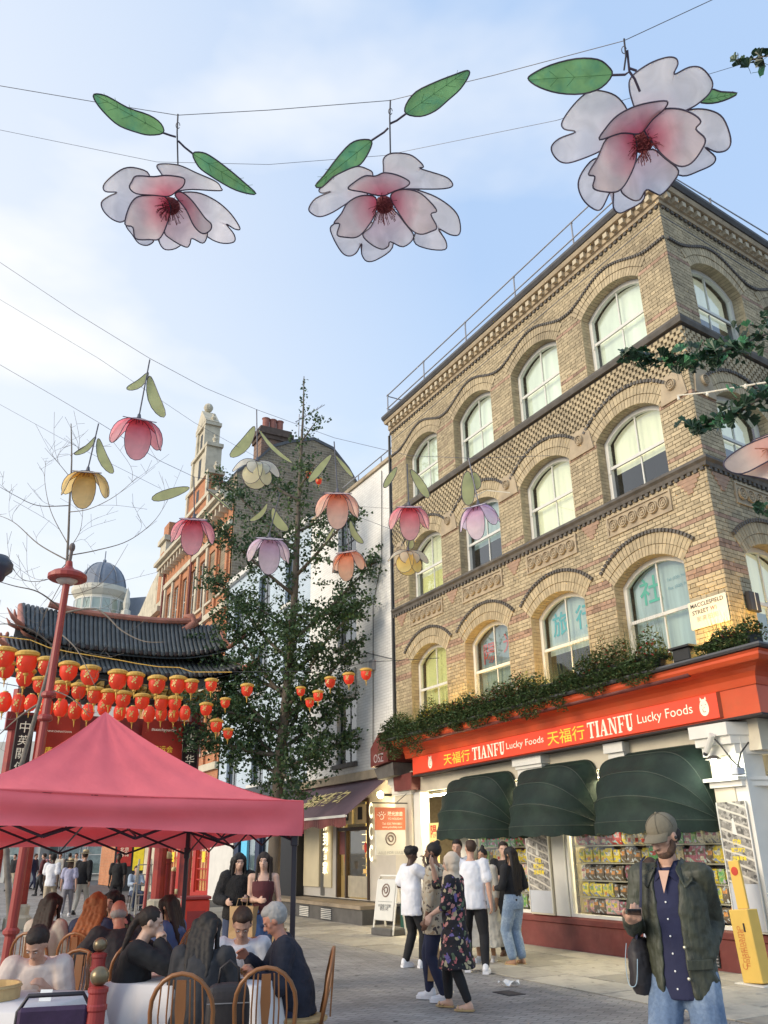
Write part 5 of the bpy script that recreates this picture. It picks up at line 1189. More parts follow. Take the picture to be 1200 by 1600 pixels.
for s, px in ((0, 300), (1, 34)):
 x, z = gplane(px, 985, .35); r_ = MB()
 sg = 1 if s else -1
 r_.tube([(x - sg * .5, .35, z - .15), (x - sg * .15, .35, z), (x + sg * .05, .35, z + .22), (x - sg * .05, .35, z + .42), (x - sg * .28, .35, z + .40)], [.12, .16, .16, .11, .04], 8)
 r_.tube([(x, .35, z + .2), (x + sg * .22, .35, z + .36), (x + sg * .26, .35, z + .55)], [.09, .06, .015], 6); r_.tube([(x + sg * .05, .35, z + .05), (x + sg * .32, .35, z + .14), (x + sg * .42, .35, z + .30)], [.07, .05, .01], 6)
 r_.build('dragon_finial', salmon, GT, smooth=True)
 for k in range(4): b_ = MB(); xx = x + sg * (.35 + .16 * k); b_.ball((xx, .55, z - .2 - .04 * k), (.05, .05, .09), 6, 5); b_.build('ridge_figure', salmon, GT)
for P in (P1, P2):
 for t, sg in ((0, -1), (1, 1)):
  p = P(t, 0); q = MB(); q.tube([P(t, 1), P(t, .5), p, p + Vector((sg * .25, .12, .16)), p + Vector((sg * .42, .2, .38))], [.08, .09, .08, .05, .01], 7); q.build('hip_curl', salmon, GT, smooth=True)
zb = z_e2 - .05
q = MB(); q.box(xr + .5, -.25, zb - .55, xl - .5, .55, zb - .1); q.build('bracket_beam', dark_wood, GT)
bk = MB(); bk.box(-.06, .5, zb - .42, .06, 1.15, zb - .30); bk.box(-.05, .5, zb - .28, .05, 1.35, zb - .16); bk.box(-.12, .9, zb - .3, .12, 1.0, zb - .2); bk = bk.mesh('bracket', gold_p)
n = int((xl - xr - 1.2) / .28)
for i in range(n): link('bracket', bk, GT, T(xr + .7 + .28 * i, 0, 0))
q = MB(); q.box(xr + .3, -.12, zb - 1.35, xl - .3, .18, zb - .9); q.build('tie_beam', gred, GT)
for x in (xr + .55, xr + 1.25, xl - 1.25, xl - .55):
 q = MB(); q.tube([(x, 0, 0), (x, 0, zb - .3)], .17, 12); q.build('column', gred, GT, smooth=False)
 q = MB(); q.lathe([(.32, 0), (.32, .25), (.24, .32), (.26, .5), (.2, .55)], 12, (x, 0, 0)); q.build('column_base', stn, GT)
for k, x, body in ((0, xr + .75, '伦敦华埠國泰民安'), (1, xl - .75, '中英關係萬古長青')):
 q = MB(); q.bbox(x - .22, .30, 2.6, x + .22, .38, zb - 1.0, .02); pl = q.build('plaque', dark_wood, GT)
 for j, s in enumerate(body): text('lettering', s, T(x, .385, zb - 1.3 - .33 * j), wl_m, pl, 1.0, width=.25)
ban = mat('red_banner_cloth', (.50, .045, .025), .6, .15, 2, .3, 5, col2=(.62, .25, .08), c2scale=1.4, c2lo=.6, c2hi=.7, trans=.25)
for px0, px1, pyt, pyb, lb, txt, tpy in ((216, 287, 1128, 1215, 'red street banner with gold pattern and pale lettering behind the tent peak', '#saatchyourday', 1139), (48, 128, 1105, 1200, 'red street banner with gold web address left of the tent peak', 'WWW.CHINATOWN', 1141)):
 (x0, zt_), (x1, zb_) = gplane(px1, pyt, .5), gplane(px0, pyb, .5)
 o = thing('street_banner', lb, 'banner', tuple(GR), grz)
 q = MB(); NX = 14; v = []
 for j in range(9):
  for i in range(NX + 1):
   x = x0 + (x1 - x0) * i / NX; v.append((x, .5 + .07 * math.sin(x * 5 + j * .6), zt_ + (zb_ - zt_) * j / 8 + (.05 * math.sin(i * .9) if j == 8 else 0)))
 q.add(v, [(j * (NX + 1) + i, (j + 1) * (NX + 1) + i, (j + 1) * (NX + 1) + i + 1, j * (NX + 1) + i + 1) for j in range(8) for i in range(NX)]); q.build('cloth', ban, o, smooth=True)
 text('lettering', txt, T((x0 + x1) / 2, .62, gplane(px0, tpy, .6)[1]), wl_m, o, 1.0, width=abs(x1 - x0) * .62)
 text('lettering', '奥运会' if 'peak' in lb and px0 > 200 else '唐人街', T((x0 + x1) / 2, .62, gplane(px0, tpy + 30, .6)[1]), yl_m, o, 1.0, width=abs(x1 - x0) * .5)
silk = mat('red_lantern_silk', (.80, .06, .03), .5, .10, 4.0, trans=.35, emit=.10, ecol=(1, .12, .04), objrand=.3)
rimy = mat('lantern_yellow_fringe', (.78, .50, .10), .6, .1, 8, trans=.2)
paint_g = mat('lantern_gold_print', (.70, .52, .16), .5)
def lantern_meshes(flat):
 b = MB();
 if flat: prof = [(.06, .20), (.17, .19), (.22, .10), (.225, .0), (.20, -.12), (.13, -.22), (.07, -.25)]
 else: prof = [(.07, .27), (.13, .25), (.19, .14), (.21, .0), (.19, -.14), (.13, -.25), (.07, -.27)]
 n = 16; v = []
 for r, z in prof[::-1]:
  for j in range(n * 2): a = PI * j / n; rr_ = r * (1 - (.05 if j % 2 else 0)); v.append((rr_ * math.cos(a), rr_ * math.sin(a), z))
 m = n * 2; b.add(v, [(i * m + j, i * m + (j + 1) % m, (i + 1) * m + (j + 1) % m, (i + 1) * m + j) for i in range(len(prof) - 1) for j in range(m)])
 body = b.mesh('body', silk, smooth=True)
 r = MB()
 if flat: r.lathe([(.20, .10), (.265, .13), (.27, .19), (.19, .24), (.08, .26), (0, .27)], 18)
 else: r.lathe([(.0, .30), (.08, .30), (.08, .26), (.0, .26)], 10)
 rim = r.mesh('cap', rimy if flat else paint_g)
 f = MB()
 for j in range(0):
  a = 2 * PI * j / 18; f.add([(.268 * math.cos(a - .12), .268 * math.sin(a - .12), .13), (.268 * math.cos(a + .12), .268 * math.sin(a + .12), .13), (.262 * math.cos(a), .262 * math.sin(a), .075)], [(0, 1, 2)])
 f.tube([(0, 0, -.24), (0, 0, -.30)], .055, 8); f.tube([(0, 0, -.30), (.01, 0, -.50)], [.028, .008], 6)
 fr = f.mesh('tassel', rimy)
 g_ = MB()
 for k in range(3):
  a0 = k * 2 * PI / 3 - PI / 2
  for (da, dz, s) in ((0, .0, .05), (.22, .07, .03), (-.22, -.06, .03), (.15, -.09, .022), (-.18, .08, .022)):
   a = a0 + da; rad = .226 if not flat else .228; cz = dz
   q4 = []
   for (u, w_) in ((-1, 0), (0, -1.2), (1, 0), (0, 1.2)):
    aa = a + u * s / .2; q4.append((rad * math.cos(aa) * (1 - .9 * (cz + w_ * s) ** 2), rad * math.sin(aa) * (1 - .9 * (cz + w_ * s) ** 2), cz + w_ * s))
   g_.add(q4, [(0, 1, 2, 3)])
 pr = g_.mesh('gold_print', paint_g); s = MB(); s.tube([(0, 0, .25), (0, 0, .55)], .006, 4); st = s.mesh('cord', dark_wood)
 return body, rim, fr, pr, st
LM = {True: lantern_meshes(True), False: lantern_meshes(False)}
lrn = random.Random(9)
def lantern(px, py, Y, wpx, flat, label, group='red lanterns strung across the street'):
 p = at(px, py, Y); sc = wpx * p.y / math.cos(math.atan2(abs(p.x), p.y)) / 1289 / .50 * .97
 o = thing('red_lantern', label, 'lantern', tuple(p), lrn.uniform(-.5, .5), group); o.scale = (sc,) * 3
 o.rotation_euler[0] = lrn.uniform(-.08, .08)
 for nm, me in zip(('body', 'cap', 'tassel', 'gold_print', 'cord'), LM[flat]): link(nm, me, o)
 return p + Vector((0, 0, .5 * sc))
def cable(name, pts, label, r=.008, m=None):
 q = MB(); q.tube(pts, r, 5); o = q.build(name, m or MATS['black_sash_paint']); return tag(o, label, 'cable')
ordn = ['first', 'second', 'third', 'fourth', 'fifth', 'sixth', 'seventh', 'eighth', 'ninth', 'tenth', 'eleventh', 'twelfth', 'thirteenth', 'fourteenth']
rowA = [(8, 1027, 30), (42, 1034, 33), (73, 1041, 28), (107, 1049, 29), (140, 1055, 30), (184, 1062, 30), (211, 1064, 27), (245, 1070, 28), (278, 1070, 27), (299, 1072, 22), (330, 1070, 20)]
rowB = [(9, 1046, 26), (39, 1058, 28), (63, 1070, 24), (96, 1078, 26), (123, 1080, 24), (148, 1086, 25), (170, 1089, 24), (192, 1093, 25), (222, 1096, 24), (252, 1099, 23), (273, 1099, 22)]
rowC = [(6, 1097, 26), (29, 1099, 24), (48, 1098, 22), (71, 1106, 26), (95, 1106, 24), (117, 1110, 24), (137, 1113, 22), (163, 1104, 24), (187, 1113, 22), (207, 1116, 22), (233, 1116, 22), (252, 1115, 21), (271, 1117, 20), (289, 1114, 20)]
for rn, row, Y, flat, lb in (('A', rowA, 17.5, True, 'from the left in the top row, below the gate roof'), ('B', rowB, 19, True, 'from the left in the second row before the gate'), ('C', rowC, 20.5, False, 'from the left in the lowest row of round lanterns')):
 tops = []
 for i, (px, py, w_) in enumerate(row):
  tops.append(lantern(px, py, Y, w_, flat, '%s lantern %s' % (ordn[i], lb)))
 a = tops[0] + (tops[0] - tops[1]) * 2; b = tops[-1] + (tops[-1] - tops[-2]) * 1
 cable('lantern_cable', [a] + tops + [b], 'thin cable carrying the %s row of lanterns' % {'A': 'top', 'B': 'second', 'C': 'lowest'}[rn], .01, rimy if rn == 'A' else None)
tops = []
for px, py, Y, w_, lb in ((572, 1053, 15.5, 19, 'small red lantern hanging alone before the white wall, rightmost of all'), (545, 1060, 16, 19, 'small red lantern before the louvred vent of the white building'), (516, 1066, 16.5, 18, 'small red lantern between the tree and the louvred vent')): tops.append(lantern(px, py, Y, w_, True, lb))
cable('lantern_cable', [tops[0] + Vector((1.4, .2, .1))] + tops + [at(330, 1050, 20)], 'thin cable carrying the small lanterns in front of the white wall', .006)
for px, py, Y, w_, lb in ((497, 1087, 19.4, 17, 'red lantern glimpsed through the right side of the tree crown'), (484, 1098, 19.8, 15, 'lowest red lantern glimpsed right of the tree trunk'), (470, 1080, 19.6, 15, 'red lantern half hidden by leaves right of the tree trunk'), (386, 1078, 20, 20, 'red lantern half hidden by leaves left of the tree trunk'), (352, 1098, 20, 16, 'small red lantern behind the left side of the tree'), (338, 1134, 20, 20, 'red lantern above the right column plaque of the gate'), (356, 1146, 20, 16, 'lower red lantern right of the gate plaque'), (322, 1108, 20, 20, 'red lantern beside the right gate plaque under the leaves'),
       (482, 742, 24, 12, 'tiny orange lantern high against the brown gable, left of the pair'), (498, 752, 24, 12, 'tiny orange lantern high against the brown gable, right of the pair')):
 lantern(px, py, Y, w_, True, lb)
lp = thing('street_lamp', 'tall red street lamp with a wide disc head and finial at the left', 'street lamp', tuple(at(33, 1333, 12.6).xy) + (0,), 0)
pb = at(33, 1333, 12.6); ptop = at(105, 905, 12.6); up_ = ptop - Vector((pb.x, pb.y, 0))
lred = mat('lamp_red_paint', (.33, .045, .035), .45, .12, 3.0, .1, 20)
q = MB(); q.tube([(0, 0, 0), up_ * .5, up_ * 1.0], [.075, .062, .055], 12); q.build('pole', lred, lp, smooth=False)
for f_ in (.12, .62, .68): q = MB(); c_ = up_ * f_; q.lathe([(.08, -.05), (.11, -.02), (.11, .02), (.08, .05)], 12, tuple(c_)); q.build('collar', lred, lp)
q = MB(); q.lathe([(.0, -.02), (.27, -.02), (.30, .0), (.30, .06), (.24, .11), (.11, .15), (.06, .21), (.045, .30)], 20, tuple(up_)); q.build('disc_head', lred, lp)
q = MB(); q.lathe([(.0, -.10), (.10, -.09), (.17, -.03), (.17, -.021)], 14, tuple(up_)); q.build('glass_bowl', mat('frosted_bowl', (.55, .5, .45), .4), lp, smooth=True)
q = MB(); q.tube([up_ + Vector((0, 0, .3)), up_ + Vector((.01, 0, .5))], .03, 8); q.ball(tuple(up_ + Vector((.01, 0, .54))), (.05, .05, .08)); q.build('finial', mat('dull_lamp_grey', (.16, .13, .12), .6), lp)
lh = thing('street_lamp', 'dark round lamp housing jutting in at the left picture edge', 'lamp', tuple(at(-6, 885, 9)), 0)
q = MB(); q.lathe([(.0, .14), (.12, .12), (.18, .04), (.18, -.04), (.12, -.10), (.10, -.16), (0, -.17)], 16); q.build('housing', mat('blue_black_lamp', (.045, .055, .075), .4), lh, smooth=True)
q = MB(); q.tube([(-.15, 0, 0), (-1.4, .1, .2)], .03, 6); q.build('arm', black_fr, lh)
def petal_cloth(name, pale, deep, reach, trans=.55, emit=0.0):
 """fabric petal coloured from a deep throat to a pale rim, by distance from the flower's heart"""
 if name in MATS: return MATS[name]
 m = bpy.data.materials.new(name); m.use_nodes = True; MATS[name] = m; t = m.node_tree; L = t.links.new; b = t.nodes['Principled BSDF']; b.inputs['Roughness'].default_value = .7
 tcn = N(t, 'ShaderNodeTexCoord'); ln = N(t, 'ShaderNodeVectorMath', operation='LENGTH'); L(tcn.outputs['Object'], ln.inputs[0])
 nz_ = N(t, 'ShaderNodeTexNoise'); nz_.inputs['Scale'].default_value = 5; nz_.inputs['Detail'].default_value = 5; L(tcn.outputs['Object'], nz_.inputs[0])
 ma = N(t, 'ShaderNodeMath', operation='MULTIPLY_ADD'); L(nz_.outputs[0], ma.inputs[0]); ma.inputs[1].default_value = reach * .35; L(ln.outputs['Value'], ma.inputs[2])
 mr_ = N(t, 'ShaderNodeMapRange'); mr_.inputs[1].default_value = reach * .30; mr_.inputs[2].default_value = reach * 1.15; L(ma.outputs[0], mr_.inputs[0])
 k = N(t, 'ShaderNodeMixRGB'); k.inputs[1].default_value = (*deep, 1); k.inputs[2].default_value = (*pale, 1); L(mr_.outputs[0], k.inputs[0])
 n2 = N(t, 'ShaderNodeTexNoise'); n2.inputs['Scale'].default_value = 3.5; n2.inputs['Detail'].default_value = 8; n2.inputs['Distortion'].default_value = 1.5; L(tcn.outputs['Object'], n2.inputs[0])
 m2 = N(t, 'ShaderNodeMapRange'); m2.inputs[1].default_value = .3; m2.inputs[2].default_value = .7; m2.inputs[3].default_value = .86; m2.inputs[4].default_value = 1.1; L(n2.outputs[0], m2.inputs[0])
 sc = N(t, 'ShaderNodeVectorMath', operation='SCALE'); L(k.outputs[0], sc.inputs[0]); L(m2.outputs[0], sc.inputs['Scale']); L(sc.outputs[0], b.inputs['Base Color'])
 tr = N(t, 'ShaderNodeBsdfTranslucent'); L(sc.outputs[0], tr.inputs[0]); ms = N(t, 'ShaderNodeMixShader'); ms.inputs[0].default_value = trans
 o_ = t.nodes['Material Output']; L(b.outputs[0], ms.inputs[1]); L(tr.outputs[0], ms.inputs[2]); L(ms.outputs[0], o_.inputs['Surface'])
 return m
wire_m = mat('dark_petal_wire', (.055, .04, .07), .5); rod_m = mat('hanging_rod', (.12, .12, .14), .5, metal=.4)
outer_c = petal_cloth('outer_petal_cloth', (.90, .85, .86), (.85, .60, .64), .5, .68)
inner_c = petal_cloth('inner_petal_cloth', (.82, .70, .70), (.66, .03, .11), .42, .6)
leaf_c = mat('green_leaf_cloth', (.26, .50, .20), .7, .2, 5, col2=(.14, .40, .22), c2scale=4, trans=.6)
leaf_pale = mat('olive_leaf_cloth', (.50, .54, .28), .7, .15, 5, trans=.55); leaf_grey = mat('grey_leaf_cloth', (.42, .47, .44), .7, .12, 5, trans=.4)
stam_m = mat('stamen_maroon', (.16, .02, .025), .7)
def sheet(outline, H, mapf, name, material, parent, wire_r, vein=False, rings=5):
 """sheet filling an outline (around centre H), lifted by mapf(x,y)->Vector, with a wire along its rim"""
 n = len(outline); v = [mapf(*H)]; f = []
 for k in range(1, rings + 1):
  t = k / rings
  for a, b in outline: v.append(mapf(H[0] + (a - H[0]) * t, H[1] + (b - H[1]) * t))
 for j in range(n): f.append((0, 1 + j, 1 + (j + 1) % n))
 for k in range(rings - 1):
  for j in range(n): a = 1 + k * n; f.append((a + j, a + n + j, a + n + (j + 1) % n, a + (j + 1) % n))
 q = MB(); q.add(v, f); o = q.build(name, material, parent, smooth=True)
 if wire_r:
  r = MB(); r.tube([mapf(*p) for p in outline] + [mapf(*outline[0])], wire_r, 5, cap=False); r.build('rim_wire', wire_m, o)
 return o
def smooth_outline(pts, sub=4):
 n = len(pts); out = []
 for i in range(n):
  p0, p1, p2, p3 = [Vector(pts[(i + k - 1) % n]) for k in range(4)]
  for s in range(sub):
   t = s / sub; out.append(tuple(.5 * ((2 * p1) + (p2 - p0) * t + (2 * p0 - 5 * p1 + 4 * p2 - p3) * t * t + (3 * p1 - p0 - 3 * p2 + p3) * t ** 3)))
 return out
def big_flower(label, cpx, cpy, Y, petals_px, leaves_px, stem_px, rod_top, z0, group='large pale pink hanging flowers'):
 """petal outlines in photo pixels, each standing at its own depth and tilt about the flower's heart"""
 c = at(cpx, cpy, Y); fl = thing('hanging_flower', label, 'hanging flower', tuple(c), 0, group)
 vr = (c - Vector((0, 0, EYE))).normalized(); ux = _rt if True else None
 ux = Vector((0, 0, 1)).cross(vr).normalized() * -1
 if ux.x < 0: ux = -ux
 uy = vr.cross(ux); uy = uy if uy.z > 0 else -uy
 D = (c - Vector((0, 0, EYE))).length;
 def loc3(px, py, depth):
  r = ray(px, py).normalized(); return Vector((0, 0, EYE)) + r * ((D + depth) / r.dot(vr)) - c
 for kind, pts, d0, d1 in petals_px:
  out_ = smooth_outline(pts); cx = sum(p[0] for p in pts) / len(pts); cy = sum(p[1] for p in pts) / len(pts)
  dist_max = max(math.hypot(p[0] - cpx, p[1] - cpy) for p in pts)
  def mp_(x, y, d0=d0, d1=d1, dm=dist_max, cx=cx, cy=cy):
   t = math.hypot(x - cpx, y - cpy) / dm; s = math.hypot(x - cx, y - cy) / dm
   return loc3(x, y, d0 + (d1 - d0) * t ** 1.5 - .05 * (1 - min(s * 2, 1)) + .012 * math.sin(x * .13) * t)
  sheet(out_, (cx, cy), mp_, 'petal', outer_c if kind == 'o' else inner_c, fl, .0075)
 for pts, dd in leaves_px:
  out_ = smooth_outline(pts, 3); cx = sum(p[0] for p in pts) / len(pts); cy = sum(p[1] for p in pts) / len(pts)
  lf = sheet(out_, (cx, cy), lambda x, y, dd=dd: loc3(x, y, dd + .02 * math.sin(x * .08)), 'leaf', leaf_c, fl, .0075)
  far_ = max(range(len(pts)), key=lambda k: math.hypot(pts[k][0] - pts[0][0], pts[k][1] - pts[0][1])); a, b = Vector(pts[0]), Vector(pts[far_]); r = MB()
  r.tube([loc3(*(a.lerp(b, t / 6)), dd - .012 + .02 * math.sin(a.lerp(b, t / 6).x * .08)) for t in range(7)], .0035, 4)
  nn = Vector((-(b - a).y, (b - a).x)).normalized() * .11 * (b - a).length
  for t in (.25, .45, .65, .8):
   for s in (-1, 1):
    p = a.lerp(b, t); e_ = a.lerp(b, t + .10) + nn * s * (1 - abs(t - .5)); r.tube([loc3(p.x, p.y, dd - .012), loc3(e_.x, e_.y, dd - .008)], .0022, 3)
  r.build('vein', mat('leaf_vein', (.07, .22, .07), .7), lf)
 for pts in stem_px:
  q = MB(); q.tube([loc3(x, y, .03) for x, y in pts], .011, 6); q.build('stem', wire_m, fl)
 q = MB(); q.tube([loc3(*rod_top, .02), loc3(rod_top[0] + (cpx - rod_top[0]) * .1, rod_top[1] + 28, .02), loc3(rod_top[0] * .97 + cpx * .03 if 0 else rod_top[0], z0, .05)], .009, 6); q.build('rod', rod_m, fl)
 q = MB(); hk = loc3(rod_top[0], rod_top[1] + 18, .02)
 q.tube([hk + (ux * math.cos(t * PI / 6) * .02 + uy * math.sin(t * PI / 6) * .03) for t in range(12)], .004, 4); q.build('hook', rod_m, fl)
 q = MB(); rr = random.Random(int(cpx)); R0 = Matrix((ux, uy, vr)).transposed().to_4x4()
 q.ball((0, 0, .02), (.105, .095, .05), 14, 8, M=R0)
 for k in range(60):
  a = rr.uniform(0, 2 * PI); r1 = .085 * math.sqrt(rr.random()); q.ball((r1 * math.cos(a), r1 * math.sin(a) * .9, -.05 - .02 * rr.random()), .009, 5, 3, M=R0)
 q.build('flower_heart', stam_m, fl)
 for k in range(46):
  a = rr.uniform(PI * 1.0, PI * 2.0) if k < 38 else rr.uniform(0, PI); L_ = rr.uniform(.10, .185); p0 = Vector((.05 * math.cos(a), .045 * math.sin(a), -.03)); p1 = Vector((L_ * .8 * math.cos(a), L_ * .75 * math.sin(a) - .01, -.08)); p2 = Vector((L_ * math.cos(a + rr.uniform(-.15, .15)), L_ * math.sin(a) - .025, -.06 + rr.uniform(-.03, .03)))
  q = MB(); q.tube([R0 @ p0, R0 @ p1, R0 @ p2], .0028, 4); q.ball(tuple(R0 @ p2), .006, 5, 3); q.build('stamen', stam_m, fl)
 return fl
Z = lambda pts, ox, oy: [(ox + x / 3.0, oy + y / 3.0) for x, y in pts]
o1 = lambda p: Z(p, 0, 60); o2 = lambda p: Z(p, 400, 60); o3 = lambda p: Z(p, 800, 0)
F1 = [('o', o1([(700, 640), (640, 608), (580, 610), (520, 650), (485, 690), (495, 718), (548, 722), (510, 740), (475, 770), (490, 815), (540, 855), (590, 850), (680, 740)]), .10, .28),
  ('o', o1([(760, 640), (735, 600), (760, 588), (840, 595), (920, 630), (1010, 670), (1035, 700), (1030, 714), (900, 708), (800, 712)]), .12, .30),
  ('o', o1([(830, 735), (920, 722), (1010, 760), (1080, 820), (1125, 890), (1100, 893), (1060, 870), (1098, 920), (1095, 955), (1030, 958), (960, 920), (880, 830)]), .10, .26),
  ('o', o1([(590, 870), (620, 920), (650, 960), (690, 970), (720, 950), (700, 930), (750, 900), (745, 950), (775, 990), (840, 975), (880, 900), (760, 800), (640, 820)]), .16, .30),
  ('i', o1([(860, 690), (860, 655), (780, 642), (720, 648), (640, 645), (618, 670), (607, 700), (640, 728), (720, 735), (790, 740), (830, 715)]), -.02, -.18),
  ('i', o1([(770, 740), (700, 735), (640, 745), (605, 790), (585, 870), (622, 885), (635, 938), (700, 943), (745, 940), (775, 890), (800, 800)]), -.03, -.20),
  ('o', o1([(800, 800), (770, 900), (800, 940), (870, 978), (890, 965), (900, 938), (950, 960), (970, 930), (965, 900), (900, 800), (840, 760)]), .02, .10),
  ('i', o1([(820, 735), (870, 800), (910, 880), (950, 915), (985, 900), (990, 870), (960, 840), (900, 760), (850, 720)]), -.02, -.14)]
L1 = [(o1([(765, 443), (755, 400), (700, 360), (600, 325), (500, 270), (440, 262), (450, 300), (500, 360), (560, 410), (640, 440), (700, 453)]), .06), (o1([(903, 540), (950, 535), (1000, 560), (1080, 620), (1150, 680), (1200, 728), (1150, 725), (1080, 700), (980, 640), (930, 600)]), -.04)]
F2 = [('o', o2([(548, 640), (520, 612), (470, 600), (400, 620), (330, 680), (295, 710), (310, 725), (350, 718), (280, 750), (248, 795), (260, 820), (300, 836), (360, 815), (450, 760), (520, 735)]), .10, .28),
  ('o', o2([(610, 700), (597, 600), (600, 560), (640, 538), (720, 545), (770, 580), (785, 603), (770, 610), (880, 645), (915, 670), (918, 695), (860, 706), (720, 705)]), .12, .30),
  ('o', o2([(720, 715), (800, 725), (880, 765), (940, 820), (958, 880), (950, 920), (910, 920), (855, 893), (890, 950), (885, 990), (800, 985), (740, 950), (760, 850)]), .10, .28),
  ('o', o2([(352, 880), (360, 930), (400, 1000), (435, 1020), (470, 1005), (495, 962), (495, 1010), (520, 1045), (570, 1035), (640, 980), (620, 900), (500, 850), (420, 850)]), .16, .30),
  ('i', o2([(590, 738), (500, 720), (432, 705), (460, 675), (510, 645), (560, 645), (600, 630), (660, 640), (718, 670), (705, 695), (650, 715)]), -.02, -.18),
  ('i', o2([(560, 745), (490, 738), (430, 770), (400, 820), (365, 865), (392, 870), (380, 920), (420, 932), (470, 932), (510, 900), (560, 820)]), -.03, -.20),
  ('i', o2([(630, 740), (680, 708), (760, 720), (820, 770), (847, 810), (820, 825), (848, 885), (820, 905), (770, 918), (720, 890), (670, 820)]), -.03, -.20),
  ('o', o2([(580, 800), (540, 880), (500, 920), (540, 965), (590, 988), (620, 975), (630, 953), (690, 977), (740, 930), (700, 870), (640, 800)]), .02, .10)]
L2 = [(o2([(703, 353), (703, 310), (750, 250), (840, 205), (930, 170), (990, 150), (1000, 170), (960, 235), (900, 290), (840, 340), (770, 366)]), .05), (o2([(542, 480), (490, 475), (440, 495), (380, 560), (320, 640), (278, 690), (310, 697), (360, 650), (440, 610), (490, 590), (530, 530)]), -.03)]
F3 = [('o', o3([(545, 540), (500, 460), (430, 428), (360, 430), (290, 490), (235, 570), (245, 605), (298, 618), (220, 650), (184, 690), (200, 735), (240, 763), (300, 755), (420, 705), (500, 640)]), .10, .26),
  ('o', o3([(575, 510), (550, 420), (560, 360), (640, 300), (720, 270), (765, 272), (778, 300), (760, 348), (830, 315), (890, 320), (938, 380), (930, 430), (880, 480), (820, 515), (700, 560), (600, 580)]), .12, .28),
  ('o', o3([(780, 540), (850, 512), (930, 518), (990, 555), (1025, 650), (1010, 700), (960, 713), (905, 690), (952, 735), (940, 770), (880, 800), (800, 825), (740, 780), (720, 640)]), .12, .28),
  ('o', o3([(400, 740), (340, 790), (310, 860), (330, 930), (380, 978), (420, 978), (460, 900), (475, 900), (475, 970), (500, 998), (540, 985), (620, 930), (600, 820), (500, 760)]), .16, .30),
  ('i', o3([(590, 628), (510, 625), (410, 655), (440, 600), (490, 545), (560, 505), (640, 482), (725, 474), (715, 510), (660, 560), (620, 610)]), -.02, -.18),
  ('i', o3([(620, 610), (640, 560), (700, 515), (780, 510), (850, 535), (885, 570), (862, 605), (905, 650), (890, 700), (840, 765), (780, 778), (710, 730), (660, 670)]), -.04, -.20),
  ('i', o3([(570, 630), (500, 625), (440, 655), (400, 740), (358, 815), (388, 828), (380, 880), (430, 898), (500, 895), (550, 830), (585, 730)]), -.03, -.20),
  ('o', o3([(600, 730), (550, 820), (510, 890), (560, 935), (600, 935), (630, 890), (670, 905), (700, 912), (750, 860), (780, 800), (720, 745), (660, 700)]), .02, .10)]
L3 = [(o3([(470, 350), (450, 310), (400, 278), (300, 275), (180, 305), (90, 350), (78, 375), (130, 410), (220, 437), (330, 440), (420, 410)]), .04), (o3([(878, 475), (930, 420), (980, 430), (1055, 437), (1010, 465), (940, 484)]), .34)]
YF = 7.0
big_flower('left one of the three large pale flowers, above the empty sky', 266, 322, YF, F1, L1, [o1([(765, 443), (800, 455), (825, 462)]), o1([(835, 480), (865, 510), (903, 540)])], (278, 178), 258)
big_flower('middle one of the three large pale flowers, leaf crossing the cable', 600, 320, YF, F2, L2, [o2([(703, 353), (660, 385), (628, 400)]), o2([(542, 478), (600, 440), (620, 420)])], (610, 156), 240)
big_flower('largest of the three pale flowers, hanging over the building corner', 1004, 222, YF * .82, F3, L3, [o3([(470, 352), (530, 350), (550, 335), (540, 235)]), o3([(550, 320), (585, 332)]), o3([(550, 335), (575, 370), (600, 430)])], (975, 60), 110)
def wire(pts, label, r=.006): return cable('hanging_wire', pts, label, r * .62, rod_m)
wire([at(-60, 124, YF), at(0, 134, YF), at(147, 159, YF), at(277, 180, YF), at(420, 172, YF), at(609, 157, YF), at(770, 118, YF * .92), at(974, 64, YF * .82), at(1112, 0, YF * .78), at(1200, -45, YF * .75)], 'steel wire across the top of the sky carrying the three large flowers', .0065)
wire([at(-60, 190, YF + .6), at(0, 203, YF + .6), at(245, 253, YF + .6), at(420, 257, YF + .6), at(600, 243, YF + .6), at(870, 188, YF * .92), at(1150, 103, YF * .88), at(1210, 80, YF * .85)], 'second thinner wire crossing behind the stems of the large flowers', .0045)
TC = {}
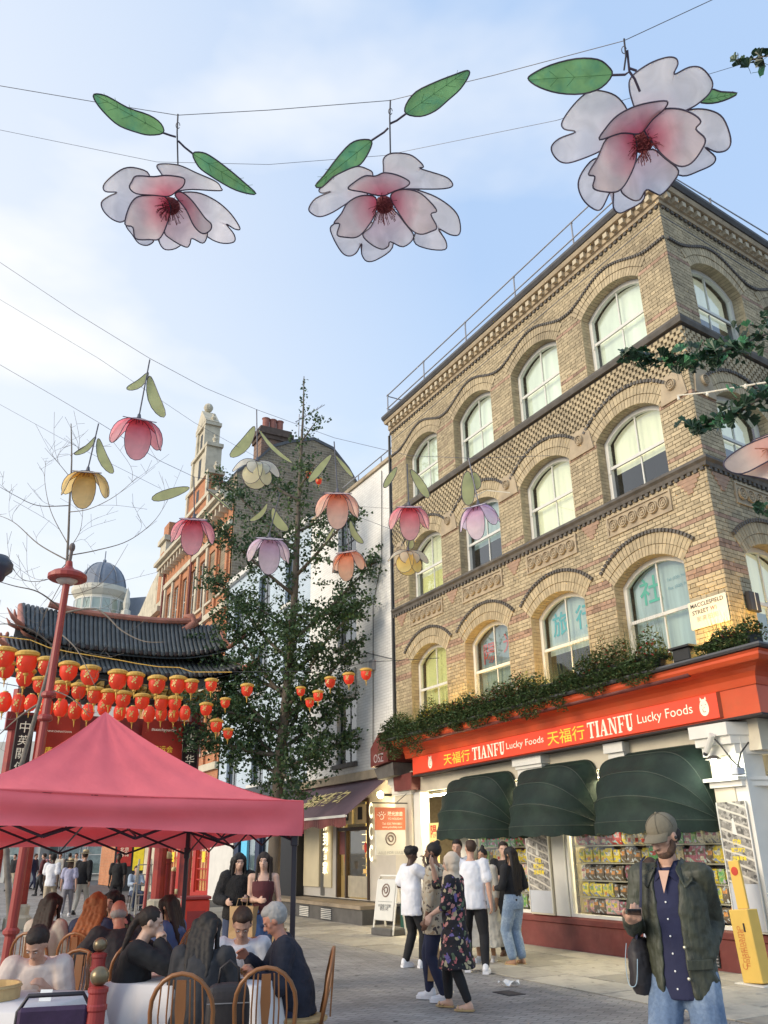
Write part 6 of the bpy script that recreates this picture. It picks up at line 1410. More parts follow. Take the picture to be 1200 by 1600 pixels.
def tulip(label, px, py, hw_px, Y, col, deep, rot, top, leaf_l, leaf_r, style=0):
 """bell of three long petals and two lifted ones below a pale cap"""
 c = at(px, py, Y); pxm = Y / math.cos(math.atan2(abs(c.x), c.y)) / 1289 * 1.05; S = hw_px * pxm     # half width in metres
 o = thing('hanging_flower', label, 'hanging flower', tuple(c), rot + math.atan2(-c.x, c.y), 'small coloured bell flowers on wires')
 cloth = petal_cloth('bell_cloth_%d' % (hash(col) % 9999), tuple(min(.95, c * 1.15 + .12) for c in col), tuple(min(.95, c * 1.3) for c in deep), S * .98, .6); pale = petal_cloth('bell_cap_%d' % (hash(col) % 9999), tuple(.35 * a + .58 for a in col), tuple(.5 * a + .42 for a in col), S, .5)
 def petal(az, tilt, L_, W_, material, cup=.35):
  out_ = []
  for k in range(20):
   t = 2 * PI * k / 20; out_.append((W_ * math.sin(t) * (1 - .18 * math.cos(t)), L_ * .5 * (1 - math.cos(t))))
  Mx = RZ(az) @ RX(tilt)
  def mp_(x, y): return Mx @ Vector((x, -cup * L_ * math.sin(min(y / L_, 1) * PI) * .6 + .5 * cup * x * x / W_ / 1.0, -y)) + Vector((0, 0, S * .42))
  return sheet(out_, (0, L_ * .5), mp_, 'petal', material, o, S * .012, rings=4)
 if style == 0:
  petal(0, R(-8), S * 1.70, S * .43, cloth)
  petal(R(68), R(-35), S * 1.45, S * .40, cloth); petal(R(-68), R(-35), S * 1.45, S * .40, cloth)
  petal(R(112), R(-46), S * 1.25, S * .40, cloth); petal(R(-112), R(-46), S * 1.25, S * .40, cloth)
  p_ = petal(0, R(-62), S * .62, S * .56, pale, .10)
 else:
  petal(R(40), R(-22), S * 1.3, S * .46, cloth); petal(R(-35), R(-20), S * 1.3, S * .46, cloth); petal(R(180), R(-15), S * 1.2, S * .5, cloth)
  petal(R(95), R(-62), S * 1.15, S * .34, pale); petal(R(-95), R(-62), S * 1.15, S * .34, pale); petal(0, R(-30), S * .95, S * .50, pale, .4)
 q = MB(); q.lathe([(0, S * .66), (S * .05, S * .62), (S * .09, S * .42), (S * .02, S * .40)], 8); q.build('calyx', rod_m, o)
 for k in range(4): a = k * 1.4; q = MB(); q.tube([(S * .08 * math.cos(a), S * .08 * math.sin(a) - S * .2, S * .3), (S * .12 * math.cos(a), S * .1 * math.sin(a) - S * .36, S * .05)], S * .012, 4); q.build('stamen', stam_m, o)
 I = o.matrix_world.inverted() if False else (Matrix.Translation(c) @ RZ(o.rotation_euler.z)).inverted()
 P = lambda x, y: I @ at(x, y, Y)
 q = MB(); q.tube([(0, 0, S * .6), P(*top)], .010, 6); q.build('stem', rod_m, o)
 for pts, m_ in ((leaf_l, leaf_pale if style != 2 else leaf_grey), (leaf_r, leaf_pale)):
  if not pts: continue
  (ax, ay), (bx, by), wd, mk = pts; a, b = Vector((ax, ay)), Vector((bx, by)); nn = Vector((-(b - a).y, (b - a).x)).normalized(); out_ = []
  for k in range(16):
   t = k / 16 * 2 * PI; s = .5 - .5 * math.cos(t); p = a.lerp(b, s) + nn * wd * .85 * math.sin(t) * (1 - .2 * math.cos(t)) + nn * -10 * math.sin(s * PI) * mk * .5; out_.append((p.x, p.y))
  cc_ = a.lerp(b, .5) + nn * -5 * mk; dz_ = .04 if pts is leaf_r else 0; lo = sheet(out_, (cc_.x, cc_.y), lambda x, y, dz_=dz_: P(x, y) + Vector((0, dz_, 0)), 'leaf', m_, o, .005, rings=2)
 return o
pk, dpk = (.74, .34, .38), (.60, .03, .07); ye, dye = (.66, .50, .20), (.50, .26, .03); cr_, dcr = (.66, .62, .42), (.60, .56, .36)
pe, dpe = (.78, .50, .40), (.70, .17, .07); li, dli = (.66, .56, .62), (.48, .28, .42); yl, dyl = (.78, .64, .26), (.74, .45, .05); org, dorg = (.80, .46, .32), (.72, .16, .06)
tulip('deep pink bell flower, highest on the left wire', 215, 672, 46, 10.0, pk, dpk, R(6), (234, 562), ((232, 582), (198, 608), 7, 1), ((234, 585), (257, 650), 11, -1))
tulip('amber bell flower over the bare branches at the left', 135, 752, 39, 11.0, ye, dye, R(-8), (154, 662), ((150, 682), (116, 710), 5, 1), ((153, 683), (176, 738), 9, -1), 0)
tulip('pale cream bell flower seen from above beside the brick chimney', 401, 735, 38, 12.5, cr_, dcr, R(10), (401, 640), ((398, 666), (360, 714), 10, 1), ((404, 668), (458, 722), 4, -1), 1)
tulip('rose pink bell flower in front of the ornate stone gable', 302, 825, 38, 12.0, pk, dpk, R(-3), (303, 745), ((296, 762), (237, 780), 9, 0), ((322, 762), (362, 796), 2, 0))
tulip('faded lilac bell flower in front of the tree crown', 420, 855, 38, 13.0, li, dli, R(5), (438, 770), ((418, 786), (390, 814), 5, 1), ((426, 792), (450, 828), 9, -1))
tulip('peach bell flower before the white building parapet', 527, 785, 40, 12.5, pe, dpe, R(2), (522, 690), ((518, 710), (482, 754), 7, 0), ((524, 710), (552, 744), 4, 0))
tulip('coral orange bell flower low before the white wall', 545, 873, 31, 13.5, org, dorg, R(-22), (540, 800), ((524, 822), (508, 848), 3, 0), ((546, 812), (566, 848), 6, -1), 0)
tulip('bright pink bell flower at the edge of the brick building', 639, 805, 37, 12.0, (.78, .38, .40), (.66, .03, .08), R(4), (636, 725), ((620, 730), (600, 762), 6, 0), ((642, 732), (670, 776), 8, 0))
tulip('pale lilac bell flower in front of the second row of windows', 748, 803, 37, 11.0, (.72, .62, .72), (.46, .22, .42), R(-25), (732, 715), ((730, 736), (732, 790), 12, 0), ((738, 736), (742, 764), 11, 0))
tulip('yellow bell flower on the corner of the white and brick walls', 638, 874, 32, 12.5, yl, dyl, R(12), (640, 838), ((640, 838), (642, 858), 7, 0), None, 1)
wire([at(-60, 372, 10), at(0, 410, 10), at(120, 490, 10), at(234, 560, 10), at(320, 606, 11.2), at(401, 640, 12.5), at(522, 684, 12.5), at(640, 712, 12), at(735, 716, 11), at(860, 712, 11)], 'wire sloping down right carrying the pink, cream and peach bell flowers', .006)
wire([at(-60, 430, 11), at(0, 468, 11), at(154, 560, 11), at(303, 660, 12), at(438, 735, 13), at(540, 790, 13.5), at(700, 800, 13)], 'thin wire under the first one, passing behind the pink bell flower', .0045)
wire([at(-60, 535, 11), at(0, 570, 11), at(90, 622, 11), at(154, 660, 11), at(250, 720, 11.6), at(303, 745, 12), at(438, 770, 13), at(540, 800, 13.5), at(640, 838, 12.8)], 'wire carrying the amber and rose bell flowers over the left sky', .006)
wire([at(-60, 600, 12), at(0, 632, 12), at(105, 690, 12), at(250, 763, 12.5)], 'lowest thin wire over the left sky', .0045)
c_ = at(1205, 705, 7.2)
rf = thing('hanging_flower', 'blush flower cut off by the right picture edge below the ginkgo branch', 'hanging flower', tuple(c_), 0)
def l3(px, py, d): return at(px, py, 7.2 + d) - c_
blush = petal_cloth('blush_petal_cloth', (.74, .60, .52), (.70, .30, .24), .32, .4)
for pts, d in (([(1178, 690), (1150, 705), (1131, 722), (1137, 735), (1160, 740), (1190, 726), (1210, 712), (1215, 680)], -.08), ([(1176, 692), (1186, 684), (1215, 676), (1240, 690), (1240, 720), (1200, 722)], .1), ([(1150, 738), (1190, 720), (1230, 722), (1240, 760), (1195, 748)], .02)):
 ol = smooth_outline(pts, 3); cx = sum(p[0] for p in pts) / len(pts); cy = sum(p[1] for p in pts) / len(pts)
 sheet(ol, (cx, cy), lambda x, y, d=d: l3(x, y, d + .05 * math.sin(x * .05)), 'petal', blush, rf, .007)
rr = random.Random(2)
for k in range(16): q = MB(); x = 1190 + rr.uniform(-12, 16); q.tube([l3(1200, 700, -.1), l3(x, 708 + rr.uniform(-8, 8), -.14)], .003, 4); q.build('stamen', mat('peach_stamen', (.6, .25, .15), .6), rf)
q = MB(); q.tube([l3(1176, 670, 0), l3(1180, 690, 0), l3(1200, 700, 0)], .009, 5); q.build('stem', rod_m, rf)
cb = thing('festoon_cable', 'white festoon cable with fittings bracketed from the brick corner below the ginkgo branch', 'cable', (0, 0, 0))
pw = mat('pale_cable', (.62, .58, .48), .5, emit=.1)
q = MB(); q.tube([onplane(1058, 618, CORNER + N1 * .1, N1), at(1105, 613, 11.2), at(1180, 600, 10.2), at(1260, 588, 9.5)], .012, 5); q.build('cable', pw, cb)
for x, y, Y in ((1060, 622, 11.9), (1105, 615, 11.2), (1165, 603, 10.4)):
 p = at(x, y, Y); q = MB(); q.lathe([(.015, .03), (.02, 0), (.026, -.025), (.015, -.04), (0, -.045)], 8, tuple(p)); q.build('fitting', pw, cb)
cb2 = thing('festoon_cable', 'thin festoon bracket cable on the pier between the middle arched windows', 'cable', (0, 0, 0))
q = MB(); q.tube([onplane(797, 770, CORNER + N1 * .1, N1), onplane(760, 766, CORNER + N1 * .5, N1), at(735, 780, 12)], .012, 5); q.build('cable', pw, cb2)
bark = mat('ginkgo_bark', (.13, .105, .08), .9, .25, 8, .6, 25, stretch=(1, 1, .25))
leafm = mat('ginkgo_leaf', (.045, .090, .036), .55, .25, 9, tone=.4, trans=.25); leaf2 = mat('ginkgo_leaf_light', (.07, .115, .035), .55, .25, 9, tone=.4, trans=.3)
TY = 22.6
tb = at(428, 1333, TY); tb.z = 0
tr = thing('ginkgo_tree', 'tall ginkgo tree with open leafy branches in front of the pale blue and white buildings', 'tree', tuple(tb), 0)
trn = random.Random(17)
def tp(px, py, dy=0.0): return at(px, py, TY + dy) - tb
trunk_px = [(424, 1432), (426, 1380), (430, 1300), (436, 1200), (446, 1100), (456, 1000), (462, 900), (466, 800), (471, 700), (474, 640), (475, 588)]
trunk = [tp(*p) for p in trunk_px]; trunk[0].z = -.05
rad = [.21, .17, .155, .14, .12, .10, .095, .07, .045, .028, .012]
q = MB(); q.tube(trunk, rad, 10); q.build('trunk', bark, tr, smooth=True)
limbs = [  # px, py of start and of end, rise shape, leaf density
 ((438, 1190), (345, 1090), 1.0), ((438, 1180), (300, 1150), 1.0), ((440, 1170), (540, 1090), 1.0), ((438, 1200), (560, 1150), .9), ((442, 1150), (330, 1040), 1.1), ((444, 1120), (560, 1010), .9), ((436, 1210), (370, 1160), .6), ((438, 1205), (500, 1170), .9),
 ((448, 1080), (290, 1000), 1.1), ((448, 1060), (575, 935), .7), ((452, 1030), (330, 900), .8), ((455, 1000), (600, 865), .75), ((456, 980), (380, 940), 1.0), ((458, 960), (545, 960), .9),
 ((460, 930), (325, 815), .65), ((462, 900), (560, 800), .6), ((463, 860), (340, 745), .5), ((464, 850), (395, 850), .9), ((465, 830), (520, 800), .7), ((466, 780), (400, 740), .5), ((468, 760), (495, 725), .4), ((471, 690), (498, 655), .35), ((440, 1130), (300, 1100), 1.1), ((446, 1090), (345, 960), .8), ((442, 1160), (480, 1080), 1.1), ((450, 1045), (450, 960), 1.1), ((438, 1195), (410, 1240), .45), ((438, 1200), (470, 1245), .45), ((446, 1110), (500, 1010), 1.0)]
leaf = MB(); lim = []
def leafclump(c, n, spread, light=False):
 for _ in range(n):
  p = c + Vector((trn.gauss(0, spread), trn.gauss(0, spread), trn.gauss(0, spread * .7)))
  s = trn.uniform(.035, .062); a = trn.uniform(0, 2 * PI); b = trn.uniform(-1.1, 1.1)
  d = Vector((math.cos(a) * math.cos(b), math.sin(a) * math.cos(b), math.sin(b))); e = d.orthogonal().normalized(); e.rotate(Matrix.Rotation(trn.uniform(0, 6.28), 3, d))
  leaf.add([p - d * s, p + e * s * .9 + d * s * .5, p + d * s * .75, p - e * s * .9 + d * s * .5], [(0, 1, 2), (0, 2, 3)], 1 if light or trn.random() < .22 else 0, trn.uniform(-1, 1))
for (a, b, dens) in limbs:
 t0 = trn.uniform(-.1, .1); dy = trn.uniform(-1.6, 1.6); p0 = tp(*a); p3 = tp(b[0], b[1], dy)
 L_ = (p3 - p0).length; mid1 = p0.lerp(p3, .35) + Vector((0, 0, -.06 * L_)) + Vector((trn.uniform(-.1, .1), dy * .1, .0)); mid2 = p0.lerp(p3, .7) + Vector((trn.uniform(-.1, .1), 0, .04 * L_))
 pts = [p0, mid1, mid2, p3]; cv = []
 for i in range(13):
  t = i / 12; cv.append(p0 * (1 - t) ** 3 + mid1 * 3 * t * (1 - t) ** 2 + mid2 * 3 * t * t * (1 - t) + p3 * t ** 3)
 q = MB(); q.tube(cv, [.055 * (1 - .85 * i / 12) * min(1, L_ / 2.0) + .006 for i in range(13)], 6); q.build('limb', bark, tr, smooth=True)
 n = int(50 * dens * max(L_, .8))
 for k in range(n):
  t = .18 + .84 * (k / n) ** .9; t = min(t, 1); i = min(int(t * 12), 11); c = cv[i].lerp(cv[i + 1], t * 12 - i)
  off = Vector((trn.gauss(0, .27), trn.gauss(0, .34), trn.gauss(0, .20))) * (1.15 - .5 * t) * (.8 + .4 * dens)
  leafclump(c + off, trn.randrange(6, 15), .085)
 for k in range(int(L_ * 2)):
  i = trn.randrange(4, 12); d = Vector((trn.uniform(-1, 1), trn.uniform(-1, 1), trn.uniform(-.5, .8))).normalized() * trn.uniform(.25, .6)
  q = MB(); q.tube([cv[i], cv[i] + d * .5 + Vector((0, 0, .03)), cv[i] + d], [.012, .008, .004], 4); lim.append(q)
  leafclump(cv[i] + d, 10, .09); leafclump(cv[i] + d * .6, 7, .08)
m = MB()
for q in lim: m.add(q.v, q.f)
m.build('twigs', bark, tr)['kind'] = 'stuff'
for k in range(120):     # leafy leader
 t = k / 120; y = 1000 - 410 * t; x = 456 + 19 * t; leafclump(tp(x + trn.gauss(0, 14 * (1 - .8 * t)), y, trn.gauss(0, .15)), max(3, int(10 * (1 - .75 * t))), .10 * (1 - .6 * t), t > .35 and trn.random() < .5)
for k in range(150): leafclump(tp(trn.gauss(436, 48), trn.uniform(1000, 1225), trn.gauss(0, .7)), 10, .12)
for k in range(46):      # soft green veil half way up
 leafclump(tp(trn.gauss(445, 26), trn.uniform(720, 860), trn.gauss(0, .5)), 9, .14, True)
leaf.build('crown', [leafm, leaf2], tr)['kind'] = 'stuff'
bb = mat('bare_grey_bark', (.20, .17, .14), .9, .25, 10, .4, 30); BY = 14.5
b0 = at(16, 1333, BY); b0.z = 0
bt = thing('bare_tree', 'slender leafless tree with thin curving twigs against the left sky', 'tree', tuple(b0), 0); brn_ = random.Random(31)
def bp_(px, py, dy=0.0): return at(px, py, BY + dy) - b0
def spline(pts, n=6):
 out = []; k = len(pts)
 for i in range(k - 1):
  p0, p1, p2, p3 = pts[max(i - 1, 0)], pts[i], pts[i + 1], pts[min(i + 2, k - 1)]
  for s in range(n): t = s / n; out.append(.5 * ((2 * p1) + (p2 - p0) * t + (2 * p0 - 5 * p1 + 4 * p2 - p3) * t * t + (3 * p1 - p0 - 3 * p2 + p3) * t ** 3))
 return out + [pts[-1]]
tpx = [(18, 1480), (14, 1400), (10, 1320), (18, 1250), (38, 1180), (58, 1110), (80, 1030), (95, 950), (105, 870), (109, 780), (112, 720), (111, 662)]
tp3 = spline([bp_(*p) for p in tpx], 3); tp3[0].z = 0; n = len(tp3)
q = MB(); q.tube(tp3, [.050 * (1 - i / n) ** .9 + .008 for i in range(n)], 8); q.build('trunk', bb, bt, smooth=True)
BR = [([(95, 950), (60, 925), (20, 915), (-30, 900)], .022), ([(90, 960), (150, 952), (190, 985), (225, 1002), (258, 1003)], .03), ([(104, 875), (60, 850), (20, 815), (-20, 800)], .02), ([(106, 868), (150, 860), (200, 845), (240, 815), (262, 782)], .016), ([(106, 850), (80, 800), (70, 752), (72, 718)], .012), ([(108, 800), (140, 795), (180, 775), (215, 745)], .012), ([(108, 790), (60, 790), (25, 775), (-10, 755)], .013),
  ([(109, 745), (90, 722), (70, 700)], .008), ([(110, 712), (130, 698), (150, 690)], .007), ([(104, 880), (75, 905), (35, 905), (10, 870)], .012), ([(98, 930), (130, 925), (165, 905), (200, 850)], .011), ([(84, 1010), (50, 985), (10, 975), (-30, 980)], .024), ([(60, 1100), (30, 1120), (-20, 1165)], .035), ([(70, 1075), (110, 1090), (140, 1120)], .018), ([(102, 900), (70, 960), (52, 1010)], .010), ([(88, 985), (120, 1015), (150, 1075)], .02), ([(106, 860), (125, 830), (130, 790)], .009)]
for pts, r0 in BR:
 dy = brn_.uniform(-1.5, 1.5); k = len(pts); P3 = [bp_(x, y, dy * i / (k - 1)) for i, (x, y) in enumerate(pts)]; cv = spline(P3, 6); n = len(cv)
 q = MB(); q.tube(cv, [r0 * .65 * (1 - .85 * i / (n - 1)) + .002 for i in range(n)], 5); o = q.build('branch', bb, bt, smooth=True)
 for s in range(4):
  i = brn_.randrange(3, n - 2); d = (cv[i + 1] - cv[i - 1]).normalized(); e = Vector((brn_.uniform(-1, 1), brn_.uniform(-1, 1), brn_.uniform(-.4, 1))).normalized()
  L_ = brn_.uniform(.3, .9); w_ = [cv[i], cv[i] + (d * .7 + e * .5) * L_ * .5, cv[i] + (d * .6 + e * .9) * L_ + Vector((0, 0, .08))]
  q = MB(); q.tube(spline(w_, 4), .003, 4); q.build('twig', bb, o)
  for u in range(2):
   c = spline(w_, 4)[4 + u * 2]; q = MB(); q.tube([c, c + Vector((brn_.uniform(-.2, .2), brn_.uniform(-.2, .2), brn_.uniform(.05, .3)))], .003, 3); q.build('twig', bb, o)
gl_ = MB();
def fan_leaf(seed):
 rr = random.Random(seed); q = MB(); pts = [(0, -.012, 0)]; n = 9
 for i in range(n):
  a = -1.15 + 2.3 * i / (n - 1); r = .040 * (1 + .08 * math.sin(i * 2.3 + seed)) * (.80 if i == n // 2 else 1); pts.append((r * math.sin(a), r * math.cos(a), .010 * math.cos(a * 2.4 + seed) + .006 * (i % 2)))
 q.add(pts, [(0, i, i + 1) for i in range(1, n)]); q.tube([(0, -.012, 0), (.004, -.05, .004)], .0014, 3)
 return q
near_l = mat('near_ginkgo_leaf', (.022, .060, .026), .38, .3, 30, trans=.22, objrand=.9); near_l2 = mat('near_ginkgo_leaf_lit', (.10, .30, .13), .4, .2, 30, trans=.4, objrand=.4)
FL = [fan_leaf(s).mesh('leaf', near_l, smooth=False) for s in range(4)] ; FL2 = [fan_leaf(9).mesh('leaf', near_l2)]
nrn = random.Random(77)
def near_branch(label, pts, Y, nl, spread, r0=.012):
 c0 = at(pts[-1][0], pts[-1][1], Y); o = thing('ginkgo_branch', label, 'branch', tuple(c0), 0, 'near ginkgo branches from the right')
 P3 = [at(x, y, Y + .25 * math.sin(i * 1.3)) - c0 for i, (x, y) in enumerate(pts)]; cv = spline(P3, 8); n = len(cv)
 q = MB(); q.tube(cv, [.003 + r0 * i / n for i in range(n)], 6); q.build('stem', bark, o, smooth=True)
 for k in range(nl):
  t = nrn.random() ** .8 * .74; i = min(int(t * (n - 1)), n - 2); c = cv[i].lerp(cv[i + 1], nrn.random()); sp = spread * (.35 + .65 * min(1, t * 2.2))
  off = Vector((nrn.gauss(0, sp), nrn.gauss(0, sp), nrn.gauss(-.2 * sp, sp * .62)))
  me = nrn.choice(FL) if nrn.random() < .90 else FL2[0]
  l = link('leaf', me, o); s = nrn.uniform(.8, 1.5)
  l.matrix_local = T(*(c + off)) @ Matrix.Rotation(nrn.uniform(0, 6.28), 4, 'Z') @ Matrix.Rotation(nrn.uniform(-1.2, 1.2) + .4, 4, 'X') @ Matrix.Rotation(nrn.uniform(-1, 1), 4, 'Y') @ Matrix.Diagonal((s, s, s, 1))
rt0 = at(1640, 1333, 5.1); rt0.z = 0; rtree = thing('ginkgo_tree', 'trunk of the near ginkgo tree just outside the right picture edge', 'tree', tuple(rt0))
q = MB(); q.tube([(0, 0, -.05), (.03, 0, 2.5), (-.02, .05, 5), (.04, 0, 8.5)], [.17, .14, .11, .03], 10); q.build('trunk', bark, rtree, smooth=True)
near_branch('long near ginkgo branch of dark fan leaves reaching left across the brick corner', [(975, 552), (1000, 556), (1040, 565), (1090, 562), (1140, 545), (1190, 525), (1260, 500), (1420, 470), (1620, 520)], 5.2, 235, .075)
near_branch('lower near ginkgo branch of dark fan leaves above the blush flower', [(1064, 660), (1090, 665), (1120, 658), (1160, 640), (1200, 615), (1260, 590), (1420, 560), (1620, 640)], 5.0, 150, .075)
near_branch('small near ginkgo sprig against the sky at the top right edge', [(1145, 92), (1165, 95), (1185, 90), (1210, 85), (1270, 70), (1420, 90), (1600, 260)], 4.6, 34, .05, .006)
near_branch('ginkgo leaves hanging at the right edge beside the terracotta panel', [(1186, 790), (1200, 800), (1250, 790), (1400, 760), (1620, 800)], 5.0, 12, .03, .005)
near_branch('ginkgo leaves hanging low from the right edge above the long branch', [(1192, 505), (1215, 480), (1250, 460), (1400, 440), (1620, 500)], 5.0, 30, .05, .006)
tent_m = mat('red_tent_cloth', (1.0, .215, .24), .8, .07, 2.0, .5, 4.0, spec=.15, trans=.25, bdist=.03)
frame_m = mat('dark_tent_frame', (.022, .018, .026), .45, .1, 5)
FRp = at(472, 1303, 8.0); BRp = at(297, 1327, 10.6); FLp = Vector((-3.33, 6.45, 1.86)); BLp = FLp + (BRp - FRp); BLp.z = 1.76
TC_ = (FRp + BLp) / 2; PK_ = at(165, 1112, 8.55)
tent = thing('red_gazebo', 'red pyramid gazebo tent over the dining tables at the left', 'gazebo', (TC_.x, TC_.y, 0), 0); TO = Vector((TC_.x, TC_.y, 0))
cs_ = [FRp - TO, BRp - TO, BLp - TO, FLp - TO]; pk_ = PK_ - TO; VH = Vector((0, 0, .275))
for i in range(4):
 a, b = cs_[i] + VH, cs_[(i + 1) % 4] + VH; NU, NV = 22, 16; v = []
 for j in range(NV + 1):
  t = j / NV
  for k in range(NU + 1):
   u = k / NU; e = a.lerp(b, u); p = e.lerp(pk_, t); z = e.z + (pk_.z - e.z) * (t ** 1.55)
   mid = 1 - abs(2 * u - 1)
   z -= .10 * mid * math.sin(t * PI) * .7; z += .012 * math.sin(u * 30 + i) * (1 - t) * t * 2 + .02 * math.sin(u * 9 + t * 7)*(1-t)*.4
   v.append(Vector((p.x, p.y, z)))
 q = MB(); q.add(v, [(j * (NU + 1) + k, j * (NU + 1) + k + 1, (j + 1) * (NU + 1) + k + 1, (j + 1) * (NU + 1) + k) for j in range(NV) for k in range(NU)]); q.build('roof_panel', tent_m, tent, smooth=True)
 NU, NV = 40, 8; v = []; d = (b - a).normalized(); nrm = Vector((d.y, -d.x, 0)); cen = (cs_[0] + cs_[2]) / 2
 if nrm.dot((a + b) / 2 - cen) < 0: nrm = -nrm
 for j in range(NV + 1):
  t = j / NV
  for k in range(NU + 1):
   u = k / NU; p = a.lerp(b, u); ends = abs(2 * u - 1) ** 6
   off = .022 * math.sin(t * 7 + .8 * math.sin(u * 5 + i)) * (1 - ends) + .012 * math.sin(u * 26 + t * 3) * t
   v.append(Vector((p.x, p.y, p.z - .275 * t + .018 * math.sin(u * 5) * t - .02 * math.sin(u * PI) * (1 - t))) + nrm * (off + .01))
 q = MB(); q.add(v, [(j * (NU + 1) + k, j * (NU + 1) + k + 1, (j + 1) * (NU + 1) + k + 1, (j + 1) * (NU + 1) + k) for j in range(NV) for k in range(NU)]); q.build('valance', tent_m, tent, smooth=True)
 q = MB(); q.tube([a + Vector((0, 0, .004)), a.lerp(b, .5) + Vector((0, 0, -.012)), b + Vector((0, 0, .004))], .008, 5); q.build('seam', tent_m, tent)
 c = cs_[i]; inn = (cen - c); inn.z = 0; inn = inn.normalized() * .07; p = c + inn
 q = MB(); q.bbox(p.x - .022, p.y - .022, 0, p.x + .022, p.y + .022, c.z + .24, .004); q.build('leg', frame_m, tent)
 q = MB(); q.bbox(p.x - .032, p.y - .032, c.z - .10, p.x + .032, p.y + .032, c.z + .02, .006); q.build('slider', frame_m, tent)
 a2, b2 = p + Vector((0, 0, .20)), (cs_[(i + 1) % 4] + (cen - cs_[(i + 1) % 4]).normalized() * .07 + Vector((0, 0, .20))); a2.z = c.z + .20
 for k in range(4):
  u0, u1 = k / 4, (k + 1) / 4; A_, B_ = a2.lerp(b2, u0), a2.lerp(b2, u1); dn = Vector((0, 0, -.26))
  q = MB(); q.tube([A_, B_ + dn], .011, 4); q.build('truss_bar', frame_m, tent); q = MB(); q.tube([A_ + dn, B_], .011, 4); q.build('truss_bar', frame_m, tent)
 m_ = a2.lerp(b2, .5); top = Vector((pk_.x, pk_.y, c.z + .55))
 q = MB(); q.tube([m_ + Vector((0, 0, -.03)), top], .011, 4); q.build('truss_bar', frame_m, tent); q = MB(); q.tube([m_ + Vector((0, 0, -.24)), top - Vector((0, 0, .22))], .011, 4); q.build('truss_bar', frame_m, tent)
q = MB(); q.tube([(pk_.x, pk_.y, cs_[0].z + .25), (pk_.x, pk_.y, pk_.z - .02)], .02, 8); q.build('centre_pole', frame_m, tent)
cloth_w = mat('white_tablecloth', (.72, .68, .66), .8, .05, 3, .2, 9, trans=.1)
def dining_table(label, x, y, w_, d_, rot, h=.74, round_=False):
 t = thing('dining_table', label, 'table', (x, y, 0), rot, 'cloth covered dining tables')
 for sx_ in (-1, 1):
  for sy in (-1, 1): q = MB(); q.tube([(sx_ * (w_ / 2 - .06), sy * (d_ / 2 - .06), 0), (sx_ * (w_ / 2 - .06), sy * (d_ / 2 - .06), h - .03)], .018, 6); q.build('leg', frame_m, t)
 q = MB(); q.bbox(-w_ / 2, -d_ / 2, h - .03, w_ / 2, d_ / 2, h - .003, .005); q.build('tabletop', mat('table_wood', (.2, .12, .06), .5), t)
 c = thing('tablecloth', label.replace('dining table', 'cloth').replace('table under', 'cloth on the table under'), 'tablecloth', (x, y, 0), rot, 'white tablecloths')
 q = MB(); n = 64; drop = .42; v = [(0, 0, h + .004)]
 def rim(a, g):
  ca, sa = math.cos(a), math.sin(a); k = 1 / max(abs(ca) / (w_ / 2 + g), abs(sa) / (d_ / 2 + g)); return Vector((ca * k, sa * k, 0))
 rings = [(.0, h + .004), (.006, h - .004)] + [(.012 + .015 * j, h - drop * j / 6) for j in range(1, 7)]
 for j, (g_, z) in enumerate(rings):
  for i in range(n):
   a = 2 * PI * i / n; p = rim(a, g_); corner = (1 - abs(abs(math.cos(a)) * 1.0 - abs(math.sin(a)) * 1.0)) ** 3
   f_ = max(0, j - 1) / 6; fold = (.022 * math.sin(a * 13) + .05 * corner) * f_; r_ = p.length; p = p * ((r_ + fold) / r_); v.append((p.x, p.y, z - .12 * corner * f_))
 f = [(0, 1 + i, 1 + (i + 1) % n) for i in range(n)] + [(1 + j * n + i, 1 + (j + 1) * n + i, 1 + (j + 1) * n + (i + 1) % n, 1 + j * n + (i + 1) % n) for j in range(len(rings) - 1) for i in range(n)]
 q.add(v, f); q.build('cloth', cloth_w, c, smooth=True)
 return Vector((x, y, h + .006))
ta = dining_table('white dining table under the man reading at the far left', -2.62, 6.45, .95, .85, R(-12))
tb_ = dining_table('pink lit dining table under the hands of the woman in black', -1.80, 7.35, .62, .6, R(-20))
tc_ = dining_table('dining table under the plate of noodles beside the old man', -1.22, 7.25, .66, .66, R(-14))
td = dining_table('small dining table under the tent behind the red bollard', -3.0, 8.75, .75, .75, R(-25))
wood = mat('bentwood_brown', (.24, .10, .035), .35, .2, 6, .05, 30, stretch=(1, 1, .3)); seatw = mat('cane_seat', (.5, .32, .14), .6, .15, 20)
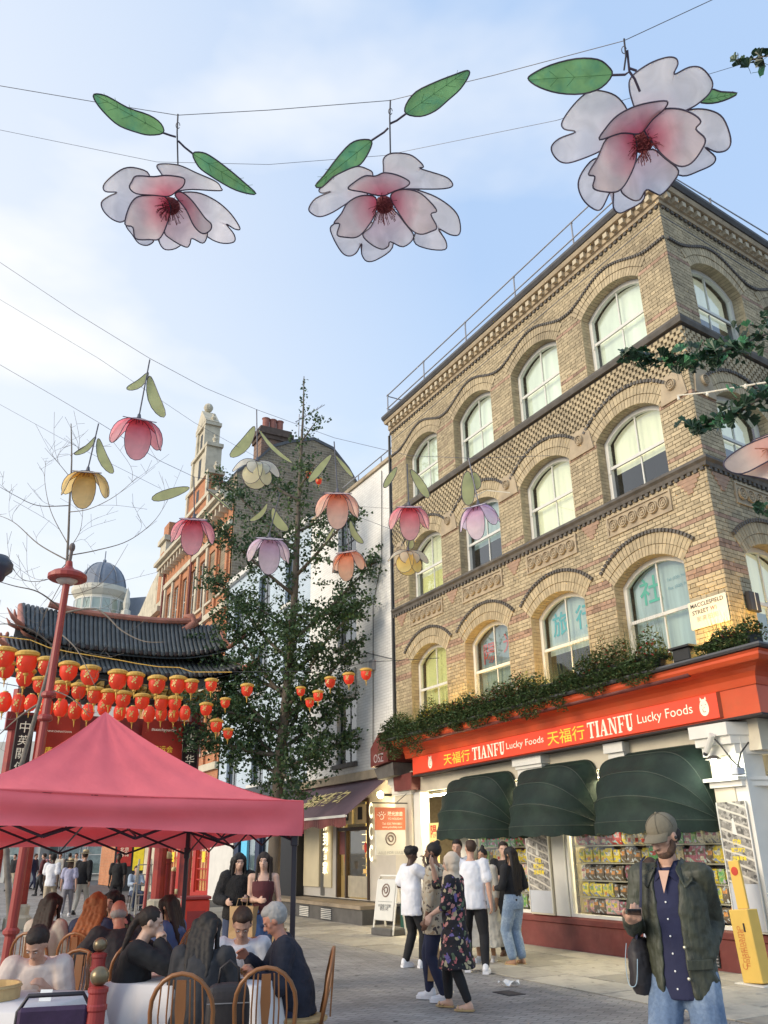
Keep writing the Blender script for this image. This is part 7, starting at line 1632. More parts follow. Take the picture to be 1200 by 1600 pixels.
def bentwood(label, x, y, rot):
 """bentwood cafe chair; its back is at local -y, the sitter looks along +y"""
 t = thing('bentwood_chair', label, 'chair', (x, y, 0), rot, 'bentwood cafe chairs')
 q = MB(); q.lathe([(.0, .445), (.19, .445), (.205, .455), (.205, .47), (.19, .478), (0, .478)], 24); q.build('seat', seatw, t)
 for s in (-1, 1):
  q = MB(); q.tube([(s * .15, .15, .45), (s * .17, .18, 0)], [.017, .012], 8); q.build('leg', wood, t)
  q = MB(); q.tube([(s * .14, -.15, .45), (s * .17, -.24, 0)], [.017, .012], 8); q.build('leg', wood, t)
 hoop = [(-.175, -.15, .44), (-.195, -.19, .62)] + [(-.20 * math.cos(k * PI / 10), -.20 - .05 * math.sin(k * PI / 10), .72 + .22 * math.sin(k * PI / 10)) for k in range(11)] + [(.195, -.19, .62), (.175, -.15, .44)]
 q = MB(); q.tube(hoop, .0145, 8); q.build('back_hoop', wood, t, smooth=True)
 q = MB(); q.prism([(-.03, .47), (.03, .47), (.02, .60), (.034, .74), (.03, .905), (-.03, .905), (-.034, .74), (-.02, .60)], -.012, .0); q.build('back_splat', wood, t, fix=True, M=T(0, -.205, 0) @ RX(R(4)) @ T(0, .02, 0))
 for x_ in (-.135, -.085, -.055, .055, .085, .135): q = MB(); q.tube([(x_, -.16, .47), (x_ * 1.05, -.225, .70), (x_ * .95, -.245, .905)], .0055, 6); q.build('spindle', wood, t)
 q = MB(); q.tube([(.165 * math.cos(k * PI / 9), .165 * math.sin(k * PI / 9), .20) for k in range(19)], .009, 6); q.build('stretcher_ring', wood, t)
bentwood('bentwood chair at the bottom edge behind the woman in the dark jacket', -1.33, 6.22, R(0))
bentwood('empty bentwood chair beside the black handbag', -.86, 6.45, R(8))
bentwood('bentwood chair under the old man in the navy jacket', -.70, 7.35, R(95))
bentwood('bentwood chair under the woman in black', -2.1, 7.28, R(-80))
bentwood('bentwood chair under the reading man', -2.55, 7.25, R(170)); bentwood('bentwood chair under the person in the white shirt', -1.22, 7.98, R(175))
bentwood('bentwood chair under the bald man', -2.35, 8.35, R(30)); bentwood('bentwood chair under the ginger haired woman', -3.05, 9.3, R(-10)); bentwood('bentwood chair under the woman with long dark hair at the back', -3.55, 9.4, R(-10)); bentwood('bentwood chair under the woman in the denim jacket', -2.25, 9.3, R(80))
pc_ = thing('banquet_chair', 'dark purple fabric banquet chair beside the red bollard at the bottom left', 'chair', (-2.02, 5.78, 0), R(14))
q = MB(); q.bbox(-.21, -.24, .44, .21, .20, .50, .02); q.build('seat', mat('purple_chair_cloth', (.045, .022, .06), .8, .15, 20, .2, 80), pc_)
q = MB(); q.bbox(-.19, -.02, .55, .19, .02, .86, .018); q.build('backrest', MATS['purple_chair_cloth'], pc_, M=T(0, -.25, 0) @ RX(R(8)))
q = MB(); q.tube([(-.22, -.20, 0), (-.215, -.25, .5), (-.20, -.29, .82), (-.15, -.30, .90), (.15, -.30, .90), (.20, -.29, .82), (.215, -.25, .5), (.22, -.20, 0)], .0125, 8); q.build('back_frame', frame_m, pc_, smooth=True)
for s in (-1, 1): q = MB(); q.tube([(s * .2, .18, .45), (s * .22, .2, 0)], .012, 6); q.build('leg', frame_m, pc_)
brass = mat('dull_brass_ball', (.22, .17, .10), .35, .2, 10, metal=.6); bred = mat('bollard_red', (.27, .03, .025), .45, .15, 4, .1, 20, col2=(.28, .03, .03), c2scale=3); gball = mat('pale_gold_ball', (.62, .52, .26), .4, .1, 8)
def bollard(label, x, y, h, r, ball, group='red bollards with ball tops'):
 t = thing('bollard', label, 'bollard', (x, y, 0), 0, group)
 q = MB(); q.lathe([(r * 1.25, 0), (r * 1.25, .08), (r, .12), (r, h - .22), (r * 1.15, h - .21), (r * 1.15, h - .19), (r, h - .18), (r, h - .13), (r * 1.12, h - .12), (r * 1.12, h - .10), (r * .7, h - .09)], 20); q.build('post', bred, t)
 q = MB(); q.ball((0, 0, h - .04), (r * 1.05, r * 1.05, r), 16, 10); q.build('ball_top', ball, t, smooth=True)
bollard('near red bollard with a dull brass ball at the bottom left', -1.71, 5.5, 1.03, .052, brass)
bollard('second red bollard behind the near one, half hidden by the table', -2.19, 6.98, 1.06, .05, brass)
for px, pyb, pyt, lb, r in ((254, 1437, 1336, 'thick red post with a pale gold ball seen under the tent', .13), (266, 1432, 1356, 'slim red post with a small gold ball beside the thick one', .07), (273, 1420, 1392, 'short red post with a gold ball behind the woman in denim', .10)):
 p = ground(px, pyb); h = at(px, pyt, p.y).z; bollard(lb, p.x, p.y, max(h, .5), r, gball, 'red posts with gold balls near the gate')
for k, (px, Y) in enumerate(((232, 20), (294, 19.5))):
 p = at(px, 1333, Y); t = thing('red_umbrella_pole', ('slim red pole standing left of the gold ball posts', 'dark red pole right of the gold ball posts')[k], 'pole', (p.x, p.y, 0)); q = MB(); q.tube([(0, 0, 0), (.05, 0, 2.6)], .04, 8); q.build('shaft', bred, t); q = MB(); q.lathe([(.25, 0), (.25, .05), (.06, .1)], 12); q.build('base', frame_m, t)
p = ground(310, 1462); p = at(310, 1333, 15.5)
bn = thing('litter_cabinet', 'bright red cabinet standing behind the two walking women', 'cabinet', (p.x, p.y, 0), R(20)); q = MB(); q.bbox(-.22, -.2, 0, .22, .2, .92, .02); q.build('body', mat('bright_red_cabinet', (.55, .04, .02), .4), bn); q = MB(); q.bbox(-.24, -.22, .922, .24, .22, .97, .01); q.build('lid', bred, bn); q = MB(); q.box(-.15, -.205, .3, .15, -.2, .75); q.build('door', bred, bn)
gum = MB(); rr = random.Random(44)
for k in range(260):
 x, y = rr.uniform(.3, 14), rr.uniform(.5, 6.5); r = rr.uniform(.012, .03); c = W1(x, y, .0105 if y < 3.05 else -.0045); gum.add([c + Vector((r * math.cos(a) * rr.uniform(.8, 1.2), r * math.sin(a), 0)) for a in (0, 1, 2, 3, 4, 5)], [(0, 1, 2, 3, 4, 5)], rr.randrange(2))
tag(gum.build('gum_spots', [mat('gum_dark', (.09, .085, .08), .8), mat('gum_pale', (.34, .33, .31), .8)]), kind='stuff')
p = at(228, 1333, 27); ld_ = thing('step_ladder', 'pale folding step ladder standing in the street beyond the gate posts', 'ladder', (p.x, p.y, 0), R(25))
alu = mat('pale_ladder', (.5, .47, .4), .5)
for s in (-.25, .25):
 q = MB(); q.tube([(s, -.45, 0), (s * .7, 0, 1.5)], .025, 5); q.build('stile', alu, ld_); q = MB(); q.tube([(s, .45, 0), (s * .7, 0, 1.5)], .02, 5); q.build('rear_stile', alu, ld_)
for k in range(5): q = MB(); z = .25 + .27 * k; q.box(-.22, -.45 * (1 - z / 1.5) - .04, z, .22, -.45 * (1 - z / 1.5) + .04, z + .03); q.build('tread', alu, ld_)
china = mat('white_china', (.75, .74, .72), .25); noodle = mat('fried_noodles', (.35, .15, .05), .6, .4, 30, .5, 60)
def plate(label, p, r=.12):
 o = thing('plate', label, 'plate', tuple(p), 0); q = MB(); q.lathe([(0, .002), (r * .6, .003), (r, .018), (r * 1.0, .022), (r * .6, .008), (0, .007)], 24); q.build('dish', china, o, smooth=True); return o
pl = plate('white plate of brown fried noodles in front of the old man', tc_ + Vector((.0, .02, 0)), .15)
q = MB(); nn = random.Random(6)
for k in range(34):
 a = nn.uniform(0, 6.28); r = .10 * math.sqrt(nn.random()); c = Vector((r * math.cos(a), r * math.sin(a), .02 + .06 * (1 - r / .10) + nn.uniform(0, .015))); q.tube([c, c + Vector((nn.uniform(-.04, .04), nn.uniform(-.04, .04), .012)), c + Vector((nn.uniform(-.06, .06), nn.uniform(-.06, .06), -.005))], .006, 4)
q.build('noodles', noodle, pl)['kind'] = 'stuff'
o = thing('bamboo_steamer', 'round bamboo steamer tray on the white table at the left edge', 'steamer', (ta.x - .16, ta.y + .02, ta.z)); bam = mat('bamboo', (.50, .34, .15), .6, .15, 12)
q = MB(); q.lathe([(.0, .01), (.20, .01), (.21, 0), (.22, .0), (.22, .09), (.205, .09), (.205, .02)], 28); q.build('tray', bam, o); q = MB(); q.tube([(.222 * math.cos(k * .3), .222 * math.sin(k * .3), .075) for k in range(22)], .008, 4); q.build('band', bam, o)
o = thing('glass', 'clear tumbler on the pink lit table', 'glass', tuple(tb_ + Vector((.12, -.02, 0)))); q = MB(); q.lathe([(.03, 0), (.036, .12), (.033, .12), (.028, .01), (0, .01)], 16); q.build('tumbler', glassmat('tumbler_glass', (.9, .92, .92), .25), o)
o = thing('bottle', 'dark red bottle on the small table behind the bollard', 'bottle', tuple(td + Vector((.25, -.2, 0)))); q = MB(); q.lathe([(0, 0), (.035, 0), (.036, .14), (.014, .20), (.014, .27), (0, .27)], 14); q.build('body', mat('dark_red_bottle', (.12, .01, .01), .2), o); q = MB(); q.lathe([(.0365, .04), (.0367, .11)], 14); q.build('label', china, o)
o = thing('menu_card', 'small white card standing on the white table', 'card', tuple(ta + Vector((.30, -.12, 0)))); q = MB(); q.prism([(-.04, 0), (.04, 0), (.04, .07), (-.04, .07)], -.002, .002); q.build('sheet', china, o, fix=True, M=RX(R(-15)));
o = thing('handbag', 'black leather handbag with looped handles between the two bentwood chairs', 'bag', (-1.10, 6.38, .42), R(10)); lea = mat('black_leather', (.022, .018, .02), .6, .2, 10, .3, 25)
q = MB(); q.bbox(-.15, -.08, .0, .15, .08, .42, .04); bg_ = q.build('body', lea, o);
md = bg_.modifiers.new('soft', 'SUBSURF'); md.levels = md.render_levels = 2
q = MB(); q.tube([(-.07 + .0, -.0, .40), (-.06, 0, .50), (0, 0, .545), (.06, 0, .50), (.07, 0, .40)], .009, 6); q.build('handle', lea, o, smooth=True); q = MB(); q.box(-.14, -.084, .30, .14, -.081, .306); q.build('zip', pipe_m, o)
o = thing('display_stand', 'leaning yellow cardboard display stand with a red disc against the maroon plinth', 'display stand', tuple(at(1160, 1333, 12.0).xy) + (0.006,), RZ1 + R(0))
ycard = mat('yellow_card', (.72, .47, .10), .6, .06, 3);
q = MB(); q.bbox(-.15, -.0, .02, .15, .20, .86, .008); bx = q.build('box', ycard, o, M=RY(R(4))); q = MB(); q.bbox(-.02, -.02, .862, .15, .02, 1.45, .006); up1 = q.build('upright', ycard, o, M=RY(R(4)))
q = MB(); q.lathe([(0, 0), (.055, .0), (.055, .004), (0, .004)], 18); q.build('red_disc', mat('red_disc', (.55, .06, .03), .5), up1, M=T(.065, .022, 1.32) @ RX(-PI / 2)); q = MB(); q.box(-.22, -.06, -.004, .22, .28, .012); q.build('base_sheet', white2_m, o)
text('lettering', 'Cristinamo', T(.06, .204, .42) @ RY(R(90)), mat('orange_print', (.6, .2, .05), .6), bx, 1.0, width=.5); text('lettering', 'hapihouse', T(.0, .204, .42) @ RY(R(90)), MATS['orange_print'], bx, 1.0, width=.42)
q = MB(); q.box(-.06, .202, .60, -.04, .21, .70); q.build('slot', frame_m, bx)
p = ground(795, 1541); o = thing('paper_litter', 'crumpled white paper lying on the pavement beside the manhole', 'litter', (p.x, p.y, .012)); q = MB(); rr = random.Random(12); v = []
for j in range(5):
 for i in range(9): v.append((-.14 + .035 * i, -.05 + .025 * j, .02 + .03 * math.sin(i * 1.3 + j) + rr.uniform(0, .02)))
q.add(v, [(j * 9 + i, j * 9 + i + 1, (j + 1) * 9 + i + 1, (j + 1) * 9 + i) for j in range(4) for i in range(8)]); q.build('sheet', china, o)
p = ground(795, 1551); o = thing('manhole_cover', 'dark rectangular manhole cover set in the paving behind the walking woman', 'manhole cover', (p.x, p.y, .0), RZ1); q = MB(); q.box(-.18, -.12, -.02, .18, .12, -.002); q.build('frame', frame_m, o); q = MB(); q.box(-.15, -.09, -.0015, .15, .09, .0); q.build('lid', mat('worn_iron', (.06, .055, .05), .6, .3, 20, .5, 60), o)
SK = {'light': (.52, .30, .21), 'pale': (.60, .38, .28), 'tan': (.40, .22, .13), 'brown': (.20, .10, .06), 'dark': (.075, .04, .026), 'ruddy': (.48, .22, .15)}
def skin_mat(k): return mat('skin_' + k, SK[k], .5, .08, 14, .1, 60)
def cloth_mat(name, col, **kw):
 kw.setdefault('bump', .35); kw.setdefault('bscale', 11.0); kw.setdefault('bdist', .02)
 return mat('cloth_' + name, col, kw.pop('rough', .85), kw.pop('var', .12), kw.pop('scale', 5.0), **kw)
def floral(name, base, cols, scale=9.0):
 if name in MATS: return MATS[name]
 m = bpy.data.materials.new(name); m.use_nodes = True; MATS[name] = m; t = m.node_tree; L = t.links.new; b = t.nodes['Principled BSDF']; b.inputs['Roughness'].default_value = .8
 tcn = N(t, 'ShaderNodeTexCoord'); nz_ = N(t, 'ShaderNodeTexNoise'); nz_.inputs['Scale'].default_value = 14; L(tcn.outputs['Object'], nz_.inputs[0])
 mv = N(t, 'ShaderNodeMixRGB'); mv.inputs[0].default_value = .10; L(tcn.outputs['Object'], mv.inputs[1]); L(nz_.outputs['Color'], mv.inputs[2])
 vo = N(t, 'ShaderNodeTexVoronoi'); vo.inputs['Scale'].default_value = scale; L(mv.outputs[0], vo.inputs[0])
 cr_ = N(t, 'ShaderNodeValToRGB'); cr_.color_ramp.interpolation = 'CONSTANT'; el = cr_.color_ramp.elements
 sp = N(t, 'ShaderNodeSeparateColor'); L(vo.outputs['Color'], sp.inputs[0]); L(sp.outputs[0], cr_.inputs[0])
 el[0].color = (*cols[0], 1); el[1].position = 1 / len(cols); el[1].color = (*cols[1], 1)
 for i, c in enumerate(cols[2:]): e = el.new((i + 2) / len(cols)); e.color = (*c, 1)
 r2 = N(t, 'ShaderNodeValToRGB'); r2.color_ramp.elements[0].position = .46; r2.color_ramp.elements[1].position = .50; r2.color_ramp.elements[0].color = (1, 1, 1, 1); r2.color_ramp.elements[1].color = (0, 0, 0, 1); L(vo.outputs['Distance'], r2.inputs[0])
 k = N(t, 'ShaderNodeMixRGB'); k.inputs[1].default_value = (*base, 1); L(r2.outputs[0], k.inputs[0]); L(cr_.outputs[0], k.inputs[2]); L(k.outputs[0], b.inputs['Base Color'])
 return m
_tex = {}
def clouds(sz):
 if sz not in _tex:
  t = bpy.data.textures.new('folds', 'CLOUDS'); t.noise_scale = sz; _tex[sz] = t
 return _tex[sz]
def remesh(o, vox, disp=0.0, dsz=.08, smooth=2):
 m = o.modifiers.new('remesh', 'REMESH'); m.mode = 'VOXEL'; m.voxel_size = vox; m.use_smooth_shade = True
 if disp: d = o.modifiers.new('folds', 'DISPLACE'); d.texture = clouds(dsz); d.strength = disp; d.mid_level = .5; d.texture_coords = 'LOCAL'
 if smooth: s = o.modifiers.new('smooth', 'SMOOTH'); s.iterations = smooth; s.factor = .5
 return o
def capsule(mb, a, ra, b, rb, n=10):
 a, b = Vector(a), Vector(b); d = (b - a); L_ = d.length; d = d / max(L_, 1e-6); pts = []; rs = []
 for k in (-.98, -.7, -.35): pts.append(a + d * ra * k); rs.append(ra * math.sqrt(1 - k * k))
 pts.append(a); rs.append(ra); pts.append(b); rs.append(rb)
 for k in (.35, .7, .98): pts.append(b + d * rb * k); rs.append(rb * math.sqrt(1 - k * k))
 mb.tube(pts, rs, n)
def chain(mb, pts, rs, n=10):
 for i in range(len(pts) - 1): capsule(mb, pts[i], rs[i], pts[i + 1], rs[i + 1], n)
def loft(mb, rings, Mx=None, n=20):
 """rings = (centre, rx, ry); closed solid"""
 v = []; f = []; k = len(rings)
 for c, rx, ry in rings:
  for j in range(n): a = 2 * PI * j / n; v.append(Vector(c) + Vector((rx * math.cos(a), ry * math.sin(a), 0)))
 for i in range(k - 1):
  for j in range(n): f.append((i * n + j, i * n + (j + 1) % n, (i + 1) * n + (j + 1) % n, (i + 1) * n + j))
 f.append(tuple(range(n))[::-1]); f.append(tuple((k - 1) * n + j for j in range(n)))
 mb.add(v, f, M=Mx)
def cloft(mb, rings, Mx=None, n=26, th=.018):
 """open-fronted coat shell; rings = (z, cx, cy, rx, ry, gap) gap = half opening in degrees about the front"""
 v = []; f = []; k = len(rings); m = 2 * n
 for z, cx, cy, rx, ry, gap in rings:
  a0 = R(90 + gap); a1 = R(450 - gap)
  for j in range(n): a = a0 + (a1 - a0) * j / (n - 1); v.append((cx + rx * math.cos(a), cy + ry * math.sin(a), z))
  for j in range(n - 1, -1, -1): a = a0 + (a1 - a0) * j / (n - 1); v.append((cx + (rx - th) * math.cos(a), cy + (ry - th) * math.sin(a), z))
 for i in range(k - 1):
  for j in range(m): f.append((i * m + j, i * m + (j + 1) % m, (i + 1) * m + (j + 1) % m, (i + 1) * m + j))
 f.append(tuple(range(m))[::-1]); f.append(tuple((k - 1) * m + j for j in range(m)))
 mb.add(v, f, M=Mx)
def ik(a, t, l1, l2, pole):
 a, t = Vector(a), Vector(t); d = t - a; L_ = min(max(d.length, .05), l1 + l2 - .003); dn = d.normalized(); x = (l1 * l1 - l2 * l2 + L_ * L_) / (2 * L_); h = math.sqrt(max(l1 * l1 - x * x, 0))
 p = Vector(pole); p = p - dn * p.dot(dn); p = p.normalized() if p.length > 1e-4 else dn.orthogonal().normalized()
 return a + dn * x + p * h, a + dn * L_
def hand(mb, w, d, n, side, curl=.5, s=1.0, thumb_out=.6):
 """palm, four jointed fingers and a thumb leaving the palm's side; d = along the hand, n = palm normal, side = towards the thumb"""
 w, d, n, side = Vector(w), Vector(d).normalized(), Vector(n), Vector(side)
 n = (n - d * n.dot(d)).normalized(); side = d.cross(n) if d.cross(n).dot(side) > 0 else n.cross(d)
 for k in (-1, 0, 1): capsule(mb, w + side * .018 * k * .7, .019 * s, w + d * .078 * s + side * .026 * k, .0155 * s, 8)
 for i, (o, L_) in enumerate(((.030, .070), (.010, .079), (-.010, .073), (-.029, .057))):
  p0 = w + d * .076 * s + side * o; c1 = curl * (.7 + .12 * i); q1 = p0 + (d * math.cos(c1) + n * math.sin(c1)) * L_ * .48; c2 = c1 + curl * .9; q2 = q1 + (d * math.cos(c2) + n * math.sin(c2)) * L_ * .30; c3 = c2 + curl * .6; q3 = q2 + (d * math.cos(c3) + n * math.sin(c3)) * L_ * .24
  chain(mb, [p0, q1, q2, q3], [.0098 * s, .0088 * s, .008 * s, .007 * s], 7)
 t0 = w + d * .022 * s + side * .026; t1 = t0 + (d * .6 + side * thumb_out + n * .35 * curl).normalized() * .038; t2 = t1 + (d * .9 + side * thumb_out * .3 + n * .6 * curl).normalized() * .03
 chain(mb, [t0, t1, t2], [.0125 * s, .0105 * s, .0085 * s], 7)
def person(label, x, y, face, H=1.70, hz=.93, lean=0, twist=0, hands=None, feet=None, head=(0, 0), skin='light', hair=None, top=None, bottom=None, shoes=None, vox=.012, fem=False, poles=None, handdir=None, curl=.5, group=None, feat=1, extras=None, fat=1.0, z0=0.0):
 s = H / 1.70; rt_ = thing('person', label, 'person', (x, y, z0), -R(face), group); rt_.scale = (s, s, s)
 hip = Vector((0, 0, hz)); TM = T(*hip) @ RX(-R(lean)) @ RZ(R(twist)); TL = lambda v: TM @ Vector(v)
 wd = (.94 if fem else 1.0)
 shp = {sd: TL((sd * .175 * wd * min(fat, 1.1), -.01, .475)) for sd in (1, -1)}
 hips = {sd: hip + Vector((sd * .092, 0, -.03)) for sd in (1, -1)}
 seated = hz < .7
 hands = hands or {}; feet = feet or {}; poles = poles or {}; handdir = handdir or {}
 arm = {}; leg = {}
 for sd in (1, -1):
  tgt = hands.get(sd, (sd * .25, .03, hz - .10));
  el, wr = ik(shp[sd], tgt, .285, .255, poles.get(sd, (sd * .5, -.7, -.5))); arm[sd] = (shp[sd], el, wr)
  ft = feet.get(sd, (sd * .10, .0, .085)); kn, an_ = ik(hips[sd], ft, .43, .415, (sd * .12, 1, .2)); leg[sd] = (hips[sd], kn, an_)
 b = MB(); F = fat
 rings = [((0, 0, -.10), .145 * F, .095 * F), ((0, -.005, 0), .162 * F, .108 * F), ((0, .0, .10), (.135 if not fem else .120) * F, .095 * F), ((0, .005, .20), (.138 if not fem else .122) * F, .098 * F), ((0, .008, .31), .155 * wd * F, .108 * F), ((0, 0, .42), .160 * wd, .098), ((0, -.012, .49), .105 * wd, .072), ((0, -.015, .53), .058, .055)]
 loft(b, rings, TM)
 if seated: loft(b, [((0, 0, -.12), .165 * F, .12), ((0, 0, .05), .165 * F, .12)], T(*hip))
 nk0, nk1 = TL((0, -.012, .50)), TL((0, .012, .60)); capsule(b, nk0, .056, nk1, .050)
 HM = T(*TL((0, .022, .675))) @ RX(-R(lean) * .35) @ RZ(-R(head[0])) @ RX(-R(head[1])); HL = lambda v: HM @ Vector(v)
 def eb(c, r): b.ball(c, r, 16, 12, M=HM)
 eb((0, -.010, .028), (.075, .094, .092)); eb((0, .012, -.038), (.058, .070, .068)); eb((0, .040, -.075), (.030, .032, .026)); eb((0, .060, -.045), (.030, .022, .026))
 chain(b, [HL((0, .078, .016)), HL((0, .100, -.022))], [.010, .014], 8); eb((.013, .092, -.026), (.009, .010, .008)); eb((-.013, .092, -.026), (.009, .010, .008)); eb((0, .074, -.054), (.022, .014, .007)); eb((0, .073, -.064), (.019, .013, .007)); eb((0, .070, .030), (.055, .022, .010))
 for sd in (1, -1): eb((sd * .076, -.005, .0), (.010, .018, .030)); eb((sd * .045, .048, -.012), (.018, .020, .018))
 for sd in (1, -1):
  S_, E_, W_ = arm[sd]; capsule(b, TL((sd * .10, -.01, .47)), .060, S_, .056); chain(b, [S_, S_.lerp(E_, .5), E_], [.053 * F, .046, .037]); chain(b, [E_, E_.lerp(W_, .35), W_], [.037, .040, .025])
  d = (W_ - E_).normalized(); hd = handdir.get(sd); dd = Vector(hd[0]) if hd else d; nn = Vector(hd[1]) if hd else Vector((-sd, .2, 0)); ts = Vector(hd[2]) if hd and len(hd) > 2 else Vector((0, 1, .2))
  hand(b, W_, dd, nn, ts, curl if not isinstance(curl, dict) else curl.get(sd, .5))
  S_, K_, A_ = leg[sd]; chain(b, [S_, S_.lerp(K_, .5), K_], [.088 * F, .076 * F, .054]); chain(b, [K_, K_.lerp(A_, .35) + Vector((0, -.012, 0)), A_], [.054, .055, .035])
  capsule(b, A_ + Vector((0, -.02, -.03)), .033, A_ + Vector((sd * .02, .135, -.058)), .022); capsule(b, A_ + Vector((0, -.03, -.052)), .028, A_ + Vector((sd * .03, .10, -.06)), .022)
 body = b.build('body', skin_mat(skin), rt_); remesh(body, vox, smooth=3)
 if feat:
  for sd in (1, -1):
   e = MB(); e.ball((0, 0, 0), (.0115, .006, .0050), 10, 8, M=HM @ T(sd * .031, .082, .008)); ey = e.build('eye', mat('eye_white', (.55, .5, .48), .3), rt_, smooth=True)
   e = MB(); e.ball((0, 0, 0), (.0046, .003, .0046), 8, 6, M=HM @ T(sd * .030, .0885, .008)); e.build('iris', mat('eye_dark', (.02, .013, .01), .2), ey)
   e = MB(); e.tube([HL((sd * .048, .078, .024)), HL((sd * .032, .089, .031)), HL((sd * .014, .090, .026))], [.0015, .0030, .002], 5); e.build('eyebrow', mat('hair_' + (hair[1] if hair and hair[1] in HAIRC else 'black'), HAIRC.get(hair[1] if hair else 'black', (.01, .008, .007)), .7), rt_)
  e = MB(); e.tube([HL((-.022, .076, -.057)), HL((0, .088, -.0575)), HL((.022, .076, -.057))], [.002, .0058, .002], 6); e.build('mouth', mat('lips_' + skin, tuple(c * .62 for c in SK[skin]), .5), rt_)
 if hair:
  style, hc = hair; hm = mat('hair_' + hc, HAIRC[hc], .42, .35, 30, .6, 60, stretch=(3, 3, .6), bdist=.004); h = MB(); hb = lambda c, r: h.ball(c, r, 14, 10, M=HM)
  if style in ('short', 'buzz', 'bald'):
   if style == 'bald': hb((0, -.030, -.002), (.077, .080, .050))
   else: g_ = .006 if style == 'buzz' else .014; hb((0, -.034, .042), (.075 + g_, .086 + g_, .086 + g_)); hb((0, .000, .090), (.058 + g_, .064 + g_, .034 + g_))
  elif style == 'curly': hb((0, -.02, .058), (.098, .11, .090)); hb((0, .03, .095), (.082, .075, .055)); [hb((.08 * math.cos(k), .09 * math.sin(k) - .01, .085 + .02 * math.sin(k * 3)), (.03, .03, .03)) for k in range(7)]
  elif style in ('bun', 'topbun'):
   hb((0, -.022, .038), (.086, .100, .094)); hb((0, -.075 if style == 'bun' else -.02, .115 if style == 'bun' else .15), (.036, .036, .036))
  elif style == 'cap_hair': hb((0, -.045, -.005), (.079, .068, .055))
  elif style in ('long', 'vlong', 'wavy'):
   L_ = {'long': .30, 'vlong': .44, 'wavy': .30}[style]; wv = .02 if style == 'wavy' else .0
   hb((0, -.020, .038), (.087, .103, .094)); hb((.05, .028, .045), (.045, .050, .055)); hb((-.05, .028, .045), (.045, .050, .055))
   for xx in (-.075, -.04, 0, .04, .075):
    p0 = HL((xx, -.065, .03)); p1 = HL((xx * 1.15, -.085, -.09)); p2 = TL((xx * (1.15 + wv * 16), -.105, .40)); p3 = TL((xx * (1.0 + wv * 12), -.115, .60 - L_ - .02 * abs(xx) * 20)); chain(h, [p0, p1, p2, p3], [.042, .036, .030 + wv, .016 + wv], 8)
   for sd in (1, -1): chain(h, [HL((sd * .070, .035, .03)), HL((sd * .088, .018, -.06)), TL((sd * .10, .045, .44)), TL((sd * .095, .085, .62 - L_))], [.024, .020, .024, .012], 8)
  elif style == 'tied': hb((0, -.022, .038), (.082, .098, .090)); chain(h, [HL((0, -.11, .02)), HL((0, -.14, -.06)), TL((0, -.13, .42))], [.035, .032, .02], 8)
  elif style == 'bob': hb((0, -.022, .036), (.088, .102, .094)); [chain(h, [HL((xx, -.06, .02)), HL((xx * 1.1, -.07, -.10))], [.045, .035], 8) for xx in (-.06, 0, .06)]
  if h.v: ho = h.build('hair', hm, rt_); remesh(ho, max(vox, .009), .026 if style in ('curly', 'wavy') else .014, .022 if style not in ('long', 'vlong', 'wavy') else .035, 1)
 A = dict(rt=rt_, TM=TM, TL=TL, HM=HM, HL=HL, arm=arm, leg=leg, hip=hip, vox=vox, F=F, wd=wd, fem=fem, seated=seated)
 if bottom: garment_bottom(A, **bottom)
 if top: garment_top(A, **top)
 if shoes: garment_shoes(A, **shoes)
 for e in (extras or []): e(A)
 return rt_, A
HAIRC = {'black': (.012, .009, .008), 'brown': (.045, .022, .012), 'ginger': (.30, .10, .03), 'grey': (.34, .32, .30), 'dbrown': (.022, .013, .009), 'white': (.5, .48, .45)}
def garment_top(A, m, sleeve=.5, hem=-.10, g=.018, flare=0.0, neck=.50, name='shirt', low=False, loose=1.0):
 q = MB(); TM, TL, F, wd = A['TM'], A['TL'], A['F'], A['wd']; wst = (.122 if A['fem'] else .140)
 zs = [(hem, .160 * F + flare, .112 * F + flare * .7), (hem * .3 + .02, .160 * F + flare * .6, .112 * F + flare * .4), (.10, (wst * loose) * F, .102 * loose * F), (.20, (wst * loose) * F, .104 * loose * F), (.31, .157 * wd * F, .114 * F), (.42, .165 * wd, .103)]
 if not low: zs += [(.485, .118 * wd, .078), (neck + .015, .066, .060)]
 else: zs += [(.435, .12 * wd, .09)]
 if hem > .05: zs = [z for z in zs if z[0] >= hem]
 loft(q, [((0, .004 if z < .4 else -.010, z), rx + g, ry + g) for z, rx, ry in zs], TM)
 if sleeve > 0:
  for sd in (1, -1):
   S_, E_, W_ = A['arm'][sd]; r0 = .054 * F + g + .004; capsule(q, TL((sd * .09, -.01, .458)), .058 + g * .6, S_, .056 + g * .7)
   if sleeve <= 1: capsule(q, S_, r0, S_.lerp(E_, sleeve), (.050 + g * 1.3))
   else: chain(q, [S_, S_.lerp(E_, .5), E_], [r0, .050 + g, .042 + g]); chain(q, [E_, E_.lerp(W_, min(sleeve - 1, .92))], [.042 + g, .030 + g * .8])
 o = q.build(name, m, A['rt']); remesh(o, max(A['vox'] * 1.1, .011), .024 if g > .015 else .010, .09); return o
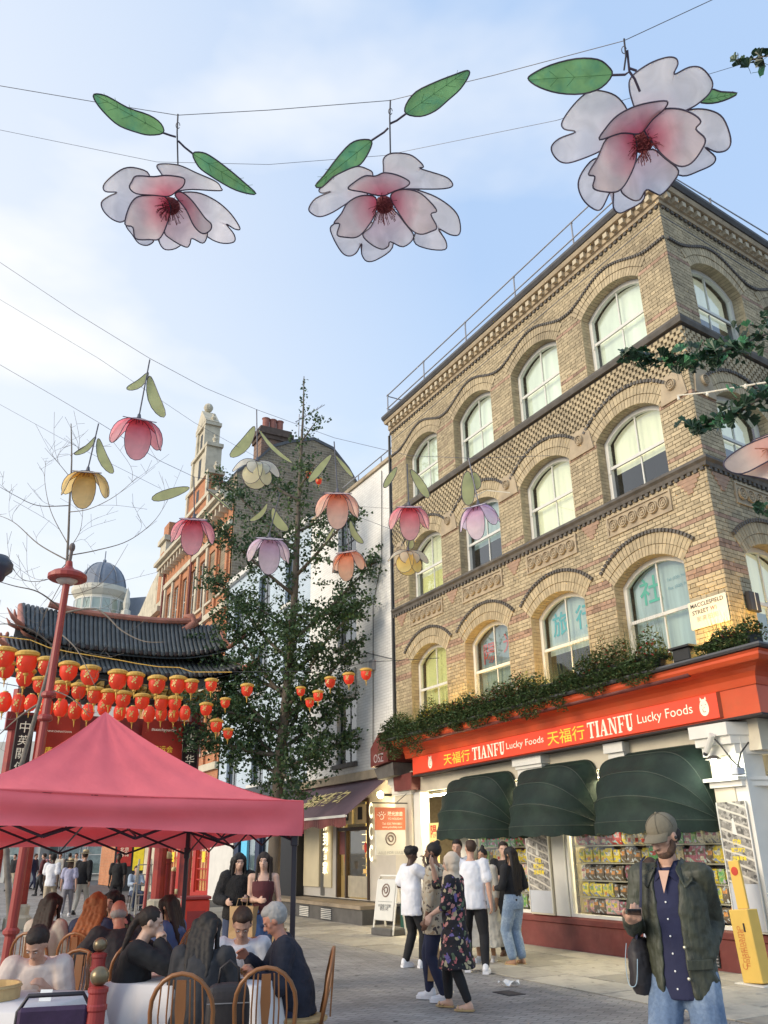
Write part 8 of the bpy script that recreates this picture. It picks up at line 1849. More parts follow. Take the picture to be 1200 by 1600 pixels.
def garment_bottom(A, m, kind='trousers', g=.012, length=.96, hem=.45, flare=.12, name=None, wide=0.0):
 q = MB(); hip, F = A['hip'], A['F']
 if kind in ('trousers', 'shorts'):
  ln = length if kind == 'trousers' else .45
  loft(q, [(hip + Vector((0, 0, z)), rx * F + g, ry * F + g) for z, rx, ry in ((-.13, .150, .105), (-.04, .165, .118), (.04, .160, .110), (.09, .146, .100))])
  for sd in (1, -1):
   S_, K_, A_ = A['leg'][sd]
   if kind == 'shorts': chain(q, [S_, S_.lerp(K_, .85)], [.090 * F + g, .072 * F + g * 2]); continue
   chain(q, [S_, S_.lerp(K_, .5), K_], [.090 * F + g, .080 * F + g + wide * .5, .060 + g + wide]); chain(q, [K_, K_.lerp(A_, .5), K_.lerp(A_, ln)], [.060 + g + wide, .054 + g + wide * 1.2, .040 + g + wide * 1.4])
  o = q.build(name or kind, m, A['rt']); remesh(o, max(A['vox'] * 1.1, .011), .008 if g < .0145 else .014, .07)
 else:
  z1 = A['hip'].z; n = 7; rings = []
  for i in range(n + 1):
   t = i / n; z = z1 + .08 - (z1 + .08 - hem) * t; rings.append(((0, 0, z), .165 + g + flare * t ** 1.1, .120 + g + flare * .9 * t ** 1.1))
  loft(q, rings[::-1], n=28); o = q.build(name or 'skirt', m, A['rt']); remesh(o, max(A['vox'], .012), .05, .11)
 return o
def garment_shoes(A, m, kind='trainer', sole=None):
 for sd in (1, -1):
  A_ = A['leg'][sd][2]; q = MB(); up_ = .040 if kind == 'chunky' else .032
  c = A_ + Vector((0, 0, -.085))
  if kind == 'sandal':
   for k in range(2): q.tube([c + Vector((sd * .01 - .045, .07 + .05 * k, .015)), c + Vector((sd * .02, .08 + .05 * k, .052)), c + Vector((sd * .03 + .045, .07 + .05 * k, .015))], .009, 6)
   q.prism([(c.x - .03, c.y - .06), (c.x + .03, c.y - .06), (c.x + .045 + sd * .02, c.y + .12), (c.x + sd * .025, c.y + .18), (c.x - .045 + sd * .02, c.y + .12)], c.z - .0, c.z + .018, 'z'); q.build('sandal', m, A['rt'], fix=True); continue
  capsule(q, c + Vector((0, -.035, .06)), .046, c + Vector((0, .03, .055)), .044); capsule(q, c + Vector((0, .02, .045)), .042, c + Vector((sd * .02, .125, .034)), .034); capsule(q, c + Vector((0, -.03, .09)), .044, c + Vector((0, -.015, .06)), .046)
  o = q.build('shoe', m, A['rt']); remesh(o, .009, 0, smooth=1)
  s_ = MB(); pts = [(-.042, -.07), (.042, -.07), (.048, .0), (.050 + sd * .012, .10), (.03 + sd * .02, .165), (-.02 + sd * .02, .168), (-.048 + sd * .01, .10), (-.044, 0)]
  s_.prism([(c.x + a, c.y + b) for a, b in pts], c.z, c.z + (.035 if kind == 'chunky' else .022), 'z'); s_.build('sole', sole or m, o, fix=True)
white_tee = cloth_mat('white_cotton', (.72, .72, .75)); blk_cl = cloth_mat('black_cotton', (.012, .012, .014), var=.3); navy_cl = cloth_mat('navy_cotton', (.018, .022, .055)); denim = cloth_mat('light_denim', (.20, .28, .40), col2=(.32, .40, .50), c2scale=5, scale=40); ddenim = cloth_mat('dark_denim', (.035, .05, .10), scale=40); grey_h = cloth_mat('grey_hoodie', (.32, .34, .38)); cream_cl = cloth_mat('cream_cotton', (.52, .49, .42)); beige = cloth_mat('beige_cotton', (.46, .38, .27)); maroon_cl = cloth_mat('maroon_rib', (.085, .018, .022)); wshoe = mat('white_trainer', (.75, .75, .77), .5, .05); bshoe = mat('black_trainer', (.02, .02, .022), .5); gold_sh = mat('gold_sandal', (.55, .40, .20), .35, .1, metal=.4); brown_l = mat('brown_shoe', (.10, .05, .03), .45)
GP = 'people standing in front of the food shop'
person('young man with curly black hair and white tee holding a hand to his mouth', .33, 14.14, 62, 1.66, hands={1: (.10, .20, 1.50), -1: (-.17, .16, 1.12)}, feet={1: (.12, .10, .085), -1: (-.10, -.07, .085)}, head=(18, 8), skin='dark', hair=('curly', 'black'), poles={1: (.5, .3, -1)}, handdir={1: ((-.3, .1, .8), (-.3, -.9, 0))},
  top=dict(m=white_tee, sleeve=.72, hem=-.20, g=.030, flare=.025, loose=1.22), bottom=dict(m=blk_cl, length=.92, wide=.005), shoes=dict(m=wshoe, kind='chunky'), group=GP, curl=.9)
flo1 = floral('cream_floral_print', (.50, .42, .30), [(.06, .05, .05), (.50, .42, .30), (.30, .22, .14), (.5, .46, .36), (.10, .08, .07)], 22)
def beard(col='black', big=1.0):
 def f(A):
  q = MB(); q.ball((0, 0, 0), (.052, .050, .055 * big), 14, 10, M=A['HM'] @ T(0, .038, -.075 - .02 * (big - 1))); q.ball((0, 0, 0), (.05, .02, .02), 10, 8, M=A['HM'] @ T(0, .066, -.045)); [q.ball((0, 0, 0), (.02, .035, .04), 8, 6, M=A['HM'] @ T(s * .06, .015, -.04)) for s in (1, -1)]
  o = q.build('beard', mat('hair_' + col, HAIRC[col]), A['rt']); remesh(o, .008, .008, .02, 1)
 return f
_, A2_ = person('bearded man with a hair bun in a cream floral shirt carrying a tall paper bag', .56, 11.15, 285, 1.70, hands={1: (.27, .10, .80), -1: (-.26, .08, .82)}, feet={1: (.12, .14, .085), -1: (-.09, -.08, .085)}, head=(-5, 4), skin='brown', hair=('bun', 'black'), top=dict(m=flo1, sleeve=1.5, hem=-.22, g=.03, flare=.02, loose=1.15), bottom=dict(m=navy_cl), shoes=dict(m=wshoe, kind='chunky'), extras=[beard('black', 1.5)], group=GP, fat=1.08)
def paper_bag(label, x, y, z, rz, w_, h_, d_=.12, open_=False):
 o = thing('paper_bag', label, 'bag', (x, y, z), rz); m = mat('kraft_paper', (.42, .27, .13), .8, .1, 6, .3, 10)
 q = MB(); v = []
 for k, (t, g_) in enumerate(((0, 0), (.3, .012), (.7, -.008), (1, .01))):
  for sx_, sy in ((-1, -1), (1, -1), (1, 1), (-1, 1)): v.append((sx_ * (w_ / 2 + g_), sy * (d_ / 2 + (g_ if sx_ > 0 else -g_)), h_ * t))
 q.add(v, [(0, 3, 2, 1)] + [(a * 4 + j, a * 4 + (j + 1) % 4, a * 4 + 4 + (j + 1) % 4, a * 4 + 4 + j) for a in range(3) for j in range(4)]); q.build('body', m, o)
 for s in (-1, 1): q = MB(); q.tube([(-w_ * .22, s * d_ / 2, h_), (-w_ * .2, s * d_ * .3, h_ + .09), (w_ * .2, s * d_ * .3, h_ + .09), (w_ * .22, s * d_ / 2, h_)], .005, 5); q.build('handle', m, o)
 return o
p = ground(668, 1533); paper_bag('tall brown paper bag carried at the side of the bearded man', .52, 11.35, .20, R(80), .34, .50)
flo2 = floral('dark_floral_print', (.014, .012, .016), [(.50, .14, .14), (.014, .012, .016), (.45, .38, .22), (.16, .12, .30), (.014, .012, .016), (.55, .25, .22), (.10, .14, .08)], 19)
hij = cloth_mat('beige_hijab', (.60, .49, .37), bscale=7)
def hijab(A):
 q = MB(); q.ball((0, 0, 0), (.092, .104, .104), 16, 12, M=A['HM'] @ T(0, -.024, .034)); q.ball((0, 0, 0), (.090, .080, .09), 14, 10, M=A['HM'] @ T(0, -.025, -.05)); capsule(q, A['HL']((0, -.01, -.12)), .082, A['TL']((0, 0, .50)), .095); loft(q, [((0, .0, .34), .12, .10), ((0, 0, .44), .155, .125), ((0, -.01, .52), .10, .09)], A['TM'])
 q.tube([A['HL']((.078 * math.cos(t * .52), .045 + .012 * math.sin(t * .52), -.005 + .098 * math.sin(t * .52))) for t in range(13)], .013, 6)
 capsule(q, A['HL']((.02, .07, -.11)), .05, A['TL']((.02, .09, .42)), .07)
 remesh(q.build('hijab', hij, A['rt']), .011, .022, .06)
person('woman in a beige headscarf and black floral dress shading her face with one hand', .74, 10.59, 292, 1.58, hands={1: (.02, .27, 1.58), -1: (-.14, .26, 1.02)}, feet={1: (.10, .15, .085), -1: (-.08, -.16, .085)}, head=(-6, 6), skin='pale', hair=None, poles={1: (.6, .5, -1), -1: (-.4, -.6, -.3)}, handdir={1: ((-.5, .1, .7), (.1, -.9, -.2)), -1: ((-.1, .4, -.8), (.6, 0, 0))}, curl={1: .25, -1: .5},
  top=dict(m=flo2, sleeve=1.15, hem=-.06, g=.028, flare=.01, loose=1.2, name='dress_top'), bottom=dict(m=flo2, kind='skirt', hem=.44, flare=.10, name='dress'), shoes=dict(m=gold_sh, kind='sandal'), extras=[hijab, lambda A: garment_bottom(A, blk_cl, length=.90, name='leggings', g=.012)], fem=True, group=GP, vox=.009)
def hood(A):
 q = MB(); q.tube([A['TL']((.13 * math.cos(a * .55 - .6), -.03 + .10 * math.sin(a * .55 - .6), .50)) for a in range(9)], .035, 8); remesh(q.build('hood', grey_h, A['rt']), .012, .01, .05)
person('dark haired man in a grey hoodie standing behind the man with the white tee', 1.17, 15.3, 205, 1.76, skin='light', hair=('short', 'black'), head=(-8, 4), top=dict(m=grey_h, sleeve=1.9, g=.03, loose=1.15), bottom=dict(m=ddenim), shoes=dict(m=bshoe), extras=[hood], group=GP)
person('man with cropped brown hair seen from behind in a white tee and slim black trousers', 1.22, 13.47, 12, 1.74, hands={1: (.27, -.05, .86), -1: (-.18, .22, 1.05)}, feet={1: (.15, -.10, .085), -1: (-.12, .08, .085)}, head=(-30, 2), skin='light', hair=('buzz', 'brown'), top=dict(m=white_tee, sleeve=.65, hem=-.12, g=.027, flare=.012, loose=1.1), bottom=dict(m=blk_cl, length=.95, g=.014), shoes=dict(m=wshoe, kind='chunky'), group=GP, fat=1.05)
def tote(A):
 o = thing('tote_bag', 'white cloth tote bag hanging in front of the woman in the cream dress', 'bag', (1.46, 14.36, .78), R(20)); q = MB(); v = [];
 loft(q, [((0, 0, 0), .14, .03), ((0, 0, .05), .165, .05), ((0, 0, .22), .15, .045), ((0, 0, .36), .10, .02)], n=16); remesh(q.build('body', white_tee, o), .012, .03, .09)
 for s in (-1, 1): q = MB(); q.tube([(s * .07, 0, .35), (s * .05, .02, .6), (s * .03, .08, .72)], .009, 5); q.build('strap', blk_cl, o)
person('woman with a top bun in a long cream layered dress with black bag straps', 1.53, 14.68, 205, 1.62, hands={1: (.12, .22, 1.12), -1: (-.22, .05, .86)}, feet={1: (.13, .06, .085), -1: (-.08, -.06, .085)}, head=(8, 0), skin='tan', hair=('topbun', 'black'), top=dict(m=cream_cl, sleeve=1.55, g=.022, hem=-.14, flare=.03), bottom=dict(m=cream_cl, kind='skirt', hem=.24, flare=.20, name='dress'), shoes=dict(m=wshoe), extras=[tote], fem=True, group=GP)
person('man in a black polo shirt with folded arms behind the two women', 1.98, 15.45, 192, 1.72, hands={1: (-.08, .22, 1.17), -1: (.08, .24, 1.15)}, skin='pale', hair=('short', 'dbrown'), head=(-6, 3), poles={1: (1, .2, -.6), -1: (-1, .2, -.6)}, top=dict(m=blk_cl, sleeve=.6, g=.02), bottom=dict(m=blk_cl), shoes=dict(m=brown_l), group=GP)
def shoulder_bag(A):
 q = MB(); q.tube([A['TL'](v) for v in ((-.10, .06, .47), (-.13, .13, .35), (-.10, .16, .2))], .008, 5); q.build('bag_strap', mat('pale_strap', (.4, .36, .3), .5), A['rt'])
person('woman with very long black hair, black top and light blue jeans seen half from behind', 1.93, 14.24, 318, 1.64, hands={1: (.17, .16, 1.02), -1: (-.16, .24, 1.10)}, feet={1: (.10, -.02, .085), -1: (-.08, .02, .085)}, head=(-10, 0), skin='tan', hair=('vlong', 'black'), top=dict(m=blk_cl, sleeve=1.8, g=.018, hem=-.05), bottom=dict(m=denim, length=.86, g=.014, wide=.016), shoes=dict(m=gold_sh, kind='sandal'), extras=[shoulder_bag], fem=True, group=GP, fat=1.06)
olive = mat('olive_waxed_jacket', (.052, .056, .036), .55, .25, 5, .5, 14, col2=(.030, .032, .022), c2scale=3, bdist=.02, stretch=(2.5, 2.5, .8)); navy_sh = cloth_mat('navy_shirt', (.016, .018, .055), bscale=14); jeans = cloth_mat('washed_jeans', (.115, .17, .27), col2=(.27, .34, .44), c2scale=2.6, c2lo=.45, c2hi=.62, scale=60, bump=.5, bscale=16)
capm = cloth_mat('olive_cap_cotton', (.175, .15, .105), bscale=60, bump=.2)
def near_man(A):
 TM, TL, HM, HL, rt_ = A['TM'], A['TL'], A['HM'], A['HL'], A['rt']
 q = MB()   # jacket
 rings = [(-.13, 0, .0, .192, .150, 26), (-.06, 0, 0, .190, .148, 23), (.05, 0, 0, .182, .142, 21), (.20, 0, 0, .180, .140, 20), (.32, 0, 0, .188, .140, 20), (.42, 0, -.005, .182, .126, 24), (.485, 0, -.012, .130, .100, 34), (.515, 0, -.016, .094, .080, 48)]
 cloft(q, rings, TM, th=.022)
 for sd in (1, -1):
  S_, E_, W_ = A['arm'][sd]; capsule(q, TL((sd * .085, -.014, .468)), .074, S_, .066); chain(q, [S_, S_.lerp(E_, .5), E_], [.067, .061, .056], 14); chain(q, [E_, E_.lerp(W_, .5), E_.lerp(W_, .90)], [.056, .052, .045], 14)
  capsule(q, TL((sd * .050, -.035, .500)), .042, TL((sd * .14, -.012, .465)), .062)
 jk = q.build('jacket', olive, rt_); remesh(jk, .0085, .018, .055, 2)
 for sd in (1, -1):
  q = MB(); P_ = [TL(v) for v in ((sd * .055, .075, .50), (sd * .105, .105, .40), (sd * .150, .075, .445), (sd * .125, .0, .505), (sd * .08, -.075, .535), (sd * .05, -.085, .56), (sd * .07, .0, .555))]
  q.add([tuple(v) for v in P_] + [tuple(v + TM.to_3x3() @ Vector((0, .008, .010))) for v in P_], [tuple(range(7)), tuple(range(13, 6, -1))] + [(i, 7 + i, 7 + (i + 1) % 7, (i + 1) % 7) for i in range(7)]); o = q.build('collar', olive, rt_, fix=True); remesh(o, .006, .0, smooth=2)
 for k in range(2):
  q = MB(); q.ball((0, 0, 0), (.009, .005, .009), 10, 6, M=TM @ T(-.070, .152, .12 - .15 * k)); q.build('stud', mat('brass_stud', (.6, .55, .42), .3, metal=.7), jk)
 q = MB(); q.bbox(-.075, 0, -.02, .075, .012, .03, .004); q.build('pocket_flap', olive, jk, M=TM @ T(-.125, .112, .03) @ RZ(R(42)))
 q = MB(); q.bbox(-.02, -.05, 0, .02, .05, .012, .003); q.build('epaulette', olive, jk, M=TM @ T(-.15, -.01, .500) @ RY(R(-24)))
 for sd in (1, -1):
  q = MB(); P_ = [TL(v) for v in ((sd * .018, .095, .475), (sd * .060, .085, .435), (sd * .082, .045, .50), (sd * .066, -.02, .545), (sd * .045, .04, .54))]
  q.add([tuple(v) for v in P_] + [tuple(v + TM.to_3x3() @ Vector((0, .007, .008))) for v in P_], [tuple(range(5)), tuple(range(9, 4, -1))] + [(i, 5 + i, 5 + (i + 1) % 5, (i + 1) % 5) for i in range(5)]); q.build('shirt_collar', navy_sh, rt_, fix=True)
 q = MB(); P_ = [TL(v) for v in ((-.030, .098, .50), (.030, .098, .50), (.004, .136, .385))];
 q.add([tuple(v) for v in P_] + [tuple(v + TM.to_3x3() @ Vector((0, .006, 0))) for v in P_], [(0, 1, 2), (5, 4, 3), (0, 2, 5, 3), (1, 4, 5, 2), (0, 3, 4, 1)]); q.build('open_neck', skin_mat('light'), rt_, fix=True)
 for k in range(6): q = MB(); q.ball((0, 0, 0), (.0055, .003, .0055), 8, 5, M=TM @ T(.004, .134 - .001 * k, .34 - .085 * k)); q.build('button', china, rt_)
 q = MB(); q.ball((0, 0, 0), (.084, .101, .082), 22, 14, M=HM @ T(0, -.014, .052)); q.box(-.09, -.13, -.04, .09, .1, -.03, M=HM) if 0 else None; c_ = q.build('cap', capm, rt_); remesh(c_, .006, .004, .05, 2)
 q = MB(); v = []; n = 12
 for j in range(5):
  for i in range(n + 1): a = PI * (.10 + .80 * i / n); u_ = j / 4; v.append(HM @ Vector(((.078 - .006 * u_) * math.cos(a), -.005 + (.084 + .072 * u_) * math.sin(a) ** .8, .052 - .010 * u_ - .030 * math.cos(a) ** 2 * (.4 + .6 * u_) - .012 * u_ * u_)))
 v2 = [p_ - HM.to_3x3() @ Vector((0, 0, .004)) for p_ in v]; k_ = len(v); W_ = n + 1
 q.add(v + v2, [(j * W_ + i, j * W_ + i + 1, (j + 1) * W_ + i + 1, (j + 1) * W_ + i) for j in range(4) for i in range(n)] + [(k_ + j * W_ + i, k_ + (j + 1) * W_ + i, k_ + (j + 1) * W_ + i + 1, k_ + j * W_ + i + 1) for j in range(4) for i in range(n)] + [(4 * W_ + i, 4 * W_ + i + 1, k_ + 4 * W_ + i + 1, k_ + 4 * W_ + i) for i in range(n)]); q.build('cap_brim', capm, rt_, smooth=True)
 q = MB(); q.ball((0, 0, 0), .008, 8, 5, M=HM @ T(0, -.014, .136)); q.build('cap_button', capm, rt_)
 for k in range(3): a = k * PI / 3; q = MB(); q.tube([HM @ Vector((.0855 * math.cos(a) * math.cos(t), -.014 + .1025 * math.sin(a) * math.cos(t), .052 + .0835 * math.sin(t))) for t in [PI * u / 14 for u in range(15)]], .0012, 4); q.build('cap_seam', mat('cap_seam', (.09, .075, .05), .8), c_)
 q = MB(); q.ball((0, 0, 0), (.008, .009, .010), 10, 6, M=HM @ T(-.086, .0, -.004)); q.build('earbud', bshoe, rt_)
 q = MB(); q.ball((0, 0, 0), (.050, .046, .036), 14, 10, M=HM @ T(0, .036, -.078)); q.ball((0, 0, 0), (.024, .012, .004), 10, 6, M=HM @ T(0, .078, -.045)); [q.ball((0, 0, 0), (.022, .030, .030), 10, 8, M=HM @ T(s * .044, .030, -.062)) for s in (1, -1)]; [q.ball((0, 0, 0), (.010, .022, .034), 10, 8, M=HM @ T(s * .062, .016, -.036)) for s in (1, -1)]
 o = q.build('beard', mat('short_beard', (.10, .055, .035), .8, .4, 60, .8, 120, bdist=.003), rt_); remesh(o, .006, .004, .01, 1)
 W_ = A['arm'][1][2]; E_ = A['arm'][1][1]; q = MB(); d = (W_ - E_).normalized(); q.tube([W_ - d * .055, W_ - d * .020], [.038, .034], 14); q.build('shirt_cuff', navy_sh, rt_)
nm, AN = person('tall bearded man in an olive cap and waxed jacket looking down at his phone', 1.71, 5.5, 214, 1.80, lean=1, hands={1: (.17, .27, 1.18), -1: (-.15, .03, .98)}, feet={1: (.12, .10, .085), -1: (-.13, -.06, .085)}, head=(24, 23), skin='light', hair=('cap_hair', 'dbrown'), poles={1: (.3, -.7, -.6), -1: (-.05, -1.0, -.2)},
    handdir={1: ((-.55, .75, .25), (-.1, -.3, 1), (-.3, .6, .5)), -1: ((.1, -.1, -1), (.6, .1, 0))}, curl={1: .75, -1: .6}, vox=.0065, top=dict(m=navy_sh, sleeve=0, hem=-.14, g=.013, loose=1.05), bottom=dict(m=jeans, g=.009, wide=.016), shoes=dict(m=brown_l), extras=[near_man])
W_ = AN['arm'][1][2]; o = thing('mobile_phone', 'black mobile phone in the raised hand of the man in the olive cap', 'phone', (0, 0, 0)); sN = 1.80 / 1.70
PM = T(1.71, 5.5, 0) @ RZ(-R(214)) @ Matrix.Scale(sN, 4) @ T(*(W_ + Vector((-.055, .085, .040)))) @ RZ(R(20)) @ RX(R(20)); o.matrix_world = PM
q = MB(); q.bbox(-.037, -.072, -.004, .037, .072, .004, .002); ph = q.build('case', mat('phone_black', (.01, .01, .012), .25), o); q = MB(); q.box(-.034, -.068, .0042, .034, .068, .0048); q.build('screen', mat('phone_screen', (.02, .022, .03), .1), ph)
o = thing('shoulder_bag', 'black shoulder bag with a pale blue cord at the hip of the capped man', 'bag', (0, 0, 0)); o.matrix_world = T(1.71, 5.5, 0) @ RZ(-R(214)) @ Matrix.Scale(sN, 4) @ T(.215, .03, .93)
q = MB(); loft(q, [((0, 0, -.13), .05, .10), ((0, 0, -.08), .07, .13), ((0, 0, .08), .065, .12), ((0, 0, .15), .03, .07)], n=18); remesh(q.build('body', lea, o), .008, .018, .06)
q = MB(); q.tube(spline([Vector(v) for v in ((.055, .07, .12), (.070, .075, .02), (.05, .11, -.08), (.0, .135, -.07), (-.02, .13, .05))], 5), .0022, 5); q.build('cord', mat('pale_blue_cord', (.35, .48, .58), .6), o)
q = MB(); q.tube(spline([Vector(v) for v in ((.0, .06, .14), (-.06, .125, .26), (-.085, .125, .40), (-.085, .07, .535), (-.08, -.02, .565))], 5), .013, 6, flat=.4); q.build('strap', navy_cl, o)
person('person hidden behind the near man, pale skirt and black leggings', 2.83, 9.75, 15, 1.50, skin='light', hair=('short', 'brown'), feet={1: (.1, .05, .085), -1: (-.10, -.12, .085)}, top=dict(m=navy_cl, sleeve=.6), bottom=dict(m=cloth_mat('pale_lilac', (.50, .52, .60)), kind='skirt', hem=.50, flare=.05, name='skirt'), shoes=dict(m=bshoe, kind='chunky'), extras=[lambda A: garment_bottom(A, blk_cl, length=.93, name='leggings', g=.004)])
GW = 'two women walking towards the camera'
fur = cloth_mat('black_fluffy_jacket', (.013, .012, .013), bump=1.0, bscale=60, var=.4)
_, Aw1 = person('laughing woman with long black hair in a fluffy black jacket holding a big paper bag', -2.05, 12.2, 168, 1.62, lean=6, hands={1: (.16, .24, 1.10), -1: (-.13, .27, 1.13)}, feet={1: (.1, .2, .085), -1: (-.08, -.2, .1)}, head=(-8, 4), skin='pale', hair=('vlong', 'black'), top=dict(m=fur, sleeve=1.85, g=.045, hem=-.05, loose=1.2), bottom=dict(m=ddenim), shoes=dict(m=wshoe), fem=True, group=GW)
rips = cloth_mat('ripped_blue_denim', (.10, .17, .32), col2=(.50, .48, .50), c2scale=9, c2lo=.60, c2hi=.63, scale=30)
_, Aw2 = person('woman with long brown hair in a maroon camisole and ripped blue jeans', -1.68, 12.0, 176, 1.62, hands={1: (.04, .20, 1.12), -1: (-.25, .06, .84)}, feet={1: (.07, .16, .085), -1: (-.06, -.18, .1)}, head=(4, 2), skin='pale', hair=('vlong', 'dbrown'), top=dict(m=maroon_cl, sleeve=0, g=.010, hem=.0, low=True, name='camisole'), bottom=dict(m=rips, g=.014, wide=.008), shoes=dict(m=wshoe), fem=True, group=GW,
 extras=[lambda A: [(lambda q: q.build('strap', maroon_cl, A['rt']))((lambda q: (q.tube([A['TL'](v) for v in ((s * .075, .09, .42), (s * .085, .03, .495), (s * .08, -.08, .43))], .006, 5), q)[1])(MB())) for s in (1, -1)]])
paper_bag('large creased brown paper bag held by the laughing woman in black', -1.90, 11.90, .54, R(-20), .34, .46, .16)
paper_bag('brown paper carrier bag at the side of the woman in the maroon camisole', -1.44, 11.93, .36, R(80), .26, .36, .10)
SEAT = dict(hz=.53); fs = {1: (.12, .46, .085), -1: (-.12, .42, .085)}
jacket_n = cloth_mat('navy_quilted_jacket', (.016, .018, .032), bscale=18, bump=.6); jb = cloth_mat('charcoal_jacket', (.028, .028, .032)); pinkw = cloth_mat('white_shirt', (.66, .62, .60));
def dine(label, x, y, face, **kw):
 kw.setdefault('hands', {1: (.12, .38, .80), -1: (-.12, .38, .80)}); kw.setdefault('feet', fs); kw.setdefault('lean', 12); kw.setdefault('vox', .0095)
 return person(label, x, y, face, kw.pop('H', 1.66), hz=.53, group='diners at the tables under the red tent', **kw)
dine('grey haired old man in a navy jacket eating noodles at the right table', -.74, 7.45, 262, H=1.64, lean=16, hands={1: (.10, .42, .90), -1: (-.14, .36, .80)}, head=(0, 24), skin='ruddy', hair=('short', 'grey'), top=dict(m=jacket_n, sleeve=1.88, g=.030, hem=-.06, loose=1.3), bottom=dict(m=navy_cl), shoes=dict(m=brown_l), fat=1.12)
dine('woman in a charcoal jacket seen from behind with dark hair past her shoulders', -1.42, 6.85, 8, H=1.60, lean=16, head=(12, 14), skin='light', hair=('long', 'black'), top=dict(m=jb, sleeve=1.88, g=.026, hem=-.05, loose=1.2), bottom=dict(m=blk_cl), shoes=dict(m=bshoe), fem=True, fat=1.1)
dine('person in a white shirt half hidden behind the woman in the charcoal jacket', -1.26, 7.85, 172, H=1.62, lean=22, head=(0, 28), skin='light', hair=('short', 'brown'), top=dict(m=white_tee, sleeve=1.7, g=.03, loose=1.2), bottom=dict(m=denim), shoes=dict(m=wshoe))
dine('woman in black with tied dark hair raising both hands to her mouth', -2.08, 7.28, 80, H=1.64, lean=14, hands={1: (.04, .26, 1.04), -1: (-.03, .27, 1.03)}, poles={1: (.9, .2, -.8), -1: (-.9, .2, -.8)}, head=(0, 8), skin='pale', hair=('tied', 'dbrown'), top=dict(m=blk_cl, sleeve=1.92, g=.030, hem=-.08, loose=1.2), bottom=dict(m=beige), shoes=dict(m=wshoe), fem=True, curl=1.0, handdir={1: ((-.4, .2, .8), (-.6, -.3, 0)), -1: ((.4, .2, .8), (.6, -.3, 0))})
dine('bald man in a dark jacket leaning across behind the woman in black', -2.42, 8.35, 330, H=1.66, lean=20, hands={1: (.1, .3, .85), -1: (-.30, .34, .86)}, head=(20, 10), skin='ruddy', hair=('bald', 'grey'), top=dict(m=jb, sleeve=1.85, g=.035, loose=1.25), bottom=dict(m=blk_cl), shoes=dict(m=brown_l), fat=1.12)
dine('woman with long curly ginger hair in a denim jacket seen from behind', -3.02, 9.2, 12, H=1.66, lean=8, head=(-10, 4), skin='pale', hair=('wavy', 'ginger'), top=dict(m=ddenim, sleeve=1.85, g=.03), bottom=dict(m=blk_cl), shoes=dict(m=bshoe), fem=True, vox=.012)
dine('woman with long dark hair in a pale top seen from behind at the back', -3.50, 9.25, 15, H=1.66, lean=8, head=(10, 4), skin='light', hair=('long', 'dbrown'), top=dict(m=cream_cl, sleeve=1.5, g=.025), bottom=dict(m=blk_cl), shoes=dict(m=bshoe), fem=True, vox=.012)
dine('person in a dark patterned top just behind the ginger haired woman', -3.0, 10.0, 190, H=1.66, lean=8, head=(0, 6), skin='light', hair=('long', 'black'), top=dict(m=flo2, sleeve=1.6, g=.025), bottom=dict(m=blk_cl), shoes=dict(m=bshoe), fem=True, vox=.013)
dine('man in a pale short sleeved shirt bending over the bamboo steamer at the left', -2.66, 7.15, 172, H=1.58, lean=28, hands={1: (.16, .40, .82), -1: (-.12, .36, .82)}, head=(10, 30), skin='light', hair=('short', 'dbrown'), top=dict(m=cloth_mat('pale_pink_shirt', (.62, .52, .46)), sleeve=.9, g=.028, loose=1.2), bottom=dict(m=beige), shoes=dict(m=brown_l), fat=1.08, vox=.0085,
  extras=[lambda A: (lambda q: (q.box(-.03, 0, -.018, .03, .006, .018), q.build('dark_patch', blk_cl, A['rt'], M=A['TM'] @ T(-.075, .140, .28))))(MB())])
dine('woman with dark hair in a denim jacket in profile behind the diners', -2.15, 9.3, 285, H=1.62, lean=10, head=(0, 8), skin='tan', hair=('long', 'dbrown'), top=dict(m=cloth_mat('mid_denim', (.07, .12, .26)), sleeve=1.8, g=.03), bottom=dict(m=blk_cl), shoes=dict(m=bshoe), fem=True, vox=.012)
def straw(A):
 q = MB(); q.lathe([(.17, .0), (.175, .008), (.085, .02), (.085, .09), (.07, .11), (0, .115)], 18, M=A['HM'] @ T(0, -.01, .06)); q.build('straw_hat', mat('straw', (.52, .42, .25), .8, .15, 30), A['rt']); q = MB(); q.lathe([(.087, .02), (.088, .045), (.086, .046)], 18, M=A['HM'] @ T(0, -.01, .06)); q.build('hat_band', blk_cl, A['rt'])
def walker(label, px, Y, face, H, **kw):
 p_ = at(px, 1333, Y); kw.setdefault('vox', .022); kw.setdefault('feat', 0); st = .18; kw.setdefault('feet', {1: (.09, st, .085), -1: (-.09, -st, .10)}); kw.setdefault('hands', {1: (.26, -.10, .86), -1: (-.26, .12, .86)})
 return person(label, p_.x, p_.y, face, H, group='walkers in the street beyond the tent', **kw)
B_ = dict(skin='light', shoes=dict(m=bshoe))
walker('distant man in a white tee seen from behind beside the straw hatted man', 85, 26.5, 5, 1.66, skin='dark', hair=('short', 'black'), top=dict(m=white_tee, sleeve=.7, g=.03), bottom=dict(m=beige), shoes=dict(m=bshoe), vox=.018)
walker('distant man in a black shirt and straw hat seen from behind', 134, 27.0, 8, 1.72, skin='light', hair=('short', 'brown'), top=dict(m=blk_cl, sleeve=1.8, g=.03), bottom=dict(m=cream_cl), shoes=dict(m=bshoe), extras=[straw], vox=.018)
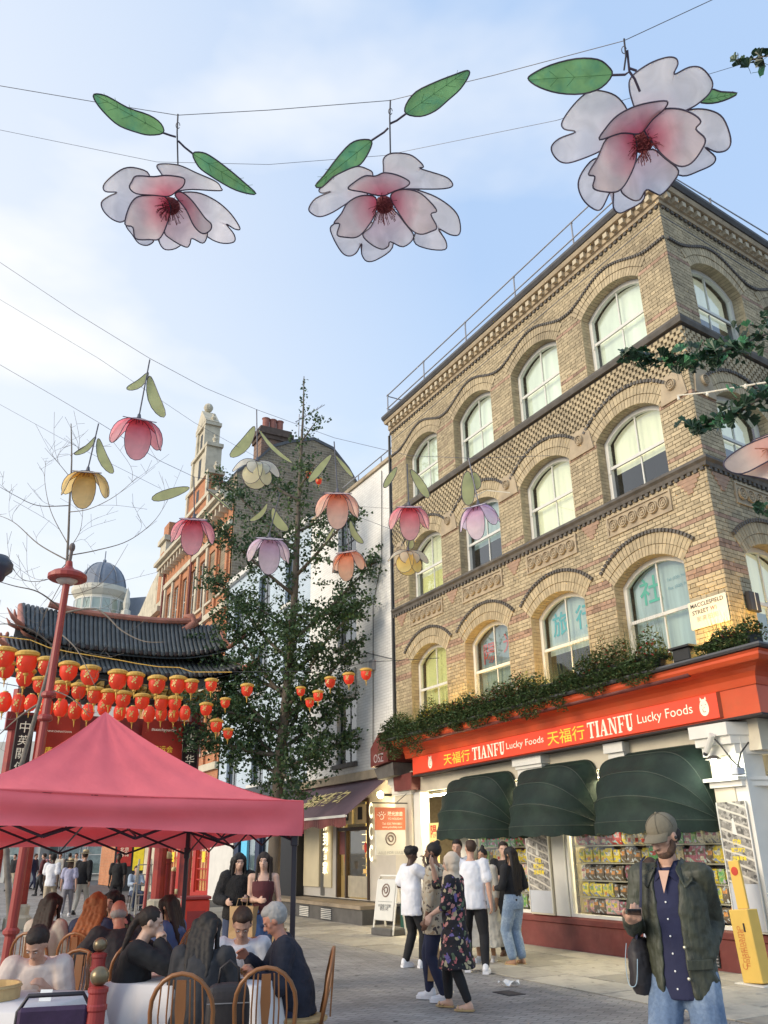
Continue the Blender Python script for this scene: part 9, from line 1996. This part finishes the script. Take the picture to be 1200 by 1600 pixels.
walker('small figure with a pale hat and lilac top left of the straw hatted man', 113, 26.2, 350, 1.50, skin='light', hair=('bob', 'brown'), top=dict(m=cloth_mat('lilac_top', (.38, .38, .52)), sleeve=.7, g=.03), bottom=dict(m=cloth_mat('grey_trousers', (.25, .24, .26))), shoes=dict(m=wshoe), extras=[straw], fem=True, vox=.018)
walker('waiter all in black walking alone right of the straw hatted man', 187, 26.4, 178, 1.64, skin='dark', hair=('short', 'black'), top=dict(m=blk_cl, sleeve=.8, g=.02), bottom=dict(m=blk_cl), shoes=dict(m=bshoe), vox=.018)
far_ = [(25, 46, 200, 'farthest left walker in a black top and beige trousers', blk_cl, beige, 'black'), (57, 47, 95, 'distant walker in navy striding beside the far left pair', navy_cl, navy_cl, 'brown'), (70, 40, 255, 'distant woman in a maroon outfit stepping left', maroon_cl, blk_cl, 'dbrown'), (80, 45, 190, 'distant walker in dark floral behind the man in the white tee', flo2, blk_cl, 'black'), (95, 48, 185, 'distant woman in a pale dress under the tent edge', cream_cl, cream_cl, 'brown'),
  (110, 44, 10, 'distant walker in black above the small figure', blk_cl, ddenim, 'black'), (120, 46, 175, 'distant walker in a tan coat near the straw hat', beige, ddenim, 'brown'), (131, 43, 190, 'distant walker in grey behind the straw hatted man', grey_h, ddenim, 'dbrown'), (42, 52, 185, 'farthest walker in white between the left pairs', white_tee, ddenim, 'black')]
for px, Y, fc, lb, t_, b_, hc in far_: walker(lb, px, Y, fc, 1.70, skin='light', hair=('short', hc), top=dict(m=t_, sleeve=1.7, g=.03), bottom=dict(m=b_), shoes=dict(m=bshoe), vox=.032)
p_ = at(216, 1333, 29); person('person in a pale blue shirt seated by the step ladder under the tent edge', p_.x, p_.y, 150, 1.65, hz=.53, feet=fs, hands={1: (.12, .38, .80), -1: (-.12, .38, .80)}, skin='light', hair=('short', 'brown'), top=dict(m=cloth_mat('pale_blue_shirt', (.35, .42, .52)), sleeve=1.7, g=.03), bottom=dict(m=ddenim), shoes=dict(m=bshoe), vox=.022, feat=0)
q = MB(); q.box(-.2, -.2, 0, .2, .2, .46); c_ = thing('stool', 'dark stool under the person in the pale blue shirt', 'stool', (p_.x, p_.y, 0));
q = MB(); q.bbox(-.18, -.18, .40, .18, .18, .44, .01); q.build('seat', frame_m, c_); [(lambda g: g.build('leg', frame_m, c_))((lambda g: (g.tube([(a * .15, b * .15, .4), (a * .18, b * .18, 0)], .015, 5), g)[1])(MB())) for a in (-1, 1) for b in (-1, 1)]
